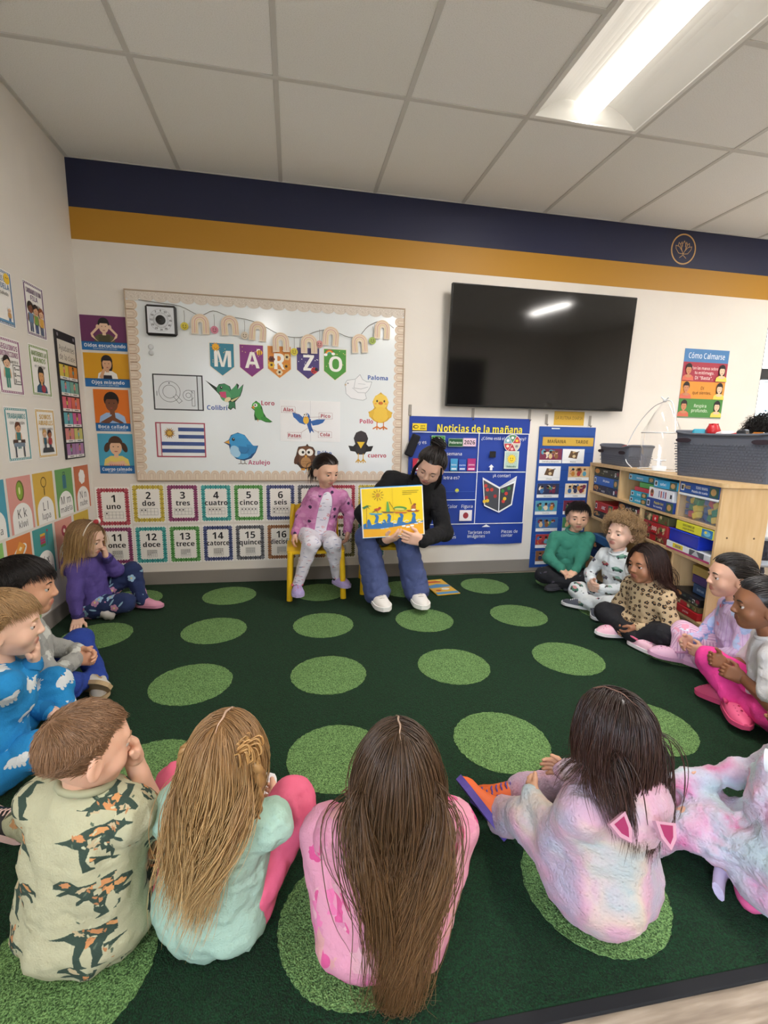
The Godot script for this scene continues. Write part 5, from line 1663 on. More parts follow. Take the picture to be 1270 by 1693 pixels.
func person(sp: Dictionary) -> Node3D:
	# joints are given in the room; everything is built in the person's own frame, which faces sp.face
	var S: float = sp.get("s", 1.0)
	var yaw := atan2(sp.face.x, sp.face.z)
	var base: Vector3 = Vector3(sp.pel.x, 0, sp.pel.z)
	var o := thing("person", sp.label, "person", base, yaw, "people at story time")
	var inv := o.transform.affine_inverse()
	var pel: Vector3 = inv * sp.pel
	var neck: Vector3 = inv * sp.neck
	var head: Vector3 = inv * sp.head
	var ib := inv.basis
	var upv := (neck - pel).normalized()
	var tb := look(ib * sp.get("chest", sp.face), upv)
	var q := Basis(tb.x, upv, tb.x.cross(upv).normalized())
	var fw := q.z
	var lx := q.x
	var sw: float = sp.get("sw", 0.098) * S
	var sh := [neck - upv * 0.035 * S + lx * sw, neck - upv * 0.035 * S - lx * sw]
	if sp.has("sh"): sh = [inv * sp.sh[0], inv * sp.sh[1]]
	var wr := [inv * sp.wr[0], inv * sp.wr[1]]
	var el := []
	for i in 2:
		if sp.has("el") and sp.el[i] != null: el.append(inv * sp.el[i])
		else: el.append(bend(sh[i], wr[i], 0.165 * S, 0.15 * S, lx * (1.0 if i == 0 else -1.0) * 0.7 - Vector3.UP * 0.6 - fw * 0.3))
	var hip := [pel + lx * 0.065 * S - upv * 0.01, pel - lx * 0.065 * S - upv * 0.01]
	var kn := [inv * sp.kn[0], inv * sp.kn[1]]
	var an := [inv * sp.an[0], inv * sp.an[1]]
	var hb := look(ib * sp.get("gaze", sp.face), sp.get("hup", Vector3.UP) if not sp.has("hup") else ib * sp.hup)
	var hs: float = sp.get("hs", 0.97)
	var hd := Transform3D(hb * Basis.from_scale(Vector3.ONE * hs), head)
	var lo := pel
	var hi := pel
	for p in [neck, sh[0], sh[1], wr[0], wr[1], el[0], el[1], kn[0], kn[1], an[0], an[1]]:
		lo = lo.min(p)
		hi = hi.max(p)
	var pad := Vector3.ONE * 0.17 * S
	lo -= pad
	hi += pad
	var belly := pel.lerp(neck, 0.32)
	var chest := pel.lerp(neck, 0.68)
	var fat: float = sp.get("fat", 1.0)
	var R := func(x: float, y: float, z: float) -> Vector3: return Vector3(x, y, z) * S * fat
	# ---- the body: one continuous skin
	var skin := MB.new().paint(sp.skin)
	var sc := skin.col
	var f := Field.new(lo, hi, 0.0125 * maxf(S, 1.0))
	f.ell(pel, R.call(0.1, 0.066, 0.085), 0.03, q)
	f.ell(belly, R.call(0.09, 0.1, 0.07), 0.03, q)
	f.ell(chest, R.call(0.09, 0.09, 0.064), 0.03, q)
	f.cap(neck - upv * 0.02 * S, hd * Vector3(0, -0.055, -0.012), 0.036 * S, 0.035 * hs, 0.02)
	for i in 2:
		f.cap(neck - upv * 0.03 * S, sh[i], 0.03 * S, 0.034 * S, 0.02)
		f.cap(sh[i], el[i], 0.034 * S, 0.028 * S, 0.015)
		f.cap(el[i], wr[i], 0.028 * S, 0.0195 * S, 0.012)
		f.cap(hip[i], kn[i], 0.055 * S, 0.042 * S, 0.02)
		f.cap(kn[i], an[i], 0.04 * S, 0.026 * S, 0.015)
	f.cut(Vector3(0, 0.012, 0), Vector3.DOWN)
	f.mesh(skin)
	var hm := head_mesh()
	var lip := Color.html(sp.get("lip", "b5615c")).srgb_to_linear()
	var k0 := skin.v.size()
	skin.add(hm, hd)
	for i in hm.v.size():
		var p := hm.v[i]
		var e := Vector2(p.x / 0.021, (p.y + 0.057) / 0.0115).length()
		skin.c[k0 + i] = sc.lerp(lip, clampf((1.1 - e) * 2.5, 0.0, 0.75)) if p.z > 0.06 else sc
	for s in [-1.0, 1.0]:
		skin.col = sc
		skin.ball(hd * Vector3(s * 0.03, 0.0058, 0.0705), Vector3(0.0135, 0.0078 + sp.get("lids", 0.0), 0.0125) * hs, 10, hb)
	for i in 2:
		var side := -1.0 if i == 0 else 1.0
		var fd: Vector3 = ib * sp.hd[i] if sp.has("hd") else (wr[i] - el[i])
		var pn: Vector3 = ib * sp.pn[i] if sp.has("pn") else -lx * (1.0 if i == 0 else -1.0)
		var y := fd.normalized()
		var z := (pn - y * pn.dot(y)).normalized()
		skin.col = sc
		skin.add(hand_mesh(sp.get("curl", [0.35, 0.35])[i], side), Transform3D(Basis(y.cross(z), y, z) * Basis.from_scale(Vector3.ONE * sp.get("hands", 1.0)), wr[i]))
		for g in range(skin.c.size() - hand_mesh(sp.get("curl", [0.35, 0.35])[i], side).v.size(), skin.c.size()): skin.c[g] = sc
	part("body", skin, vmat(0.5, {"subsurf_scatter_enabled": true, "subsurf_scatter_strength": 0.08}), o)
	for s in [-1.0, 1.0]:
		var e := part("eye", eye_mesh(sp.get("iris", "4a3020")), null, o)
		e.transform = Transform3D(hb * Basis.from_scale(Vector3.ONE * hs) * Basis(Vector3.UP, s * 0.06), hd * Vector3(s * 0.03, -0.0015, 0.0665))
		var br := []
		for i in 5:
			var x: float = s * (0.017 + i * 0.0065)
			var y := 0.0175 + 0.005 * sin(i / 4.0 * PI * 0.8) - 0.001 * i
			br.append(hd * Vector3(x, y, face_z(x, y) + 0.0008))
		part("eyebrow", MB.new().tube(br, [0.0022, 0.0027, 0.0026, 0.002, 0.001], 5), mt(sp.hair.get("brow", sp.hair.col), 0.8), o)
	# ---- garments
	var G = sp.wear
	var uvs: float = sp.get("uvs", 2.5)
	var cell: float = sp.get("cell", 0.0095)
	var all_one: bool = G.has("onesie")
	var tops := Field.new(lo, hi, cell)
	var loose: float = G.get("loose", 1.0)
	tops.ell(belly, R.call(0.113, 0.125, 0.092) * loose, 0.04, q)
	tops.ell(chest, R.call(0.108, 0.112, 0.084) * loose, 0.04, q)
	tops.ell(pel + upv * (0.02 - G.get("hem", 0.0)), R.call(0.12, 0.075, 0.1) * (loose + G.get("hem", 0.0) * 4.0), 0.04, q)
	var sl: float = G.get("sleeve", 1.0)
	for i in 2:
		tops.cap(neck - upv * 0.022 * S, sh[i], 0.04 * S, 0.046 * S, 0.03)
		if sl < 0.6: tops.cap(sh[i], sh[i].lerp(el[i], 0.8), 0.047 * S, 0.05 * S, 0.025)
		else:
			tops.cap(sh[i], el[i], 0.047 * S * loose, 0.042 * S * loose, 0.025)
			tops.cap(el[i], el[i].lerp(wr[i], G.get("reach", 0.97)), 0.042 * S * loose, 0.031 * S * loose, 0.02)
	if G.has("hood"):
		tops.ell(neck - fw * 0.08 * S - upv * 0.035, R.call(0.095, 0.062, 0.042), 0.015, q)
		tops.ell(neck - fw * 0.06 * S + upv * 0.01, R.call(0.075, 0.03, 0.035), 0.02, q)
	var legs := tops if all_one else Field.new(lo, hi, cell)
	var ll: float = G.get("leg", 1.0)
	legs.ell(pel - upv * 0.005, R.call(0.117, 0.077, 0.1) * (0.86 if G.has("hem") else 1.0) * (loose if all_one else 1.0), 0.035, q)
	for i in 2:
		legs.cap(hip[i], kn[i], 0.07 * S * fat * G.get("thigh", 1.0), 0.055 * S * G.get("thigh", 1.0), 0.035)
		legs.cap(kn[i], kn[i].lerp(an[i], ll), 0.053 * S, G.get("cuff", 0.036) * S, 0.025)
	tops.folds(G.get("fold", 0.009), G.get("ff", 7.0), int(sp.pel.x * 900.0), Vector3(1.0, 0.75, 1.0))
	tops.folds(G.get("fold", 0.009) * 0.35, 22.0, int(sp.pel.x * 500.0), Vector3(1.0, 1.5, 1.0))
	tops.cut(Vector3(0, 0.012, 0), Vector3.DOWN)
	if G.has("open"):
		tops.ell(chest + fw * 0.1 * S - upv * 0.03, R.call(0.045, 0.24, 0.075), 0.01, q, true)
		var inner := Field.new(lo, hi, cell)
		inner.ell(belly, R.call(0.105, 0.125, 0.08), 0.03, q)
		inner.ell(chest, R.call(0.1, 0.112, 0.074), 0.03, q)
		inner.ell(pel + upv * 0.03, R.call(0.112, 0.07, 0.095), 0.03, q)
		part("pyjama_top", inner.mesh(MB.new(), uvs), G.open, o)
	if all_one:
		part("onesie", tops.mesh(MB.new(), uvs), G.onesie, o)
	else:
		part(G.get("top_name", "shirt"), tops.mesh(MB.new(), uvs), G.top, o)
		legs.folds(G.get("lfold", 0.007), 10.0, int(sp.pel.z * 700.0))
		legs.cut(Vector3(0, 0.012, 0), Vector3.DOWN)
		part("trousers", legs.mesh(MB.new(), uvs), G.legs, o)
	if G.has("collar"):
		var ring := []
		for i in 17:
			var a := TAU * i / 16
			ring.append(neck + upv * (0.018 * S - 0.012 * cos(a)) + lx * sin(a) * 0.047 * S + fw * cos(a) * 0.046 * S)
		part("collar", MB.new().tube(ring, 0.0075 * S, 7, false), mt(G.collar, 0.9), o)
	for i in 2:
		if G.has("cuffs"):
			var cd: Vector3 = (wr[i] - el[i]).normalized()
			var cpos: Vector3 = el[i].lerp(wr[i], 0.97)
			part("cuff", MB.new().tube([cpos - cd * 0.022, cpos - cd * 0.01, cpos + cd * 0.004], [0.031 * S, 0.0325 * S, 0.0275 * S], 14), mt(G.cuffs, 0.9), o)
		if not sp.has("shoes"): continue
		var shs = sp.shoes
		var toe: Vector3 = (ib * sp.to[i]).normalized()
		var sup: Vector3 = ib * sp.get("su", [Vector3.UP, Vector3.UP])[i]
		var bz := look(toe, sup)
		var ss: float = shs.get("s", 0.86)
		var sx := Transform3D(bz * Basis.from_scale(Vector3.ONE * ss), an[i] - bz * Vector3(0, 0.042, 0.04) * ss)
		var sm := shoe_meshes(shs.kind)
		var lowest := 1e9
		for p in (sm[1] as MB).v: lowest = minf(lowest, (sx * p).y)
		if lowest < 0.0115: sx.origin.y += 0.0115 - lowest
		var shoe := part("shoe", MB.new().add(sm[0], sx), shs.mat, o)
		part("sole", MB.new().add(sm[1], sx), mt(shs.sole, 0.7), shoe)
		part("strap" if shs.kind == "clog" else "laces", MB.new().add(sm[2], sx), mt(shs.get("trim", shs.sole), 0.7), shoe)
		if shs.has("sock"):
			part("sock", MB.new().tube([kn[i].lerp(an[i], 0.8), an[i], an[i] + (sx * Vector3(0, 0.03, 0.06) - an[i]) * 0.7], [0.032, 0.031, 0.028], 12), mt(shs.sock, 0.95), o)
	# ---- hair
	var H = sp.hair
	var hm2 := MB.new()
	var caps := []
	if H.kind == "long":
		for s in [-1.0, 1.0]: caps.append([pel + lx * s * 0.04 * S, neck - upv * 0.05 * S + lx * s * 0.035 * S, 0.092 * S * fat])
		caps.append([sh[0], sh[1], 0.054 * S])
		caps.append([neck, hd * Vector3(0, -0.05, -0.012), 0.042 * S])
		for i in 2: caps.append([sh[i], el[i], 0.052 * S])
		for c in H.get("caps", []): caps.append([inv * c[0], inv * c[1], c[2]])
	if H.has("drift"):
		H = H.duplicate()
		H.drift = ib * H.drift
	grow_hair(hm2, hd, H, caps, int(sp.pel.x * 1000.0))
	for t in H.get("tails", []):
		# tails and braids: path in head space, thickness, spread
		var rg := RandomNumberGenerator.new()
		rg.seed = 9
		var path := []
		for p in t.path: path.append(hd * p)
		path = smooth_path(path, 6)
		var c0 := Color.html(t.get("col", H.col)).srgb_to_linear()
		if t.get("braid", false):
			for i in 3:
				var pts := PackedVector3Array()
				for j in path.size():
					var a := j * 0.75 + TAU * i / 3.0
					pts.append(path[j] + hb * Vector3(cos(a), 0, sin(2.0 * a) * 0.5) * t.w * 0.5)
				strand(hm2, pts, t.w * 0.62, c0, c0)
		else:
			for i in int(t.n):
				var pts := PackedVector3Array()
				var of: Vector3 = Vector3(rg.randfn(), rg.randfn(), rg.randfn()) * t.w * 0.45
				for j in path.size():
					var g := float(j) / path.size()
					pts.append(path[j] + of * (0.5 + 0.7 * sin(minf(g * 1.4, 1.0) * PI * 0.6)))
				var tint := rg.randf_range(0.75, 1.25)
				strand(hm2, pts, 0.0026, c0 * tint, c0 * tint)
	part("hair", hm2, vmat(H.get("rough", 0.42)), o)
	o.set_meta("_hd", hd)
	return o

# ---- printed cloth: shapes filled into a repeating picture
func rpoly(im: Image, pts: PackedVector2Array, c: Color) -> void:
	var n := im.get_width()
	var lo := 1e9
	var hi := -1e9
	for p in pts:
		lo = minf(lo, p.y); hi = maxf(hi, p.y)
	for y in range(int(floor(lo)), int(ceil(hi)) + 1):
		var xs := []
		for i in pts.size():
			var a := pts[i]
			var b := pts[(i + 1) % pts.size()]
			if (a.y <= y + 0.5) != (b.y <= y + 0.5): xs.append(a.x + (y + 0.5 - a.y) / (b.y - a.y) * (b.x - a.x))
		xs.sort()
		for k in range(0, xs.size() - 1, 2):
			var x0 := int(round(xs[k]))
			var w := int(round(xs[k + 1])) - x0
			if w <= 0: continue
			x0 = posmod(x0, n)
			var yy := posmod(y, im.get_height())
			im.fill_rect(Rect2i(x0, yy, mini(w, n - x0), 1), c)
			if x0 + w > n: im.fill_rect(Rect2i(0, yy, x0 + w - n, 1), c)

func rshape(im: Image, a: Array, at: Vector2, sc: float, rot: float, c: String, flip := 1.0) -> void:
	var p := PackedVector2Array()
	for i in range(0, a.size(), 2): p.append(at + (Vector2(a[i] * flip, -a[i + 1]) * sc).rotated(rot))
	rpoly(im, p, Color.html(c))

func rell(im: Image, at: Vector2, rx: float, ry: float, rot: float, c: String, wob := 0.0, rg: RandomNumberGenerator = null) -> void:
	var p := PackedVector2Array()
	for i in 18:
		var q := TAU * i / 18
		var w := 1.0 + (rg.randf_range(-wob, wob) if rg else 0.0)
		p.append(at + Vector2(cos(q) * rx * w, sin(q) * ry * w).rotated(rot))
	rpoly(im, p, Color.html(c))

const REX := [-1.0, -0.02, -0.6, 0.12, -0.25, 0.26, 0.1, 0.3, 0.36, 0.42, 0.5, 0.6, 0.72, 0.7, 1.0, 0.6, 1.04, 0.5, 0.86, 0.46, 0.7, 0.4, 0.98, 0.34, 0.9, 0.27, 0.66, 0.3, 0.5, 0.2, 0.42, 0.06, 0.58, 0.0, 0.62, -0.1, 0.54, -0.1, 0.38, -0.02, 0.28, -0.06, 0.24, -0.24, 0.32, -0.42, 0.26, -0.62, 0.44, -0.7, 0.14, -0.72, 0.12, -0.44, 0.0, -0.22, -0.12, -0.18, -0.16, -0.4, -0.06, -0.62, 0.06, -0.7, -0.22, -0.72, -0.3, -0.42, -0.34, -0.12, -0.62, 0.0]

func cloth(key: String) -> StandardMaterial3D:
	if mats.has("cloth_" + key): return mats["cloth_" + key]
	var rg := RandomNumberGenerator.new()
	rg.seed = key.hash()
	var n := 512
	var im := Image.create(n, n, false, Image.FORMAT_RGB8)
	var m := StandardMaterial3D.new()
	m.roughness = 0.92
	match key:
		"dino":
			im.fill(Color.html("bab999"))
			var k := 0
			for p in [[115, 62, 0.0, 1], [375, 100, 0.3, -1], [130, 190, -0.3, -1], [380, 235, 0.15, 1], [105, 318, 0.2, 1], [365, 365, -0.2, -1], [125, 445, 0.1, -1], [385, 490, -0.15, 1]]:
				var at := Vector2(p[0], p[1])
				rshape(im, REX, at, 96, p[2], "35493f", p[3])
				for i in 5:
					var u: Array = [[-0.35, 0.12], [0.02, 0.16], [0.32, 0.28], [0.66, 0.55], [-0.05, -0.1]][i]
					var q := (Vector2(u[0] * p[3], -u[1]) * 96).rotated(p[2])
					rell(im, at + q, [14, 18, 12, 14, 10][i], [6, 8, 6, 6, 10][i], p[2] + rg.randf() - 0.5, ["c98a5a", "d69a62", "c4b08c", "cf8f5c", "bfae8a"][(i + k) % 5], 0.35, rg)
				for i in 16:
					var q := (Vector2(rg.randf_range(-0.55, 0.6), rg.randf_range(-0.5, 0.4)) * 92).rotated(p[2])
					rell(im, at + q, 6, 2.4, rg.randf() * 3, ["c4c4a2", "5a6a58", "b87f52"][i % 3], 0.3, rg)
				k += 1
		"dino_dark":
			im.fill(Color.html("a9a98a"))
			for i in 60: rell(im, Vector2(rg.randf() * n, rg.randf() * n), rg.randf_range(20, 50), rg.randf_range(8, 20), rg.randf() * 3, ["35493f", "4a4f3c", "b88a5c", "2c3a34"][i % 4], 0.35, rg)
		"pinkprint":
			im.fill(Color.html("d995aa"))
			for i in 26: rell(im, Vector2(rg.randf() * n, rg.randf() * n), rg.randf_range(30, 60), rg.randf_range(20, 40), rg.randf() * 3, ["dda8b2", "d288a2", "d99e9c"][i % 3], 0.25, rg)
			for i in 22:
				var at := Vector2(rg.randf() * n, rg.randf() * n)
				var c: String = ["d8598f", "e07aa6", "cf4f86"][i % 3]
				match i % 3:
					0:
						rell(im, at, 24, 24, 0, c); rell(im, at + Vector2(24, 16), 13, 24, 0.5, c); rshape(im, [-0.5, -1.4, 0.6, -1.4, 0.3, -0.6, -0.3, -0.6], at, 28, 0, c)
					1:
						rshape(im, [-1, 0.6, 0, 0.1, 1, 0.6, 1, -0.6, 0, -0.1, -1, -0.6], at, 26, rg.randf() * 3, c)
					2:
						for j in 5: rell(im, at + Vector2.from_angle(TAU * j / 5) * 13, 10, 10, 0, c)
		"tiedye", "robe":
			var f := FastNoiseLite.new()
			f.seed = 21 if key == "tiedye" else 44
			f.frequency = 0.0055
			f.fractal_octaves = 3
			var g := Gradient.new()
			if key == "tiedye":
				g.offsets = PackedFloat32Array([0.0, 0.28, 0.42, 0.54, 0.68, 0.85])
				g.colors = PackedColorArray([Color.html("9fa3b4"), Color.html("b29fb2"), Color.html("c497a8"), Color.html("c89ba9"), Color.html("c8b5a2"), Color.html("a9b4b4")])
			else:
				g.offsets = PackedFloat32Array([0.0, 0.3, 0.45, 0.58, 0.72, 0.9])
				g.colors = PackedColorArray([Color.html("a9c6ca"), Color.html("b9c8cc"), Color.html("c2b9cc"), Color.html("cfaabc"), Color.html("d0709a"), Color.html("c8568a")])
			im = f.get_seamless_image(n, n)
			im.convert(Image.FORMAT_RGB8)
			for y in n:
				for x in n:
					im.set_pixel(x, y, g.sample(im.get_pixel(x, y).r))
			m.uv1_triplanar = true
			m.uv1_scale = Vector3.ONE * 1.6
			m.rim_enabled = true
			m.rim = 0.35
			m.rim_tint = 0.5
			m.roughness = 1.0
		"bears":
			im.fill(Color.html("1f86c4"))
			for i in 12:
				var at := Vector2((i % 3) * 171 + 60 + 60 * ((i / 3) % 2), (i / 3) * 128 + 50 + rg.randf_range(-10, 10))
				var r := rg.randf_range(-0.6, 0.6)
				rell(im, at, 34, 20, r, "d6dcde", 0.06, rg)
				rell(im, at + Vector2(32, -10).rotated(r), 14, 12, r, "d6dcde"); rell(im, at + Vector2(43, -7).rotated(r), 7, 5, r, "c2c8ca")
				for j in 4: rell(im, at + Vector2(-23 + j * 14, 20).rotated(r), 6, 11, r, "d2d8da")
				rell(im, at + Vector2(46, -9).rotated(r), 3, 3, 0, "30343a")
		"cars":
			im.fill(Color.html("d4d9da"))
			for i in 20:
				var at := Vector2((i % 4) * 128 + rg.randf_range(10, 60), (i / 4) * 102 + rg.randf_range(10, 50))
				var r := rg.randf_range(-0.3, 0.3)
				rell(im, at, 40, 15, r, ["4f7a6a", "5a5568", "a84a50", "6a6258", "3f6a5a"][i % 5], 0.12, rg)
				rell(im, at + Vector2(-4, -11).rotated(r), 20, 10, r, ["7fa090", "8a86a0", "c88a8a", "a09a8a"][i % 4])
				for j in 2: rell(im, at + Vector2(-22 + j * 44, 11).rotated(r), 8, 8, 0, "33343a")
		"leopard":
			im.fill(Color.html("c4ab86"))
			for i in 150:
				var at := Vector2((i % 13) * 39.4 + rg.randf_range(0, 22), (i / 13) * 43 + rg.randf_range(0, 22))
				var w := rg.randf_range(10, 15)
				rell(im, at, w, w * 0.85, rg.randf() * 3, "2b211c", 0.3, rg)
				rell(im, at + Vector2(rg.randf_range(-3, 3), rg.randf_range(-3, 3)), w * 0.45, w * 0.4, 0, "9c7a52", 0.3, rg)
		"stripes":
			im.fill(Color.html("e3bfd4"))
			for i in 32: im.fill_rect(Rect2i(i * 16, 0, 5, n), Color.html("c08fb4"))
			for i in 9: rell(im, Vector2(rg.randf() * n, rg.randf() * n), 26, 20, rg.randf(), ["a9bfe2", "e59ab2", "d8e0f0"][i % 3], 0.3, rg)
		"lavender":
			im.fill(Color.html("d7bfe0"))
			for i in 24: im.fill_rect(Rect2i(i * 21, 0, 4, n), Color.html("c9a6d4"))
			for i in 12:
				rell(im, Vector2(rg.randf() * n, rg.randf() * n), 38, 30, rg.randf(), ["a9bfe6", "b9cdf0", "8fa8d8"][i % 3], 0.25, rg)
				rell(im, Vector2(rg.randf() * n, rg.randf() * n), 14, 12, rg.randf(), ["d8688a", "e89ab0"][i % 2], 0.25, rg)
		"floral":
			im.fill(Color.html("22305c"))
			for i in 40:
				var at := Vector2(rg.randf() * n, rg.randf() * n)
				if i % 2:
					for j in 5: rell(im, at + Vector2.from_angle(TAU * j / 5) * 17, 13, 13, 0, ["e0a58f", "9fc4dc", "d9e4ea", "c88fb0"][i % 4])
					rell(im, at, 7, 7, 0, "e8d48a")
				else: rell(im, at, 6, 26, rg.randf() * 3, "8fb4c8")
		"scribble":
			im.fill(Color.html("dcd9e2"))
			for i in 70: rell(im, Vector2(rg.randf() * n, rg.randf() * n), rg.randf_range(10, 26), 3.2, rg.randf_range(-0.4, 0.4), ["8d93b8", "a8a4b4", "c98f9c", "7f86a0"][i % 4])
			for i in 7:
				var at := Vector2(rg.randf() * n, rg.randf() * n)
				rell(im, at, 18, 12, 0.2, "cf8f98", 0.3, rg); rell(im, at, 9, 6, 0.2, "e6d2d6")
		"fleece":
			im.fill(Color.html("c77fae"))
			for i in 40: rell(im, Vector2(rg.randf() * n, rg.randf() * n), rg.randf_range(24, 50), rg.randf_range(12, 26), rg.randf() * 3, ["d08fb8", "b86f9e", "d59ac0"][i % 3], 0.3, rg)
			for i in 14: rell(im, Vector2((i % 4) * 128 + rg.randf_range(0, 80), (i / 4) * 128 + rg.randf_range(0, 80)), 17, 17, 0, "3b2a4a", 0.2, rg)
		"hoodie":
			im.fill(Color.html("a9aaa6"))
			for i in 46: rell(im, Vector2(rg.randf() * n, rg.randf() * n), rg.randf_range(18, 40), rg.randf_range(14, 30), rg.randf() * 3, ["c9ccc6", "9b9c98", "d6d8d2", "8f918d"][i % 4], 0.35, rg)
		"nightprint":
			im.fill(Color.html("17181e"))
			for i in 20: rell(im, Vector2(rg.randf() * n, rg.randf() * n), rg.randf_range(10, 20), rg.randf_range(4, 12), rg.randf() * 3, ["5a6a70", "3f4a5c", "7f8f90", "4a4450"][i % 4], 0.4, rg)
		"tee":
			im.fill(Color.html("d8d6d8"))
	m.albedo_texture = ImageTexture.create_from_image(im)
	m.normal_enabled = true
	m.normal_texture = weave()
	m.normal_scale = 1.0 if key == "tiedye" or key == "robe" or key == "fleece" else 0.35
	mats["cloth_" + key] = m
	return m

func weave() -> NoiseTexture2D:
	if not kept.has("weave"): kept.weave = noise_tex(0.32, 71, [], 512, FastNoiseLite.TYPE_VALUE, 2, 3.0)
	return kept.weave

func plain(hex: String, rough := 0.92, nap := 0.35) -> StandardMaterial3D:
	return mt(hex, rough, {"normal_enabled": true, "normal_texture": weave(), "normal_scale": nap})

func V(x: float, y: float, z: float) -> Vector3:
	return Vector3(x, y, z)

func build_people() -> void:
	var U := Vector3.UP
	# --- girl with very long brown hair, back to us
	person({"label": "child in pink print pyjamas with waist-long brown hair, back turned", "face": V(0.1, 0, -1), "pel": V(1.464, 0.1, 2.582), "neck": V(1.476, 0.335, 2.565), "head": V(1.49, 0.445, 2.572), "gaze": V(0.15, -0.1, -1),
		"wr": [V(1.44, 0.17, 2.37), V(1.55, 0.17, 2.38)], "el": [V(1.395, 0.235, 2.47), V(1.575, 0.235, 2.49)], "hs": 0.85, "kn": [V(1.36, 0.245, 2.50), V(1.622, 0.245, 2.525)], "an": [V(1.45, 0.06, 2.27), V(1.54, 0.06, 2.29)], "to": [V(0.2, 0, -1), V(0.2, 0, -1)], "skin": "e3b193", "fat": 0.98,
		"wear": {"top": cloth("pinkprint"), "legs": cloth("pinkprint"), "loose": 1.02, "fold": 0.009, "thigh": 1.12}, "shoes": {"kind": "sneaker", "mat": plain("d8d2d6"), "sole": "f0eeee"},
		"hair": {"kind": "long", "n": 2700, "len": 0.54, "steps": 24, "col": "4a3626", "tip": "7a5936", "r": 0.0011, "gather": 2.1, "wave": 0.016, "turns": 8.0, "vol": 0.009, "lift": 0.004, "vary": 0.32, "grav": 0.42, "low": 0.1, "parting": "b59a86"}})
	# --- girl with blonde half-up hair, mint top
	person({"label": "child in mint green top and pink leggings with long blonde hair", "face": V(0.28, 0, -1), "pel": V(1.114, 0.1, 2.46), "neck": V(1.142, 0.338, 2.475), "head": V(1.158, 0.45, 2.492), "gaze": V(0.25, -0.05, -1),
		"wr": [V(1.06, 0.16, 2.28), V(1.235, 0.18, 2.33)], "el": [V(1.035, 0.225, 2.40), V(1.222, 0.225, 2.435)], "kn": [V(1.0, 0.2, 2.24), V(1.283, 0.22, 2.375)], "an": [V(1.16, 0.06, 2.15), V(1.24, 0.06, 2.24)], "to": [V(0.5, 0, -1), V(0.4, 0, -1)], "skin": "e7b79c", "hs": 0.84, "fat": 0.98,
		"wear": {"top": plain("a6c6b4", 0.85), "legs": plain("e8688a", 0.7, 0.1), "hem": 0.03, "loose": 1.06, "sleeve": 0.5, "fold": 0.014, "ff": 6.0}, "shoes": {"kind": "sneaker", "mat": plain("e8e0e2"), "sole": "f0eeee"},
		"hair": {"kind": "long", "n": 3000, "len": 0.32, "steps": 18, "col": "957048", "tip": "c9a873", "r": 0.001, "wave": 0.011, "turns": 7.0, "vol": 0.007, "lift": 0.004, "vary": 0.28, "grav": 0.4, "drift": V(-0.22, 0, 0.02), "low": 0.1, "parting": "c9a890",
			"tails": [{"path": [V(-0.066, 0.045, -0.04), V(-0.082, 0.01, -0.04), V(-0.084, -0.06, -0.035), V(-0.08, -0.13, -0.03)], "w": 0.016, "braid": true, "col": "a27c4c"}, {"path": [V(0.06, 0.06, -0.04), V(0.084, 0.03, -0.04), V(0.086, -0.05, -0.03)], "w": 0.014, "braid": true, "col": "a27c4c"}, {"path": [V(-0.05, 0.06, -0.06), V(-0.075, 0.075, -0.055), V(-0.08, 0.05, -0.05), V(-0.07, 0.04, -0.05)], "w": 0.02, "n": 40, "col": "b48a54"}]}})
	# --- boy in the dinosaur set
	var d := person({"label": "child in a sage dinosaur print set with short light brown hair", "face": V(0.3, 0, -1), "pel": V(0.862, 0.105, 2.455), "neck": V(0.884, 0.382, 2.455), "head": V(0.895, 0.48, 2.462), "gaze": V(0.78, -0.12, -0.6), "sw": 0.096,
		"wr": [V(0.82, 0.15, 2.27), V(0.955, 0.40, 2.40)], "el": [V(0.785, 0.23, 2.37), V(0.99, 0.25, 2.40)], "hd": [V(0.2, -0.3, -1), V(-0.1, 0.95, 0.1)], "pn": [V(0, -1, 0), V(-0.6, 0.2, 0.8)], "curl": [0.3, 0.55],
		"kn": [V(0.72, 0.13, 2.25), V(1.01, 0.13, 2.29)], "an": [V(0.585, 0.08, 2.16), V(0.82, 0.07, 2.22)], "to": [V(-0.75, 0.25, -0.25), V(0.8, 0, -0.4)], "skin": "e6b499", "hs": 0.86, "fat": 1.04,
		"wear": {"top": cloth("dino"), "legs": cloth("dino_dark"), "hem": 0.02, "loose": 1.06, "sleeve": 0.5, "collar": "a9ab8c", "fold": 0.01}, "uvs": 2.6, "shoes": {"kind": "sneaker", "mat": plain("17171b", 0.5), "sole": "d9b7ae"},
		"hair": {"kind": "short", "n": 7000, "len": 0.02, "steps": 4, "col": "8f6d50", "r": 0.0007, "vol": 0.002, "lift": 0.003, "stand": 0.06, "low": 0.05, "vary": 0.3}})
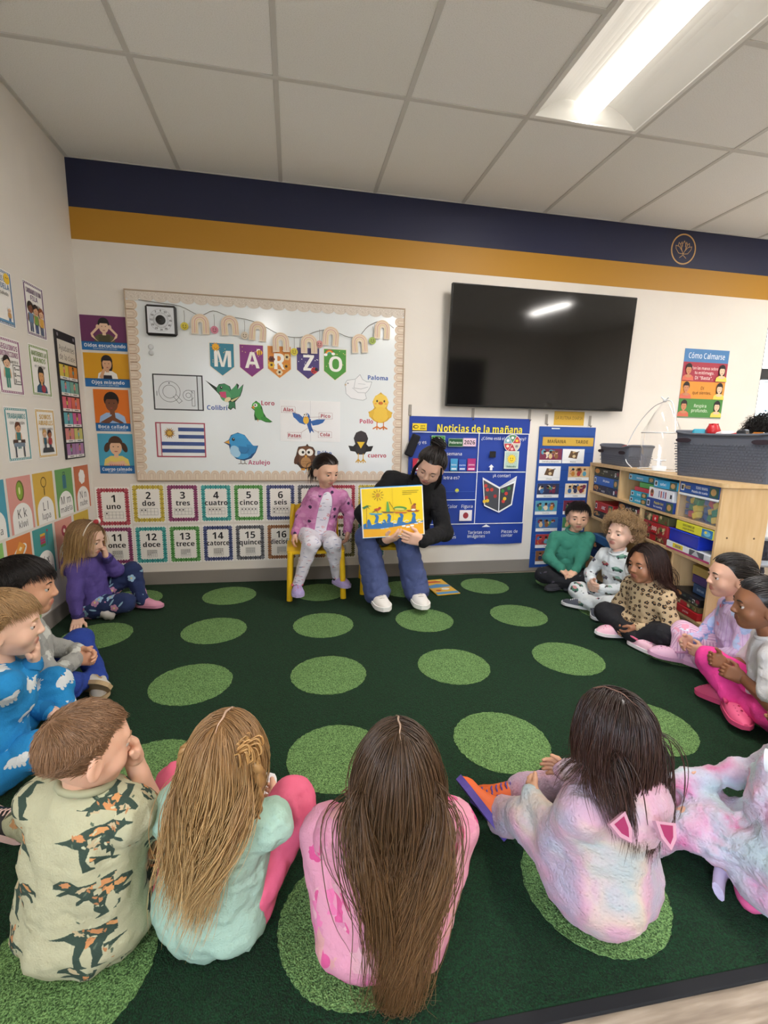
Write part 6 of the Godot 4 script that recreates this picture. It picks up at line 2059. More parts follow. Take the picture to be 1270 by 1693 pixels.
	# --- girl in the pastel unicorn onesie
	d = person({"label": "child in a pastel tie-dye plush hooded onesie with dark brown hair", "face": V(-0.42, 0, -1), "pel": V(1.985, 0.105, 2.572), "neck": V(1.985, 0.345, 2.555), "head": V(1.982, 0.455, 2.55), "gaze": V(-0.3, -0.08, -1), "sw": 0.104,
		"wr": [V(1.868, 0.215, 2.455), V(2.02, 0.2, 2.37)], "el": [V(1.872, 0.2, 2.545), null], "hd": [V(0.1, -0.1, -1), V(-0.5, -0.2, -1)], "kn": [V(1.858, 0.155, 2.45), V(2.08, 0.14, 2.33)], "an": [V(1.842, 0.075, 2.345), V(1.93, 0.07, 2.27)], "to": [V(-0.35, 0.35, -0.5), V(-0.9, 0, -0.3)], "su": [V(0.75, 0.5, -0.2), U], "skin": "c99775", "hands": 0.85, "hs": 0.85, "fat": 1.05,
		"wear": {"onesie": cloth("tiedye"), "loose": 1.06, "reach": 1.15, "hood": true, "cuff": 0.05, "fold": 0.011, "ff": 6.0}, "uvs": 1.5, "shoes": {"kind": "sneaker", "mat": plain("e0662c", 0.6), "sole": "5a4aa0", "trim": "5a4a9a", "s": 0.95},
		"hair": {"kind": "long", "n": 3400, "len": 0.235, "steps": 15, "col": "2a1b16", "tip": "4a3026", "r": 0.0011, "gather": 1.0, "back": 0.12, "wave": 0.007, "turns": 5.0, "vol": 0.009, "lift": 0.004, "vary": 0.3, "grav": 0.42, "low": 0.1, "part": 0.06, "parting": "8a6a5a", "rough": 0.34}})
	for s in [[1.905, 0.36, 2.672, 0.25], [1.998, 0.352, 2.69, -0.3]]:
		var ear := MB.new()
		ear.paint("b98a9a").prism(PackedVector2Array([Vector2(-0.03, 0), Vector2(0.03, 0), Vector2(0.022, -0.034), Vector2(0, -0.058), Vector2(-0.022, -0.034)]), 0.012)
		ear.zz = 0.0122
		ear.pl([-0.019, -0.006, 0.019, -0.006, 0.013, -0.03, 0, -0.046, -0.013, -0.03], "8f2a54")
		var e := part("hood_ear", ear, vmat(0.9), d, "plush ear with pink glitter lining")
		e.transform = d.transform.affine_inverse() * Transform3D(Basis(U, 0.15) * Basis(Vector3.RIGHT, -0.7) * Basis(Vector3.BACK, s[3]) * Basis.from_scale(Vector3.ONE * 0.78), V(s[0], s[1], s[2]))
	part("tail", MB.new().tube(smooth_path([V(0.07, 0.13, 0.1), V(0.1, 0.2, 0.05), V(0.085, 0.15, 0.0), V(0.075, 0.06, -0.01)], 5), 0.016, 10), cloth("tiedye"), d)
	# --- child in the plush robe at the right edge
	d = person({"label": "child in an aqua and pink plush costume seated beside the tie-dye onesie", "face": V(-0.75, 0, -0.6), "pel": V(2.44, 0.105, 2.64), "neck": V(2.42, 0.37, 2.65), "head": V(2.45, 0.48, 2.655), "sw": 0.104,
		"wr": [V(2.33, 0.16, 2.56), V(2.36, 0.2, 2.44)], "kn": [V(2.285, 0.12, 2.50), V(2.34, 0.12, 2.40)], "an": [V(2.20, 0.07, 2.46), V(2.26, 0.075, 2.36)], "to": [V(-0.6, 0, -0.8), V(-0.3, 0, -1)], "skin": "d9a88c", "hands": 0.6, "fat": 1.15,
		"wear": {"onesie": cloth("robe"), "loose": 1.15, "reach": 1.5, "hood": true, "cuff": 0.055, "fold": 0.018, "ff": 5.5}, "uvs": 1.4, "shoes": {"kind": "sneaker", "mat": cloth("robe"), "sole": "d8c8d8"},
		"hair": {"kind": "long", "n": 500, "len": 0.2, "col": "3a2a20", "r": 0.0017, "grav": 0.4}})
	part("tail", MB.new().tube(smooth_path([d.transform.affine_inverse() * V(2.42, 0.09, 2.70), d.transform.affine_inverse() * V(2.37, 0.07, 2.655), d.transform.affine_inverse() * V(2.325, 0.036, 2.64), d.transform.affine_inverse() * V(2.345, 0.034, 2.60), d.transform.affine_inverse() * V(2.37, 0.05, 2.585)], 5), 0.019, 10), plain("dd5f90", 1.0), d, "hot pink plush tail")
	part("tie", MB.new().tube(smooth_path([d.transform.affine_inverse() * V(2.36, 0.07, 2.57), d.transform.affine_inverse() * V(2.32, 0.045, 2.565), d.transform.affine_inverse() * V(2.275, 0.034, 2.60)], 5), 0.026, 10, true, 0.4), plain("cdbfdc", 1.0), d, "lilac plush tie end")
	for s in [0.0]:
		var ear := MB.new().tube(smooth_path([V(0.10, 0.40, 0.03), V(0.12, 0.425, 0.08), V(0.105, 0.42, 0.12)], 5), 0.024, 10, true, 0.5)
		part("hood_ear", ear, plain("dcdfe2", 1.0), d)
	# --- child whose hand reaches in at the right edge
	person({"label": "child in blue and white seated between the white tee and the plush costume", "face": V(-0.75, 0, -0.66), "pel": V(3.12, 0.1, 2.46), "neck": V(3.09, 0.37, 2.44), "head": V(3.07, 0.48, 2.42),
		"wr": [V(2.92, 0.17, 2.42), V(2.84, 0.17, 2.28)], "hd": [V(-0.6, 0, -0.5), V(-0.4, 0.75, -0.35)], "kn": [V(2.98, 0.13, 2.55), V(2.95, 0.14, 2.24)], "an": [V(2.93, 0.06, 2.36), V(2.98, 0.06, 2.40)], "to": [V(-0.5, 0, -0.5), V(-0.5, 0, 0.5)], "skin": "b07a58",
		"wear": {"top": plain("2f6fc0"), "legs": plain("27406e"), "cuffs": "ececec"}, "shoes": {"kind": "sneaker", "mat": plain("444a58"), "sole": "e6e6e6"}, "hair": {"kind": "short", "n": 800, "len": 0.03, "steps": 5, "col": "241a16"}})
	# --- white tee, hot pink trousers
	d = person({"label": "child in a white tee and hot pink trousers with pink clogs", "face": V(-0.72, 0, -0.66), "pel": V(3.10, 0.095, 2.06), "neck": V(3.05, 0.36, 2.025), "head": V(3.012, 0.482, 2.0), "gaze": V(-0.86, -0.05, -0.5),
		"wr": [V(2.985, 0.185, 2.0), V(2.985, 0.205, 1.915)], "hd": [V(-0.5, 0.15, -0.85), V(-0.85, 0.25, -0.2)], "pn": [V(-0.2, 0, -1), V(0.2, 0.3, 0.9)], "kn": [V(2.99, 0.11, 2.11), V(2.98, 0.19, 1.86)], "an": [V(3.01, 0.07, 1.93), V(2.975, 0.075, 1.98)], "to": [V(-0.2, -0.1, -1), V(-0.35, 0.0, 0.7)], "skin": "8f5f44", "lip": "7a4038",
		"wear": {"top": cloth("tee"), "legs": plain("e83d92", 0.85), "sleeve": 0.5, "collar": "dcdadc", "leg": 0.85}, "shoes": {"kind": "clog", "mat": plain("e35a86", 0.6, 0.0), "sole": "d84d7c", "trim": "c43c6c"},
		"hair": {"kind": "pulled", "n": 800, "len": 0.1, "steps": 7, "col": "171210", "anchor": V(0, 0.05, -0.105), "tails": [{"path": [V(0, 0.05, -0.1), V(0, 0.065, -0.14), V(0.02, 0.03, -0.16), V(0.02, -0.01, -0.14)], "w": 0.04, "n": 90}]}})
	var pr := MB.new()
	for e in [[0.0, 0.27, 0.03, "3f78c4"], [0.03, 0.3, 0.022, "d0447e"], [-0.03, 0.24, 0.024, "3f78c4"], [0.02, 0.24, 0.02, "8a4aa0"], [-0.02, 0.31, 0.018, "cf4a80"], [0.035, 0.265, 0.014, "e8c84a"]]:
		pr.paint(e[3]).ball(V(e[0], e[1], 0.088 + 0.012 * (0.3 - e[1]) * 10.0), V(e[2], e[2], 0.006), 10)
	part("shirt_print", pr, vmat(0.8), d, "blue and pink printed figure")
	# --- dark-haired girl with parted, tied hair
	person({"label": "child in lavender striped pyjamas with parted dark tied hair", "face": V(-0.85, 0, -0.5), "pel": V(3.285, 0.095, 1.745), "neck": V(3.25, 0.36, 1.70), "head": V(3.222, 0.483, 1.678), "gaze": V(-0.9, -0.02, -0.36),
		"wr": [V(3.13, 0.13, 1.70), V(3.14, 0.15, 1.60)], "hd": [V(-0.5, -0.1, -0.85), V(-0.8, -0.2, 0.1)], "kn": [V(3.10, 0.12, 1.80), V(3.17, 0.15, 1.525)], "an": [V(3.17, 0.06, 1.62), V(3.115, 0.065, 1.56)], "to": [V(-0.3, 0, -0.9), V(-0.85, 0.15, -0.3)], "skin": "dcab90",
		"wear": {"top": cloth("lavender"), "legs": cloth("stripes"), "collar": "8a9ad0"}, "shoes": {"kind": "clog", "mat": plain("e0b4cc", 0.6, 0.0), "sole": "d6a4c0", "trim": "c58fb0"},
		"hair": {"kind": "pulled", "n": 1100, "len": 0.1, "steps": 7, "col": "1f1714", "anchor": V(0, 0.015, -0.1), "tails": [{"path": [V(0.0, 0.01, -0.1), V(0.0, -0.03, -0.13), V(0.0, -0.1, -0.12)], "w": 0.035, "n": 80}]}})
	# --- leopard print
	person({"label": "child in a leopard print top and black leggings with dark loose hair", "face": V(-0.9, 0, 0.15), "pel": V(3.19, 0.09, 1.27), "neck": V(3.135, 0.318, 1.305), "head": V(3.108, 0.432, 1.30), "gaze": V(-0.93, 0.0, 0.1), "hs": 0.97,
		"wr": [V(3.055, 0.115, 1.36), V(3.055, 0.10, 1.26)], "hd": [V(-0.6, -0.7, -0.3), V(-0.7, -0.6, 0.2)], "kn": [V(3.11, 0.115, 1.46), V(3.0, 0.12, 1.165)], "an": [V(3.03, 0.055, 1.25), V(3.04, 0.055, 1.37)], "to": [V(-0.95, 0.1, -0.1), V(0.3, 0, 0.9)], "skin": "a87455", "lip": "8a4a44",
		"wear": {"top": cloth("leopard"), "legs": plain("14141a", 0.85), "loose": 1.05}, "uvs": 2.6, "shoes": {"kind": "clog", "mat": plain("e6b8c8", 0.6, 0.0), "sole": "f0eaea", "trim": "dd6a8c"},
		"hair": {"kind": "long", "n": 2000, "len": 0.24, "steps": 14, "col": "2a1c18", "tip": "4a2f26", "r": 0.0013, "gather": 0.6, "back": 0.1, "wave": 0.004, "vol": 0.014, "grav": 0.35, "vary": 0.3, "drift": V(0.15, 0, 0.02), "front": -0.1}})
	# --- curly boy
	person({"label": "child in white car print pyjamas with curly light brown hair", "face": V(-0.9, 0, 0.25), "pel": V(3.31, 0.095, 0.90), "neck": V(3.245, 0.385, 0.905), "head": V(3.258, 0.505, 0.9), "gaze": V(-0.9, 0.12, 0.3),
		"wr": [V(3.13, 0.17, 0.93), V(3.12, 0.19, 0.86)], "hd": [V(-0.5, -0.1, -0.8), V(-0.4, -0.1, 0.7)], "kn": [V(3.12, 0.11, 1.04), V(3.08, 0.11, 0.78)], "an": [V(3.07, 0.06, 0.86), V(3.1, 0.06, 0.95)], "to": [V(-0.6, 0, -0.7), V(-0.4, 0, 0.7)], "skin": "e6bba4",
		"wear": {"top": cloth("cars"), "legs": cloth("cars"), "cuffs": "e4eaec", "collar": "e4eaec"}, "uvs": 2.4, "shoes": {"kind": "sneaker", "mat": plain("4a4e58"), "sole": "d8d8d8"},
		"hair": {"kind": "curly", "n": 1300, "len": 0.085, "steps": 16, "col": "8f7050", "tip": "b8966c", "r": 0.0017, "vol": 0.02, "lift": 0.008, "vary": 0.3, "low": 0.05}})
	# --- green sweater
	person({"label": "child in a plain teal green sweater with short black hair before the routine chart", "face": V(-0.3, 0, 1), "pel": V(3.30, 0.09, 0.32), "neck": V(3.295, 0.385, 0.345), "head": V(3.318, 0.512, 0.36), "gaze": V(-0.45, -0.1, 0.9), "sw": 0.115,
		"wr": [V(3.215, 0.155, 0.535), V(3.125, 0.17, 0.505)], "hd": [V(-0.75, -0.3, 0.3), V(0.4, -0.45, 0.6)], "pn": [V(0, -1, -0.3), V(0, -1, -0.3)], "kn": [V(3.23, 0.10, 0.62), V(3.03, 0.11, 0.44)], "an": [V(3.13, 0.065, 0.50), V(3.17, 0.065, 0.55)], "to": [V(-0.8, 0, 0.2), V(0.8, 0, 0.3)], "skin": "e0b195",
		"wear": {"top": plain("3a8570"), "legs": cloth("nightprint"), "collar": "34796a", "loose": 1.08}, "shoes": {"kind": "sneaker", "mat": plain("25262c"), "sole": "3a3a40"},
		"hair": {"kind": "short", "n": 3500, "len": 0.034, "steps": 5, "col": "1a1514", "r": 0.001, "lift": 0.006}})
	# --- left side: dark-haired boy in grey hoodie
	person({"label": "child in a mottled grey hoodie and blue trousers with black hair", "face": V(0.85, 0, -0.5), "pel": V(0.285, 0.095, 1.535), "neck": V(0.325, 0.395, 1.54), "head": V(0.345, 0.518, 1.555), "gaze": V(0.97, -0.03, -0.22), "hs": 1.04,
		"wr": [V(0.45, 0.205, 1.43), V(0.455, 0.195, 1.475)], "hd": [V(0.75, -0.25, 0.1), V(0.75, -0.25, -0.45)], "pn": [V(0.2, -0.3, 0.9), V(0, -0.4, -0.9)], "curl": [0.6, 0.6], "kn": [V(0.375, 0.17, 1.25), V(0.445, 0.125, 1.565)], "an": [V(0.50, 0.07, 1.40), V(0.47, 0.085, 1.44)], "to": [V(0.3, 0, 0.8), V(0.75, 0.1, 0.3)], "su": [U, V(-0.3, 0.35, -0.85)], "skin": "d9a283",
		"wear": {"top": cloth("hoodie"), "legs": plain("213f98", 0.85), "hood": true, "cuffs": "9d9e9c", "collar": "9fc48f", "loose": 1.08}, "shoes": {"kind": "sneaker", "mat": plain("c9c4ba", 0.8), "sole": "b39a74", "sock": "8f9296"},
		"hair": {"kind": "short", "n": 4200, "len": 0.055, "steps": 7, "col": "191312", "r": 0.001, "lift": 0.008, "stand": 0.12, "grav": 0.8, "vol": 0.006, "front": 0.1, "low": -0.16}})
	# --- blond boy in polar bear pyjamas
	person({"label": "child in blue polar bear pyjamas with fair hair and hand at mouth", "face": V(0.8, 0, -0.55), "pel": V(0.385, 0.095, 1.90), "neck": V(0.432, 0.395, 1.88), "head": V(0.462, 0.515, 1.895), "gaze": V(0.95, -0.06, -0.3),
		"wr": [V(0.50, 0.165, 1.79), V(0.50, 0.375, 1.845)], "el": [null, V(0.475, 0.27, 1.91)], "hd": [V(0.6, -0.3, -0.2), V(0.25, 0.95, 0.05)], "pn": [V(0, -1, 0), V(-0.5, 0.2, 0.3)], "curl": [0.35, 0.75], "kn": [V(0.475, 0.22, 1.70), V(0.535, 0.14, 1.95)], "an": [V(0.56, 0.07, 1.78), V(0.42, 0.07, 1.86)], "to": [V(0.6, 0, 0.3), V(-0.3, 0, 0.8)], "skin": "e8bda4",
		"wear": {"top": cloth("bears"), "legs": cloth("bears"), "cuffs": "1f7cb8"}, "uvs": 2.7, "shoes": {"kind": "sneaker", "mat": plain("8f8b82"), "sole": "a5a096"},
		"hair": {"kind": "short", "n": 4200, "len": 0.05, "steps": 6, "col": "b08d62", "r": 0.001, "lift": 0.006, "stand": 0.1, "grav": 0.7}})
	# --- girl in the purple jacket in the corner
	d = person({"label": "child in a purple jacket and floral skirt seated in the wall corner", "face": V(0.95, 0, -0.05), "pel": V(0.148, 0.085, 0.50), "neck": V(0.14, 0.36, 0.555), "head": V(0.165, 0.472, 0.575), "gaze": V(0.93, -0.22, 0.12),
		"sh": [V(0.155, 0.325, 0.46), V(0.125, 0.325, 0.64)], "wr": [V(0.245, 0.355, 0.535), V(0.135, 0.055, 0.685)], "el": [V(0.275, 0.262, 0.49), V(0.125, 0.18, 0.675)], "hd": [V(-0.1, 0.9, 0.1), V(0.1, -0.25, 0.6)], "pn": [V(-0.8, 0.2, 0.3), V(0, -1, 0)], "curl": [0.7, 0.05],
		"kn": [V(0.335, 0.235, 0.42), V(0.345, 0.10, 0.60)], "an": [V(0.40, 0.06, 0.47), V(0.27, 0.055, 0.5)], "to": [V(1, 0, 0.2), V(0.6, 0, -0.6)], "skin": "e8bca6", "hs": 0.97,
		"wear": {"top": plain("564690", 0.8), "top_name": "jacket", "legs": cloth("floral"), "hood": true, "cuffs": "352b66", "fold": 0.009}, "uvs": 2.6, "shoes": {"kind": "sneaker", "mat": plain("d193aa"), "sole": "c98ba4", "trim": "d193aa", "s": 0.82},
		"hair": {"kind": "long", "n": 1800, "len": 0.24, "steps": 14, "gather": 0.5, "back": 0.1, "col": "8a6a48", "tip": "c9a66e", "r": 0.0013, "vol": 0.006, "grav": 0.36, "vary": 0.25, "comb": -1.1, "drift": V(0.06, 0, 0.08)}})
	var hd: Transform3D = d.get_meta("_hd")
	var bow := MB.new()
	for s in [[-0.02, "a8323a"], [0.02, "a8323a"], [0.0, "e8e0da"]]: bow.paint(s[1]).ball(hd * V(0.035 + s[0], 0.105, 0.03), V(0.022, 0.016, 0.014) if s[0] else V(0.014, 0.02, 0.016), 10, hd.basis)
	part("hair_bow", bow, vmat(0.7), d, "red and white hair bow")
	var band := []
	for i in 13:
		var a := PI * i / 12
		band.append(hd * V(cos(a) * 0.081, 0.02 + sin(a) * 0.09, 0.02))
	part("headband", MB.new().tube(band, 0.003, 6), mt("e6dccf", 0.6), d)
	part("petticoat", MB.new().tube(smooth_path([V(-0.10, 0.075, 0.05), V(-0.13, 0.05, 0.09), V(-0.13, 0.03, 0.14)], 4), [0.03, 0.034, 0.028, 0.036, 0.03, 0.038, 0.03, 0.034, 0.018], 12, true, 0.45), plain("cfc9c6", 0.9), d, "pale grey net petticoat hem")
	# --- girl on the yellow chair
	d = person({"label": "child on a yellow chair in a pink fleece over white print pyjamas", "face": V(0.12, 0, 1), "pel": V(1.448, 0.40, 0.24), "neck": V(1.515, 0.70, 0.275), "head": V(1.505, 0.832, 0.30), "gaze": V(0.5, -0.3, 0.8), "hs": 1.0,
		"sh": [V(1.612, 0.655, 0.265), V(1.425, 0.66, 0.27)], "wr": [V(1.655, 0.42, 0.27), V(1.305, 0.415, 0.29)], "el": [V(1.668, 0.525, 0.24), V(1.345, 0.525, 0.25)], "kn": [V(1.535, 0.385, 0.47), V(1.40, 0.385, 0.475)], "an": [V(1.575, 0.125, 0.38), V(1.312, 0.11, 0.455)], "to": [V(0.5, 0.0, 0.8), V(0.05, 0, 1)], "skin": "deb096",
		"wear": {"top": cloth("fleece"), "top_name": "fleece_jacket", "legs": cloth("scribble"), "open": cloth("scribble"), "loose": 1.08, "leg": 0.93}, "uvs": 3.2, "cell": 0.0095, "shoes": {"kind": "clog", "mat": plain("a99ac8", 0.6, 0.0), "sole": "b3a6d0", "trim": "d8687e", "sock": "16161a", "s": 0.85},
		"hair": {"kind": "pulled", "n": 1100, "len": 0.1, "steps": 7, "col": "2b1e19", "r": 0.0014, "anchor": V(0, 0.0, -0.1), "tails": [{"path": [V(0, 0.0, -0.1), V(-0.01, -0.04, -0.12), V(-0.02, -0.1, -0.1)], "w": 0.03, "n": 60}]}})
	# --- the woman reading
	d = person({"label": "adult in black top and slate blue trousers leaning over an open book", "face": V(-0.25, 0, 1), "s": 1.32, "hs": 1.12, "pel": V(2.07, 0.41, 0.22), "neck": V(2.105, 0.775, 0.40), "head": V(2.165, 0.875, 0.46), "gaze": V(-0.42, -0.5, 0.75), "hup": V(0.32, 1, 0.1),
		"sh": [V(2.235, 0.695, 0.37), V(1.935, 0.775, 0.345)], "wr": [V(2.045, 0.452, 0.735), V(1.83, 0.44, 0.66)], "el": [V(2.26, 0.45, 0.50), V(1.74, 0.56, 0.42)], "hd": [V(-0.95, 0.22, 0.0), V(0.75, 0.35, 0.5)], "pn": [V(-0.1, 0.2, -1), V(-0.2, 0.7, -0.6)], "curl": [0.12, 0.2], "hands": 1.35,
		"kn": [V(1.975, 0.45, 0.60), V(1.735, 0.45, 0.585)], "an": [V(2.055, 0.10, 0.62), V(1.80, 0.10, 0.62)], "to": [V(0.0, 0, 1), V(0.12, 0, 1)], "skin": "e2b49c", "lids": 0.004,
		"wear": {"top": plain("0c0c0f", 0.95), "legs": plain("4a5684", 0.9), "loose": 1.1, "cuff": 0.066, "leg": 0.98, "fold": 0.008, "lfold": 0.008}, "shoes": {"kind": "sneaker", "mat": plain("e4e0da", 0.7), "sole": "f2f0ec", "trim": "c9c4ba", "s": 1.28},
		"hair": {"kind": "pulled", "n": 1300, "len": 0.1, "steps": 8, "col": "1d1614", "brow": "1d1614", "r": 0.0018, "vol": 0.012, "anchor": V(0, 0.07, -0.09), "tails": [{"path": [V(0, 0.08, -0.08), V(0.025, 0.1, -0.09), V(-0.025, 0.1, -0.11), V(0, 0.07, -0.12), V(0.01, 0.07, -0.1)], "w": 0.026, "n": 120}, {"path": [V(0.06, 0.06, 0.06), V(0.076, 0.0, 0.07), V(0.074, -0.06, 0.06), V(0.066, -0.1, 0.06)], "w": 0.008, "n": 14}, {"path": [V(-0.055, 0.07, 0.06), V(-0.08, 0.0, 0.065), V(-0.076, -0.08, 0.06), V(-0.07, -0.13, 0.05)], "w": 0.01, "n": 16}, {"path": [V(0.05, -0.02, -0.07), V(0.07, -0.1, -0.06), V(0.085, -0.19, -0.02), V(0.09, -0.24, 0.02)], "w": 0.02, "n": 40}]}})
	hd = d.get_meta("_hd")
	part("earring", MB.new().tube([hd * V(0.078, -0.04, 0.0), hd * V(0.08, -0.06, 0.0), hd * V(0.078, -0.085, 0.002)], 0.0035, 6), mt("e8e6ea", 0.2, {"metallic": 0.6}), d)
	# --- someone standing behind the shelf, only the dark hair shows over the basket
	person({"label": "child with fluffy black hair standing behind the toy shelf near the window", "face": V(0.6, 0, 0.6), "pel": V(4.30, 0.62, 0.86), "neck": V(4.30, 0.98, 0.86), "head": V(4.30, 1.11, 0.86),
		"wr": [V(4.52, 0.62, 0.78), V(4.20, 0.62, 1.0)], "kn": [V(4.36, 0.34, 0.82), V(4.26, 0.34, 0.92)], "an": [V(4.36, 0.07, 0.80), V(4.26, 0.07, 0.92)], "to": [V(0.6, 0, 0.6), V(0.6, 0, 0.6)], "skin": "6a4432", "s": 1.1,
		"wear": {"top": plain("6a2440"), "legs": plain("2a2c38")}, "shoes": {"kind": "sneaker", "mat": plain("3a3a40"), "sole": "dadada"},
		"hair": {"kind": "curly", "n": 1600, "len": 0.11, "steps": 16, "col": "120e0e", "r": 0.0016, "vol": 0.03, "lift": 0.012}})

func kid_chair(at: Vector3, turn: float, label: String) -> void:
	# yellow plastic nursery chair, seat at 0.33; the sitter faces local +z
	var o := thing("chair", label, "chair", at, turn, "yellow nursery chairs")
	var m := mt("e9bd18", 0.35)
	var w := 0.172
	for s in [-1.0, 1.0]:
		part("leg", MB.new().tube([V(s * w, 0.0115, 0.17), V(s * (w - 0.004), 0.2, 0.16), V(s * (w - 0.008), 0.325, 0.15)], [0.0185, 0.018, 0.017], 12), m, o)
		part("leg", MB.new().tube([V(s * (w - 0.004), 0.0115, -0.19), V(s * (w - 0.012), 0.2, -0.165), V(s * (w - 0.018), 0.34, -0.15), V(s * (w - 0.022), 0.5, -0.165), V(s * (w - 0.03), 0.585, -0.178)], [0.0185, 0.018, 0.017, 0.016, 0.015], 12), m, o)
		part("seat_rail", MB.new().tube([V(s * (w - 0.008), 0.305, 0.15), V(s * (w - 0.014), 0.305, -0.15)], 0.012, 10), m, o)
	var seat := MB.new()
	var p := PackedVector2Array()
	for c in [[0.15, 0.13], [-0.15, 0.13], [-0.15, -0.12], [0.15, -0.12]]:
		for i in 6:
			var a := atan2(c[1], c[0])
			a = (PI / 4 if c[0] > 0 and c[1] > 0 else 3 * PI / 4 if c[1] > 0 else 5 * PI / 4 if c[0] < 0 else 7 * PI / 4) - PI / 4 + PI / 2 * i / 5.0
			p.append(V2(c[0], c[1]) + Vector2.from_angle(a) * 0.035)
	seat.prism(p, 0.02, T(0, 0.312, 0, Basis(Vector3.RIGHT, -PI / 2)))
	part("seat", seat, m, o)
	var bk := MB.new()
	var nb := 12
	for i in nb:
		var q := []
		for e in [i, i + 1]:
			var x: float = -0.15 + 0.30 * e / nb
			q.append([x, -0.165 - 0.03 * (1.0 - pow(x / 0.15, 2.0))])
		for f in [0.0, 0.012]:
			bk.face([V(q[0][0], 0.42, q[0][1] - f), V(q[1][0], 0.42, q[1][1] - f), V(q[1][0], 0.595 - 0.03 * pow(q[1][0] / 0.15, 2.0), q[1][1] - f - 0.015), V(q[0][0], 0.595 - 0.03 * pow(q[0][0] / 0.15, 2.0), q[0][1] - f - 0.015)], V(0, 0, 1.0 if f == 0.0 else -1.0))
		for yy in [[0.42, -1.0, 0.0], [0.595, 1.0, -0.015]]:
			var y0: float = yy[0] - (0.03 * pow(q[0][0] / 0.15, 2.0) if yy[1] > 0 else 0.0)
			var y1: float = yy[0] - (0.03 * pow(q[1][0] / 0.15, 2.0) if yy[1] > 0 else 0.0)
			bk.face([V(q[0][0], y0, q[0][1] + yy[2]), V(q[1][0], y1, q[1][1] + yy[2]), V(q[1][0], y1, q[1][1] - 0.012 + yy[2]), V(q[0][0], y0, q[0][1] - 0.012 + yy[2])], V(0, yy[1], 0))
	part("backrest", bk, m, o)

func V2(x: float, y: float) -> Vector2:
	return Vector2(x, y)

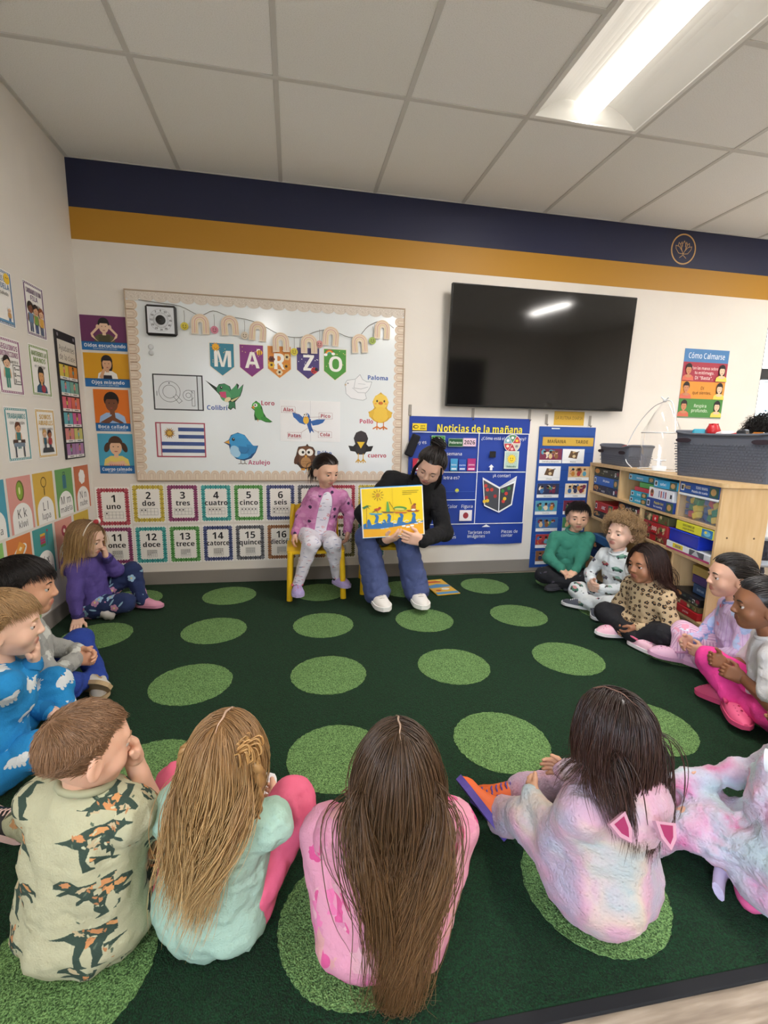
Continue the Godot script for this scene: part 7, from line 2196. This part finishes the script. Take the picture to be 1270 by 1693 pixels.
func build_books() -> void:
	# the open picture book; local xy are the pages, +z faces the children
	var o := thing("picture_book", "open yellow picture book of surfers held up by the reader", "book", V(1.872, 0.625, 0.70))
	o.basis = Basis(Vector3.UP, -0.05) * Basis(Vector3.RIGHT, -0.12) * Basis(Vector3.BACK, 0.055)
	var hw := 0.186
	var hh := 0.146
	var cv := MB.new()
	for s in [-1.0, 1.0]: cv.box(V(hw + 0.004, hh * 2 + 0.01, 0.003), T(s * hw * 0.5, 0, -0.0105), 0.001)
	part("cover", cv, mt("2f86c8", 0.4), o, "blue cover edge")
	for s in [-1.0, 1.0]:
		var pg := MB.new()
		var n := 10
		var pts := []
		for i in n + 1:
			var f := float(i) / n
			pts.append(V2(s * f * hw, 0.0))
		for i in n:
			var a: Vector2 = pts[i]
			var b: Vector2 = pts[i + 1]
			var nn := V(-(b.y - a.y) * s, 0, (b.x - a.x) * s).normalized()
			pg.face([V(a.x, -hh, a.y), V(b.x, -hh, b.y), V(b.x, hh, b.y), V(a.x, hh, a.y)], nn)
			for e in [-hh, hh]: pg.face([V(a.x, e, a.y), V(b.x, e, b.y), V(b.x, e, b.y - 0.008), V(a.x, e, a.y - 0.008)], V(0, signf(e), 0))
		pg.face([V(s * hw, -hh, pts[n].y), V(s * hw, hh, pts[n].y), V(s * hw, hh, pts[n].y - 0.008), V(s * hw, -hh, pts[n].y - 0.008)], V(s, 0, 0))
		part("page_block", pg, mt("f2efe6", 0.5), o)
	# the picture, laid on the curved pages
	var b := MB.new()
	b.zz = 0.0003
	var Y := "f4d31a"
	b.rect(-hw + 0.006, -hh + 0.004, 2 * hw - 0.012, 2 * hh - 0.008, Y)
	b.pl([-0.18, -0.142, 0.18, -0.142, 0.18, -0.075, 0.06, -0.068, -0.05, -0.082, -0.18, -0.085], "eeaf1e")
	for i in 14: b.rect(-0.18 + i * 0.0255, -0.088 + 0.012 * sin(i * 1.1), 0.022, 0.01, "f4f4ee")
	var wv := [-0.18, -0.092]
	for i in 37: wv.append_array([-0.18 + i * 0.01, -0.066 + 0.006 * sin(i * 0.9) + (0.028 if i % 9 in [3, 4] else 0.0)])
	wv.append_array([0.18, -0.07, 0.09, -0.08, 0.0, -0.09, -0.09, -0.096])
	b.pl(wv, "2f74b4")
	for k in 4:
		var x := -0.115 + k * 0.074
		b.pl([0, 0, 0.012, 0.03, 0.004, 0.045, 0.018, 0.05, 0.03, 0.035, 0.022, 0.0], "2f74b4", V2(x, -0.06))
		b.line([x + 0.03, -0.062, x + 0.045, -0.055, x + 0.058, -0.058], 0.004, "f2f6f4")
		b.pl([-0.045, 0, 0.04, -0.006, 0.028, -0.014, -0.03, -0.012], ["4f9ab0", "8a6a4a", "c8702a", "a8542a"][k], V2(x + 0.015, 0.0 + 0.006 * (k % 2)))
	b.ell(-0.085, 0.102, 0.013, 0.013, "c8951e")
	for i in 11:
		var a := TAU * i / 11
		b.line([-0.085 + cos(a) * 0.02, 0.102 + sin(a) * 0.02, -0.085 + cos(a) * 0.033, 0.102 + sin(a) * 0.033], 0.003, "7a4a1a")
	b.line([-0.16, -0.08, -0.155, 0.03], 0.004, "c89a1c").pl([-0.03, 0.0, 0, 0.012, 0.028, 0.004, 0.004, 0.004, 0.018, -0.014, 0, 0.0, -0.018, -0.012], "3f7a4a", V2(-0.152, 0.035))
	b.pl([0, -0.01, 0.022, -0.01, 0.014, 0.05, 0.006, 0.05], "5aa85a", V2(-0.04, 0.012)).ell(-0.095, 0.018, 0.018, 0.008, "c85a2a").ell(-0.078, 0.026, 0.009, 0.007, "b8482a").line([-0.12, 0.004, -0.1, 0.016, -0.09, 0.0], 0.003, "4a2a1a")
	b.ell(0.045, 0.018, 0.04, 0.012, "5a9a4a", -0.1).ell(0.04, 0.014, 0.03, 0.006, "e2d86a", -0.1).line([0.01, 0.008, -0.02, 0.06], 0.003, "6a4a1a")
	b.ell(0.125, 0.02, 0.014, 0.016, "b8683a").ell(0.132, 0.036, 0.009, 0.007, "8a4a2a").line([0.112, 0.04, 0.105, 0.07, 0.1, 0.075], 0.003, "4a2a1a").line([0.13, 0.01, 0.15, -0.004], 0.004, "c8602a").ell(0.122, 0.005, 0.014, 0.006, "f2f0e6")
	for i in 3: b.rect(0.06, 0.118 - i * 0.01, [0.1, 0.09, 0.055][i], 0.0022, "6a5a2a")
	b.rect(-0.0008, -hh + 0.004, 0.0016, 2 * hh - 0.008, "d8ac14")
	part("page_print", b, vmat(0.4), o)
	# book lying on the rug
	var fb := thing("floor_book", "thin yellow picture book lying on the rug behind the reader", "book", V(2.30, 0.0115, 0.33), 0.12)
	part("cover", MB.new().bx(-0.085, 0, -0.15, 0.085, 0.008, 0.16, 0.002), mt("d8a828", 0.4), fb)
	var g := MB.new()
	g.rect(-0.08, -0.155, 0.16, 0.3, "dfae30").rect(-0.08, -0.155, 0.16, 0.04, "4a8fc0").pl([-0.08, 0.02, 0.0, 0.05, 0.08, 0.02, 0.08, -0.02, -0.08, -0.03], "3f86b8").rect(-0.05, 0.08, 0.1, 0.03, "c8402a").ell(0.02, -0.06, 0.03, 0.02, "e8e2d2").ell(-0.04, -0.08, 0.02, 0.016, "b8542a").ell(0.045, 0.12, 0.018, 0.018, "e2d24a")
	var pg := part("cover_print", g, vmat(0.35), fb)
	pg.transform = T(0, 0.0082, 0, Basis(Vector3.RIGHT, -PI / 2))

func shelf_box(sh: Transform3D, x0: float, x1: float, y0: float, y1: float, base: String, style: int, words: Array, label: String, dep := 0.2, z0 := 0.012, tilt := 0.0) -> void:
	# a boxed game or puzzle; its printed side faces out of the shelf
	var at := sh * V((x0 + x1) / 2, y0, z0 + dep / 2)
	var o := thing("game_box", label, "box", at, sh.basis.get_euler().y + PI + tilt, "boxed games on the shelf")
	var w := x1 - x0
	var h := y1 - y0 - 0.002
	part("box", MB.new().bx(-w / 2, 0, -dep / 2, w / 2, h, dep / 2, 0.002), mt(base, 0.4), o)
	var b := MB.new()
	b.zz = dep / 2
	var rg := RandomNumberGenerator.new()
	rg.seed = label.hash()
	var e := 0.003
	b.rect(-w / 2 + 0.002, 0.002, w - 0.004, h - 0.004, base)
	match style:
		0:   # photo puzzle edge
			for i in 26: b.ell(rg.randf_range(-w / 2 + 0.02, w / 2 - 0.02), rg.randf_range(0.012, h - 0.012), rg.randf_range(0.006, 0.018), rg.randf_range(0.005, 0.011), ["6a7a4a", "a89a6a", "3a4a34", "c8b48a", "7a3a34"][i % 5], rg.randf() * 3, 9)
			b.rect(-w * 0.12, h * 0.12, w * 0.24, h * 0.76, "b8242e")
		1:   # plain colour with a picture at the end and a code block
			b.rect(w / 2 - 0.07, e, 0.066, h - 2 * e, "3a5a4a").ell(w / 2 - 0.04, h / 2, 0.02, h * 0.3, "c89a5a").rect(-w / 2 + 0.01, h * 0.2, 0.03, h * 0.6, "e8ecee").rect(-w / 2 + 0.015, h * 0.3, 0.02, h * 0.4, "2a2c30")
		2:   # white side with red figures
			b.ell(-w / 2 + 0.035, h / 2, 0.02, h * 0.36, "b87a4a").ell(-w / 2 + 0.035, h * 0.62, 0.012, h * 0.16, "5a3a24").rect(-w / 2 + 0.022, h * 0.16, 0.028, h * 0.2, "b8343a")
			for i in 4: b.rect(-0.02 + i * 0.022, h * 0.2, 0.012, h * 0.6, ["8a8fa8", "b8484a", "6a7ab0", "a85a6a"][i])
			b.rect(w / 2 - 0.03, h * 0.3, 0.018, h * 0.35, "2a2c30")
		3:   # dark puzzle box with bright panel
			b.ell(-w / 2 + 0.05, h * 0.6, 0.04, h * 0.3, "c88a4a").rect(w / 2 - 0.06, h * 0.2, 0.02, h * 0.5, "e6e8ea").ell(w / 2 - 0.02, h * 0.6, 0.016, h * 0.25, "8a3040")
			for i in 10: b.ell(rg.randf_range(-w / 2 + 0.02, w / 2 - 0.02), rg.randf_range(0.01, h - 0.01), 0.012, 0.006, ["4a5a4a", "7a8a6a", "2f3a4a"][i % 3], 0, 8)
		4:   # yellow with blue picture
			b.rect(w / 2 - 0.085, e, 0.082, h - 2 * e, "2c7ab8").ell(w / 2 - 0.045, h / 2, 0.026, h * 0.3, "7ac0d8").ell(w / 2 - 0.055, h * 0.6, 0.01, h * 0.14, "e8d24a")
		5:   # white strip with yellow badge, magenta foot
			b.rect(-w / 2, 0, w, h * 0.24, "b8346e").rect(-w / 2 + 0.002, h * 0.24, w * 0.55, h * 0.74, "eceef0").rect(-w / 2 + 0.06, h * 0.32, 0.09, h * 0.6, "e8d02a").rect(w * 0.06, h * 0.24, w * 0.32, h * 0.7, "55585c").pl([0, 0, 0.03, 0.03, 0.06, 0.0], "b9bcc0", V2(w * 0.12, h * 0.3))
		_: pass
	for t in words: text(b, t[0], t[1] * w, t[2] * h, t[3] * h, t[4], true, 0, w * t[5])
	if b.v.size(): part("box_print", b, vmat(0.35), o)

func build_shelf() -> void:
	var at := V(3.30, 0, 1.49)
	var turn := acos(0.2)
	var L := 1.46
	var D := 0.235
	var o := thing("toy_shelf", "low birch shelf unit full of boxed games", "shelf", at, turn)
	var wood := mt("ffffff", 0.45, {"albedo_texture": noise_tex(0.012, 91, [[0.0, "cba877"], [0.45, "d2b080"], [1.0, "d8b98a"]], 512, FastNoiseLite.TYPE_SIMPLEX, 4), "uv1_triplanar": true, "uv1_scale": Vector3(4.0, 0.5, 4.0)})
	part("end_panel", MB.new().bx(-0.02, 0.0125, 0, 0.0, 0.862, D, 0.003), wood, o)
	part("end_panel", MB.new().bx(L, 0.0125, 0, L + 0.02, 0.862, D, 0.003), wood, o)
	var tp := PackedVector2Array()
	for c in [[L + 0.02, 0.0, 0.0], [L + 0.02, D, 0.0], [-0.03, D, 0.0]]: tp.append(V2(c[0], c[1]))
	for i in 7: tp.append(V2(0.005, 0.02) + V2(-cos(PI / 2 * i / 6.0) * 0.04, -sin(PI / 2 * i / 6.0) * 0.028))
	part("top_board", MB.new().prism(tp, 0.02, Transform3D(Basis(Vector3.RIGHT, PI / 2), V(0, 0.883, 0))), wood, o)
	for y in [0.146, 0.46, 0.65]:
		part("shelf_board", MB.new().bx(0, y, 0.006, L, y + 0.018, D - 0.01, 0.002), wood, o)
	part("kick_plate", MB.new().bx(0, 0.0125, 0.03, L, 0.146, 0.045), wood, o)
	part("back_panel", MB.new().bx(0, 0.164, D - 0.01, L, 0.862, D), wood, o)
	for d in [[1.0, 0.668, 0.863], [0.325, 0.668, 0.863], [1.0, 0.164, 0.46], [0.31, 0.164, 0.46], [0.69, 0.478, 0.65]]:
		part("divider", MB.new().bx(d[0] - 0.009, d[1], 0.006, d[0] + 0.009, d[2], D - 0.01, 0.002), wood, o)
	for y in [0.45, 0.36]:
		for z in [0.05, 0.18]:
			if y > 0.4: part("screw_hole", MB.new().lathe([V2(0.0045, 0), V2(0.0045, 0.001), V2(0.001, 0.001)], 10, T(-0.0202, y + 0.17, z, Basis(Vector3.BACK, PI / 2))), mt("4a3622", 0.8), o)
	var sh := o.transform
	var W := "f0f4f8"
	shelf_box(sh, 1.022, 1.412, 0.668, 0.724, "1f2a48", 3, [["PUZZLE", -0.05, 0.3, 0.3, "d8dce6", 0.4]], "dark puzzle box with orange scene, bottom of the far stack")
	shelf_box(sh, 1.018, 1.41, 0.724, 0.79, "1f5fb8", 1, [["300 piezas", 0.02, 0.6, 0.34, W, 0.5]], "royal blue puzzle box, middle of the far stack")
	shelf_box(sh, 1.022, 1.414, 0.79, 0.852, "22302a", 3, [["NATURE", -0.02, 0.7, 0.3, "d2d8d0", 0.4]], "dark green puzzle box, top of the far stack")
	shelf_box(sh, 0.64, 0.85, 0.668, 0.708, "2fa3c4", 1, [["animals", 0.0, 0.5, 0.5, W, 0.5]], "turquoise box lowest in the stack beside the white box")
	shelf_box(sh, 0.64, 0.843, 0.708, 0.748, "35a9c8", 1, [["farm", 0.0, 0.5, 0.5, W, 0.5]], "turquoise box second in the stack beside the white box")
	shelf_box(sh, 0.60, 0.80, 0.748, 0.776, "b8323c", 6, [], "narrow red box between turquoise and green ones")
	shelf_box(sh, 0.58, 0.745, 0.776, 0.81, "4f9a4a", 6, [], "narrow green box under the sky blue one")
	shelf_box(sh, 0.578, 0.888, 0.812, 0.853, "39a8d0", 1, [["memory", -0.05, 0.5, 0.5, W, 0.4]], "sky blue box on the green one under the shelf top")
	shelf_box(sh, 0.352, 0.632, 0.668, 0.73, "24408a", 1, [["Puzzle Set", -0.02, 0.66, 0.34, "e8d24a", 0.5], ["for counting", -0.04, 0.3, 0.26, W, 0.5]], "navy puzzle box under the white box", 0.2, 0.004)
	shelf_box(sh, 0.368, 0.618, 0.73, 0.796, "e6e8ec", 2, [], "white game box with a boy figure on its side", 0.2, 0.006)
	shelf_box(sh, 0.34, 0.572, 0.798, 0.848, "2f9fd0", 1, [["safari", -0.08, 0.5, 0.45, W, 0.4]], "bright blue box on the white game box", 0.2, 0.004)
	shelf_box(sh, 0.008, 0.318, 0.802, 0.861, "1f4f9c", 1, [["Puzz", -0.3, 0.6, 0.5, "f0c83a", 0.25], ["TODO MAPA", 0.08, 0.66, 0.34, W, 0.3], ["Puzzle de suelo", 0.04, 0.28, 0.3, W, 0.44]], "blue floor puzzle box lying on the block bin", 0.2, 0.004)
	shelf_box(sh, 0.40, 0.655, 0.478, 0.52, "8a2f34", 0, [], "dark red photo puzzle box, lowest of three")
	shelf_box(sh, 0.395, 0.65, 0.52, 0.59, "a8303a", 0, [["500", 0.0, 0.5, 0.5, "f4e6e2", 0.2]], "red photo puzzle box, middle of three")
	shelf_box(sh, 0.395, 0.648, 0.59, 0.642, "5a5a3c", 0, [["e", 0.0, 0.5, 0.6, "f4e6e2", 0.2]], "olive photo puzzle box with red badge, top of three")
	shelf_box(sh, 0.01, 0.375, 0.478, 0.522, "d8dade", 5, [["ZOOM", -0.21, 0.6, 0.4, "2a3a8a", 0.2]], "white building set box with yellow badge and magenta foot", 0.19, 0.004)
	shelf_box(sh, 0.012, 0.312, 0.598, 0.648, "dcd83a", 4, [["DESCUBRE 20", -0.14, 0.68, 0.32, "2a2a1c", 0.5], ["juegos de letras", -0.14, 0.34, 0.26, "3a3a24", 0.5]], "yellow game box with blue picture over the blue tray", 0.2, 0.006)
	shelf_box(sh, 0.72, 0.98, 0.478, 0.53, "2a2426", 3, [], "black puzzle box low behind the curly-haired child")
	shelf_box(sh, 0.71, 0.98, 0.53, 0.585, "1e2c4c", 3, [], "navy puzzle box behind the curly-haired child")
	shelf_box(sh, 0.70, 0.985, 0.587, 0.645, "1c1c20", 3, [["COLORS", 0.0, 0.6, 0.3, "b9bcc4", 0.4]], "black puzzle box with code label above the curly hair")
	shelf_box(sh, 1.03, 1.36, 0.478, 0.53, "25262c", 3, [], "black box beneath the red and white box at the far end")
	shelf_box(sh, 1.06, 1.35, 0.53, 0.6, "b0262e", 1, [["ABC", 0.0, 0.5, 0.5, W, 0.4]], "red and white box at the far end of the middle shelf")
	shelf_box(sh, 1.03, 1.36, 0.164, 0.23, "1f3358", 6, [], "dark blue box on the lowest shelf, far end")
	shelf_box(sh, 1.03, 1.34, 0.23, 0.29, "16181c", 3, [], "black box on the lowest shelf, far end")
	shelf_box(sh, 1.04, 1.34, 0.29, 0.35, "3a6a9a", 6, [], "mid blue box on the lowest shelf, far end")
	shelf_box(sh, 0.5, 0.9, 0.164, 0.23, "6a4a34", 0, [], "brown puzzle box on the lowest shelf behind the leopard top")
	shelf_box(sh, 0.045, 0.27, 0.164, 0.206, "b2222a", 6, [["e", -0.3, 0.5, 0.6, "f4e6e2", 0.2], ["puzzle", 0.1, 0.5, 0.4, "f0d2d0", 0.4]], "flat red puzzle box on the lowest shelf by the end panel", 0.2, 0.004)
	shelf_box(sh, 0.05, 0.285, 0.206, 0.236, "6a5a3a", 0, [], "thin olive puzzle box on the flat red one")
	shelf_box(sh, 0.045, 0.285, 0.236, 0.28, "141416", 3, [], "black game box with white prints under the blue tray stack")
	shelf_box(sh, 0.05, 0.17, 0.282, 0.335, "27466e", 6, [["letras", 0.0, 0.5, 0.4, "9fb4cc", 0.5]], "small dark blue box stacked on the black game box", 0.15, 0.05)
	shelf_box(sh, 0.045, 0.185, 0.335, 0.38, "4a2f6a", 6, [], "small purple box stacked on the dark blue one", 0.15, 0.05)
	shelf_box(sh, 0.045, 0.195, 0.38, 0.428, "b89a4a", 6, [], "mustard box at the top of the small stack", 0.15, 0.05)
	# blue tray
	var tr := thing("blue_tray", "glossy blue plastic tray between yellow and white game boxes", "tray", sh * V(0.235, 0.523, 0.11), turn)
	var tb := MB.new()
	tb.bx(-0.125, 0, -0.105, 0.125, 0.006, 0.09, 0.002).bx(-0.125, 0.006, -0.105, 0.125, 0.07, -0.1, 0.002).bx(-0.125, 0.006, 0.085, 0.125, 0.07, 0.09, 0.002).bx(-0.125, 0.006, -0.1, -0.12, 0.07, 0.085, 0.002).bx(0.12, 0.006, -0.1, 0.125, 0.07, 0.085, 0.002)
	part("tub", tb, mt("1c34b0", 0.25), tr)
	part("rim", MB.new().bx(-0.13, 0.066, -0.11, 0.13, 0.072, -0.1, 0.002), mt("2340c4", 0.25), tr)
	# clear bin of foam blocks
	var bn := thing("block_bin", "clear plastic bin with a white lid", "bin", sh * V(0.165, 0.669, 0.108), turn)
	var cl := mt(Color(0.93, 0.96, 0.98, 0.05), 0.08, {"transparency": BaseMaterial3D.TRANSPARENCY_ALPHA})
	var cb := MB.new()
	cb.bx(-0.155, 0, -0.1, 0.155, 0.003, 0.09).bx(-0.155, 0.003, -0.1, 0.155, 0.118, -0.097).bx(-0.155, 0.003, 0.087, 0.155, 0.118, 0.09).bx(-0.155, 0.003, -0.097, -0.152, 0.118, 0.087).bx(0.152, 0.003, -0.097, 0.155, 0.118, 0.087)
	part("tub", cb, cl, bn)
	part("lid", MB.new().bx(-0.158, 0.118, -0.104, 0.158, 0.131, 0.092, 0.003), mt("e2e6ea", 0.4), bn)
	var rg := RandomNumberGenerator.new()
	rg.seed = 8
	var bc := [["yellow", "e2c22c"], ["green", "2f8a4c"], ["blue", "2a5a9c"], ["red", "c23440"]]
	for i in 18:
		var c = bc[[0, 1, 2, 0, 3, 2, 1, 0, 2][i % 9]]
		var bl := part("foam_block", MB.new().box(V(rg.randf_range(0.036, 0.046), rg.randf_range(0.028, 0.034), 0.034), Transform3D(Basis(Vector3.BACK, rg.randf_range(-0.5, 0.5)), Vector3.ZERO), 0.003), mt(c[1], 0.8), self)
		bl.name = numbered("foam_block")
		var col := i % 6
		var rowi := i / 6
		bl.transform = Transform3D(Basis(Vector3.UP, turn), sh * V(0.165 - 0.124 + col * 0.0495, 0.669 + 0.024 + rowi * 0.036, 0.034 + 0.012 * (i % 3)))
		tag(bl, c[0] + " foam block in the clear bin", "toy block", c[0] + " foam blocks in the clear bin")

func basket(at: Vector3, turn: float, w: float, dp: float, h: float, label: String) -> Node3D:
	var o := thing("basket", label, "basket", at, turn, "grey woven-look baskets")
	var gm := mt("565a64", 0.6)
	var b := MB.new()
	var ring := func(y: float, g: float, inset: float) -> Array:
		var r := []
		for i in 40:
			var a := TAU * i / 40
			var c := V2(signf(cos(a)) * pow(absf(cos(a)), 0.28), signf(sin(a)) * pow(absf(sin(a)), 0.28))
			r.append(V(c.x * (w / 2 * g - inset), y + (0.02 * pow(absf(c.x), 4.0) if y > h * 0.9 else 0.0), c.y * (dp / 2 * g - inset)))
		return r
	var rings := [ring.call(0.0, 0.9, 0.0), ring.call(h, 1.0, 0.0), ring.call(h, 1.0, 0.006), ring.call(0.006, 0.9, 0.006)]
	for k in 3:
		for i in 40:
			var p: Vector3 = rings[k][i]
			var q: Vector3 = rings[k][(i + 1) % 40]
			var n1: Vector3 = V(q.z - p.z, 0, p.x - q.x).normalized()
			if n1.dot(V(p.x + q.x, 0, p.z + q.z)) < 0.0: n1 = -n1
			if k == 1: n1 = Vector3.UP
			if k == 2: n1 = -n1
			b.face([p, q, rings[k + 1][(i + 1) % 40], rings[k + 1][i]], n1)
	b.face(rings[0], Vector3.DOWN)
	b.face(rings[3], Vector3.UP)
	part("tub", b, gm, o)
	var rim := []
	for p in rings[1]: rim.append(p)
	rim.append(rim[0])
	part("rim", MB.new().tube(rim, 0.007, 6, false), gm, o)
	# raised lozenges of the woven pattern on the sides, many and tiny
	var lz := MB.new()
	var ny := int(h / 0.0145) - 3
	for face_ in 4:
		var ww := (w if face_ % 2 == 0 else dp) * 0.86
		var nx := int(ww / 0.0175)
		for j in ny:
			for i in nx:
				var y := 0.016 + j * 0.0145
				var g: float = 0.9 + 0.1 * y / h
				var u := (i + 0.5 + 0.5 * (j % 2)) / nx - 0.5
				var half: float = (dp if face_ % 2 == 0 else w) / 2 * g
				var rot := Basis(Vector3.UP, [0.0, PI / 2, PI, -PI / 2][face_])
				var bulge := pow(absf(u * 2.0 * 0.86), 7.0) * 0.02
				lz.box(V(0.0135, 0.0058, 0.005), Transform3D(rot, rot * V(u * ww * g, y, half - bulge)))
	var lo := part("woven_relief", lz, mt("5c606a", 0.55), o)
	lo.set_meta("kind", "stuff")
	for s in [-1.0, 1.0]:
		var hp := PackedVector2Array()
		for i in 16:
			var a := TAU * i / 16
			hp.append(V2(cos(a) * 0.034 + signf(cos(a)) * 0.012, sin(a) * 0.012))
		part("handle_slot", MB.new().prism(hp, 0.002, T(s * w * 0.36, h - 0.03, dp / 2 + 0.0035)), mt("2a1d26", 0.9), o)
	return o

func build_tops() -> void:
	var sh := Transform3D(Basis(Vector3.UP, acos(0.2)), V(3.30, 0, 1.49))
	# large basket lies aslant on the near end of the shelf
	var bt := acos(0.2) + PI + 0.33
	var at := sh * V(0.225, 0.884, 0.215)
	basket(at, bt, 0.56, 0.26, 0.225, "large dark grey basket heaped with toys on the shelf end")
	var bx := Transform3D(Basis(Vector3.UP, bt), at)
	var toys := [["toy_block", "faceted red toy gem in the large basket", V(-0.12, 0.245, 0.03), V(0.07, 0.07, 0.06), "b81c24"], ["toy_block", "turquoise toy brick in the large basket", V(-0.2, 0.238, 0.03), V(0.06, 0.045, 0.06), "2a9ab4"], ["toy_piece", "flat red toy piece in the middle of the large basket", V(0.0, 0.232, 0.05), V(0.09, 0.03, 0.05), "c8262c"], ["toy_piece", "small red toy cone near the basket handle", V(0.22, 0.243, 0.03), V(0.06, 0.05, 0.05), "a8182a"], ["toy_piece", "orange toy fish in the large basket", V(0.12, 0.236, 0.04), V(0.08, 0.035, 0.05), "e08a2a"], ["toy_piece", "black and white toy in the large basket", V(0.06, 0.238, 0.06), V(0.04, 0.045, 0.05), "24262c"], ["toy_piece", "white toy strip in the large basket", V(-0.06, 0.234, 0.02), V(0.05, 0.04, 0.07), "e6e8ea"]]
	for t in toys:
		var o := thing(t[0], t[1], "toy", bx * (t[2] - V(0, 0.03, 0)), bt + 0.4 * t[2].x * 10.0, "toys in the large basket")
		var g := MB.new()
		if "gem" in t[1] or "cone" in t[1]:
			g.lathe([V2(0.001, 0), V2(t[3].x * 0.4, 0.0), V2(t[3].x * 0.5, t[3].y * 0.5), V2(t[3].x * 0.28, t[3].y), V2(0.001, t[3].y * 1.02)], 6)
		elif "fish" in t[1]:
			g.ball(V(0, 0.018, 0), V(0.035, 0.018, 0.02), 12).prism(PackedVector2Array([V2(-0.03, 0.018), V2(-0.058, 0.04), V2(-0.05, 0.018), V2(-0.058, -0.002)]), 0.008, T(0, 0, -0.004))
		else: g.box(t[3], T(0, t[3].y / 2, 0, Basis(Vector3.BACK, 0.2)), 0.006)
		part("piece", g, mt(t[4], 0.4), o)
		part("seam", MB.new().box(V(t[3].x * 0.5, 0.003, t[3].z * 0.6), T(0, t[3].y * 0.98, 0), 0.001), mt("f0ece4" if t[4] == "24262c" else t[4], 0.3), o)
	var a2 := sh * V(1.2, 0.884, 0.125)
	basket(a2, acos(0.2) + PI, 0.45, 0.2, 0.125, "small dark grey basket on the far end of the shelf")
	var fl := thing("toy_piece", "dark red toy piece in the small basket", "toy", a2 + V(0, 0.11, 0), 0.3)
	part("piece", MB.new().box(V(0.06, 0.03, 0.05), T(0, 0.015, 0, Basis(Vector3.BACK, 0.3)), 0.008), mt("8a2430", 0.5), fl)
	# clear butterfly house of film on wire hoops
	var bh := thing("butterfly_house", "clear film pop-up butterfly house with white wire hoops", "butterfly house", sh * V(0.76, 0.884, 0.12), acos(0.2) + PI)
	var film := mt(Color(0.95, 0.96, 0.97, 0.04), 0.06, {"transparency": BaseMaterial3D.TRANSPARENCY_ALPHA})
	var fm := MB.new()
	fm.lathe([V2(0.125, 0.005), V2(0.125, 0.235), V2(0.06, 0.36), V2(0.012, 0.43)], 24, T(0, 0, 0, Basis.from_scale(V(1.15, 1, 0.8))))
	part("film", fm, film, bh)
	for y in [0.005, 0.235]:
		var hoop := []
		for i in 25: hoop.append(V(cos(TAU * i / 24) * 0.145, y, sin(TAU * i / 24) * 0.101))
		part("hoop", MB.new().tube(hoop, 0.003, 6, false), mt("e6e8ea", 0.4), bh)
	var arcs := [[V(-0.02, 0.43, 0), V(0.1, 0.42, 0.02), V(0.2, 0.34, 0.05), V(0.245, 0.24, 0.06)], [V(0.02, 0.43, 0), V(-0.12, 0.4, 0), V(-0.24, 0.3, 0.02), V(-0.3, 0.16, 0.05), V(-0.25, 0.05, 0.08), V(-0.12, 0.006, 0.1)]]
	for a in arcs: part("loop", MB.new().tube(smooth_path(a, 6), 0.0032, 6), mt("eceef0", 0.4), bh)
	part("knot", MB.new().ball(V(0, 0.432, 0), V(0.016, 0.012, 0.014), 8).tube([V(0, 0.43, 0), V(-0.03, 0.455, 0.01)], 0.004, 5).tube([V(0, 0.43, 0), V(0.032, 0.45, 0.0)], 0.004, 5), mt("d8dadc", 0.7), bh)
	part("feeder", MB.new().lathe([V2(0.04, 0.006), V2(0.04, 0.03), V2(0.012, 0.034), V2(0.012, 0.06), V2(0.035, 0.064), V2(0.035, 0.07), V2(0.001, 0.07)], 16, T(0.07, 0, 0.03)), mt("eef0f2", 0.5), bh)
	# dry-wipe easel beyond the shelf
	var ez := thing("easel", "white dry-wipe easel with blue legs behind the shelf end", "easel", V(4.02, 0, 1.30), -0.35)
	part("board", MB.new().bx(-0.3, 0.55, -0.012, 0.3, 0.99, 0.0, 0.003), mt("eef1f3", 0.2), ez)
	var ef := MB.new()
	ef.bx(-0.33, 0.53, -0.016, -0.3, 1.01, 0.006, 0.004).bx(0.3, 0.53, -0.016, 0.33, 1.01, 0.006, 0.004).bx(-0.3, 0.99, -0.016, 0.3, 1.01, 0.006, 0.004).bx(-0.3, 0.53, -0.016, 0.3, 0.55, 0.006, 0.004)
	part("frame", ef, mt("9a9fa6", 0.4, {"metallic": 0.5}), ez)
	for s in [-1.0, 1.0]:
		part("leg", MB.new().box(V(0.03, 0.56, 0.025), T(s * 0.29, 0.28, -0.01), 0.005), mt("1d3f9c", 0.4), ez)
		part("clamp", MB.new().box(V(0.045, 0.05, 0.04), T(s * 0.3, 0.55, 0.0), 0.008), mt("17181c", 0.5), ez)
	part("tray", MB.new().bx(-0.28, 0.40, -0.02, 0.28, 0.412, 0.1, 0.003), mt("8a8d90", 0.5), ez)

func _ready() -> void:
	set_up()
	build_room()
	build_rug()
	build_tv()
	build_whiteboard()
	build_board_things()
	build_back_wall_papers()
	build_left_wall_papers()
	kid_chair(V(1.435, 0, 0.285), 0.0, "yellow nursery chair under the child in the pink fleece")
	kid_chair(V(1.93, 0, 0.245), -0.1, "yellow nursery chair under the adult with the book")
	build_books()
	build_shelf()
	build_tops()
	build_people()
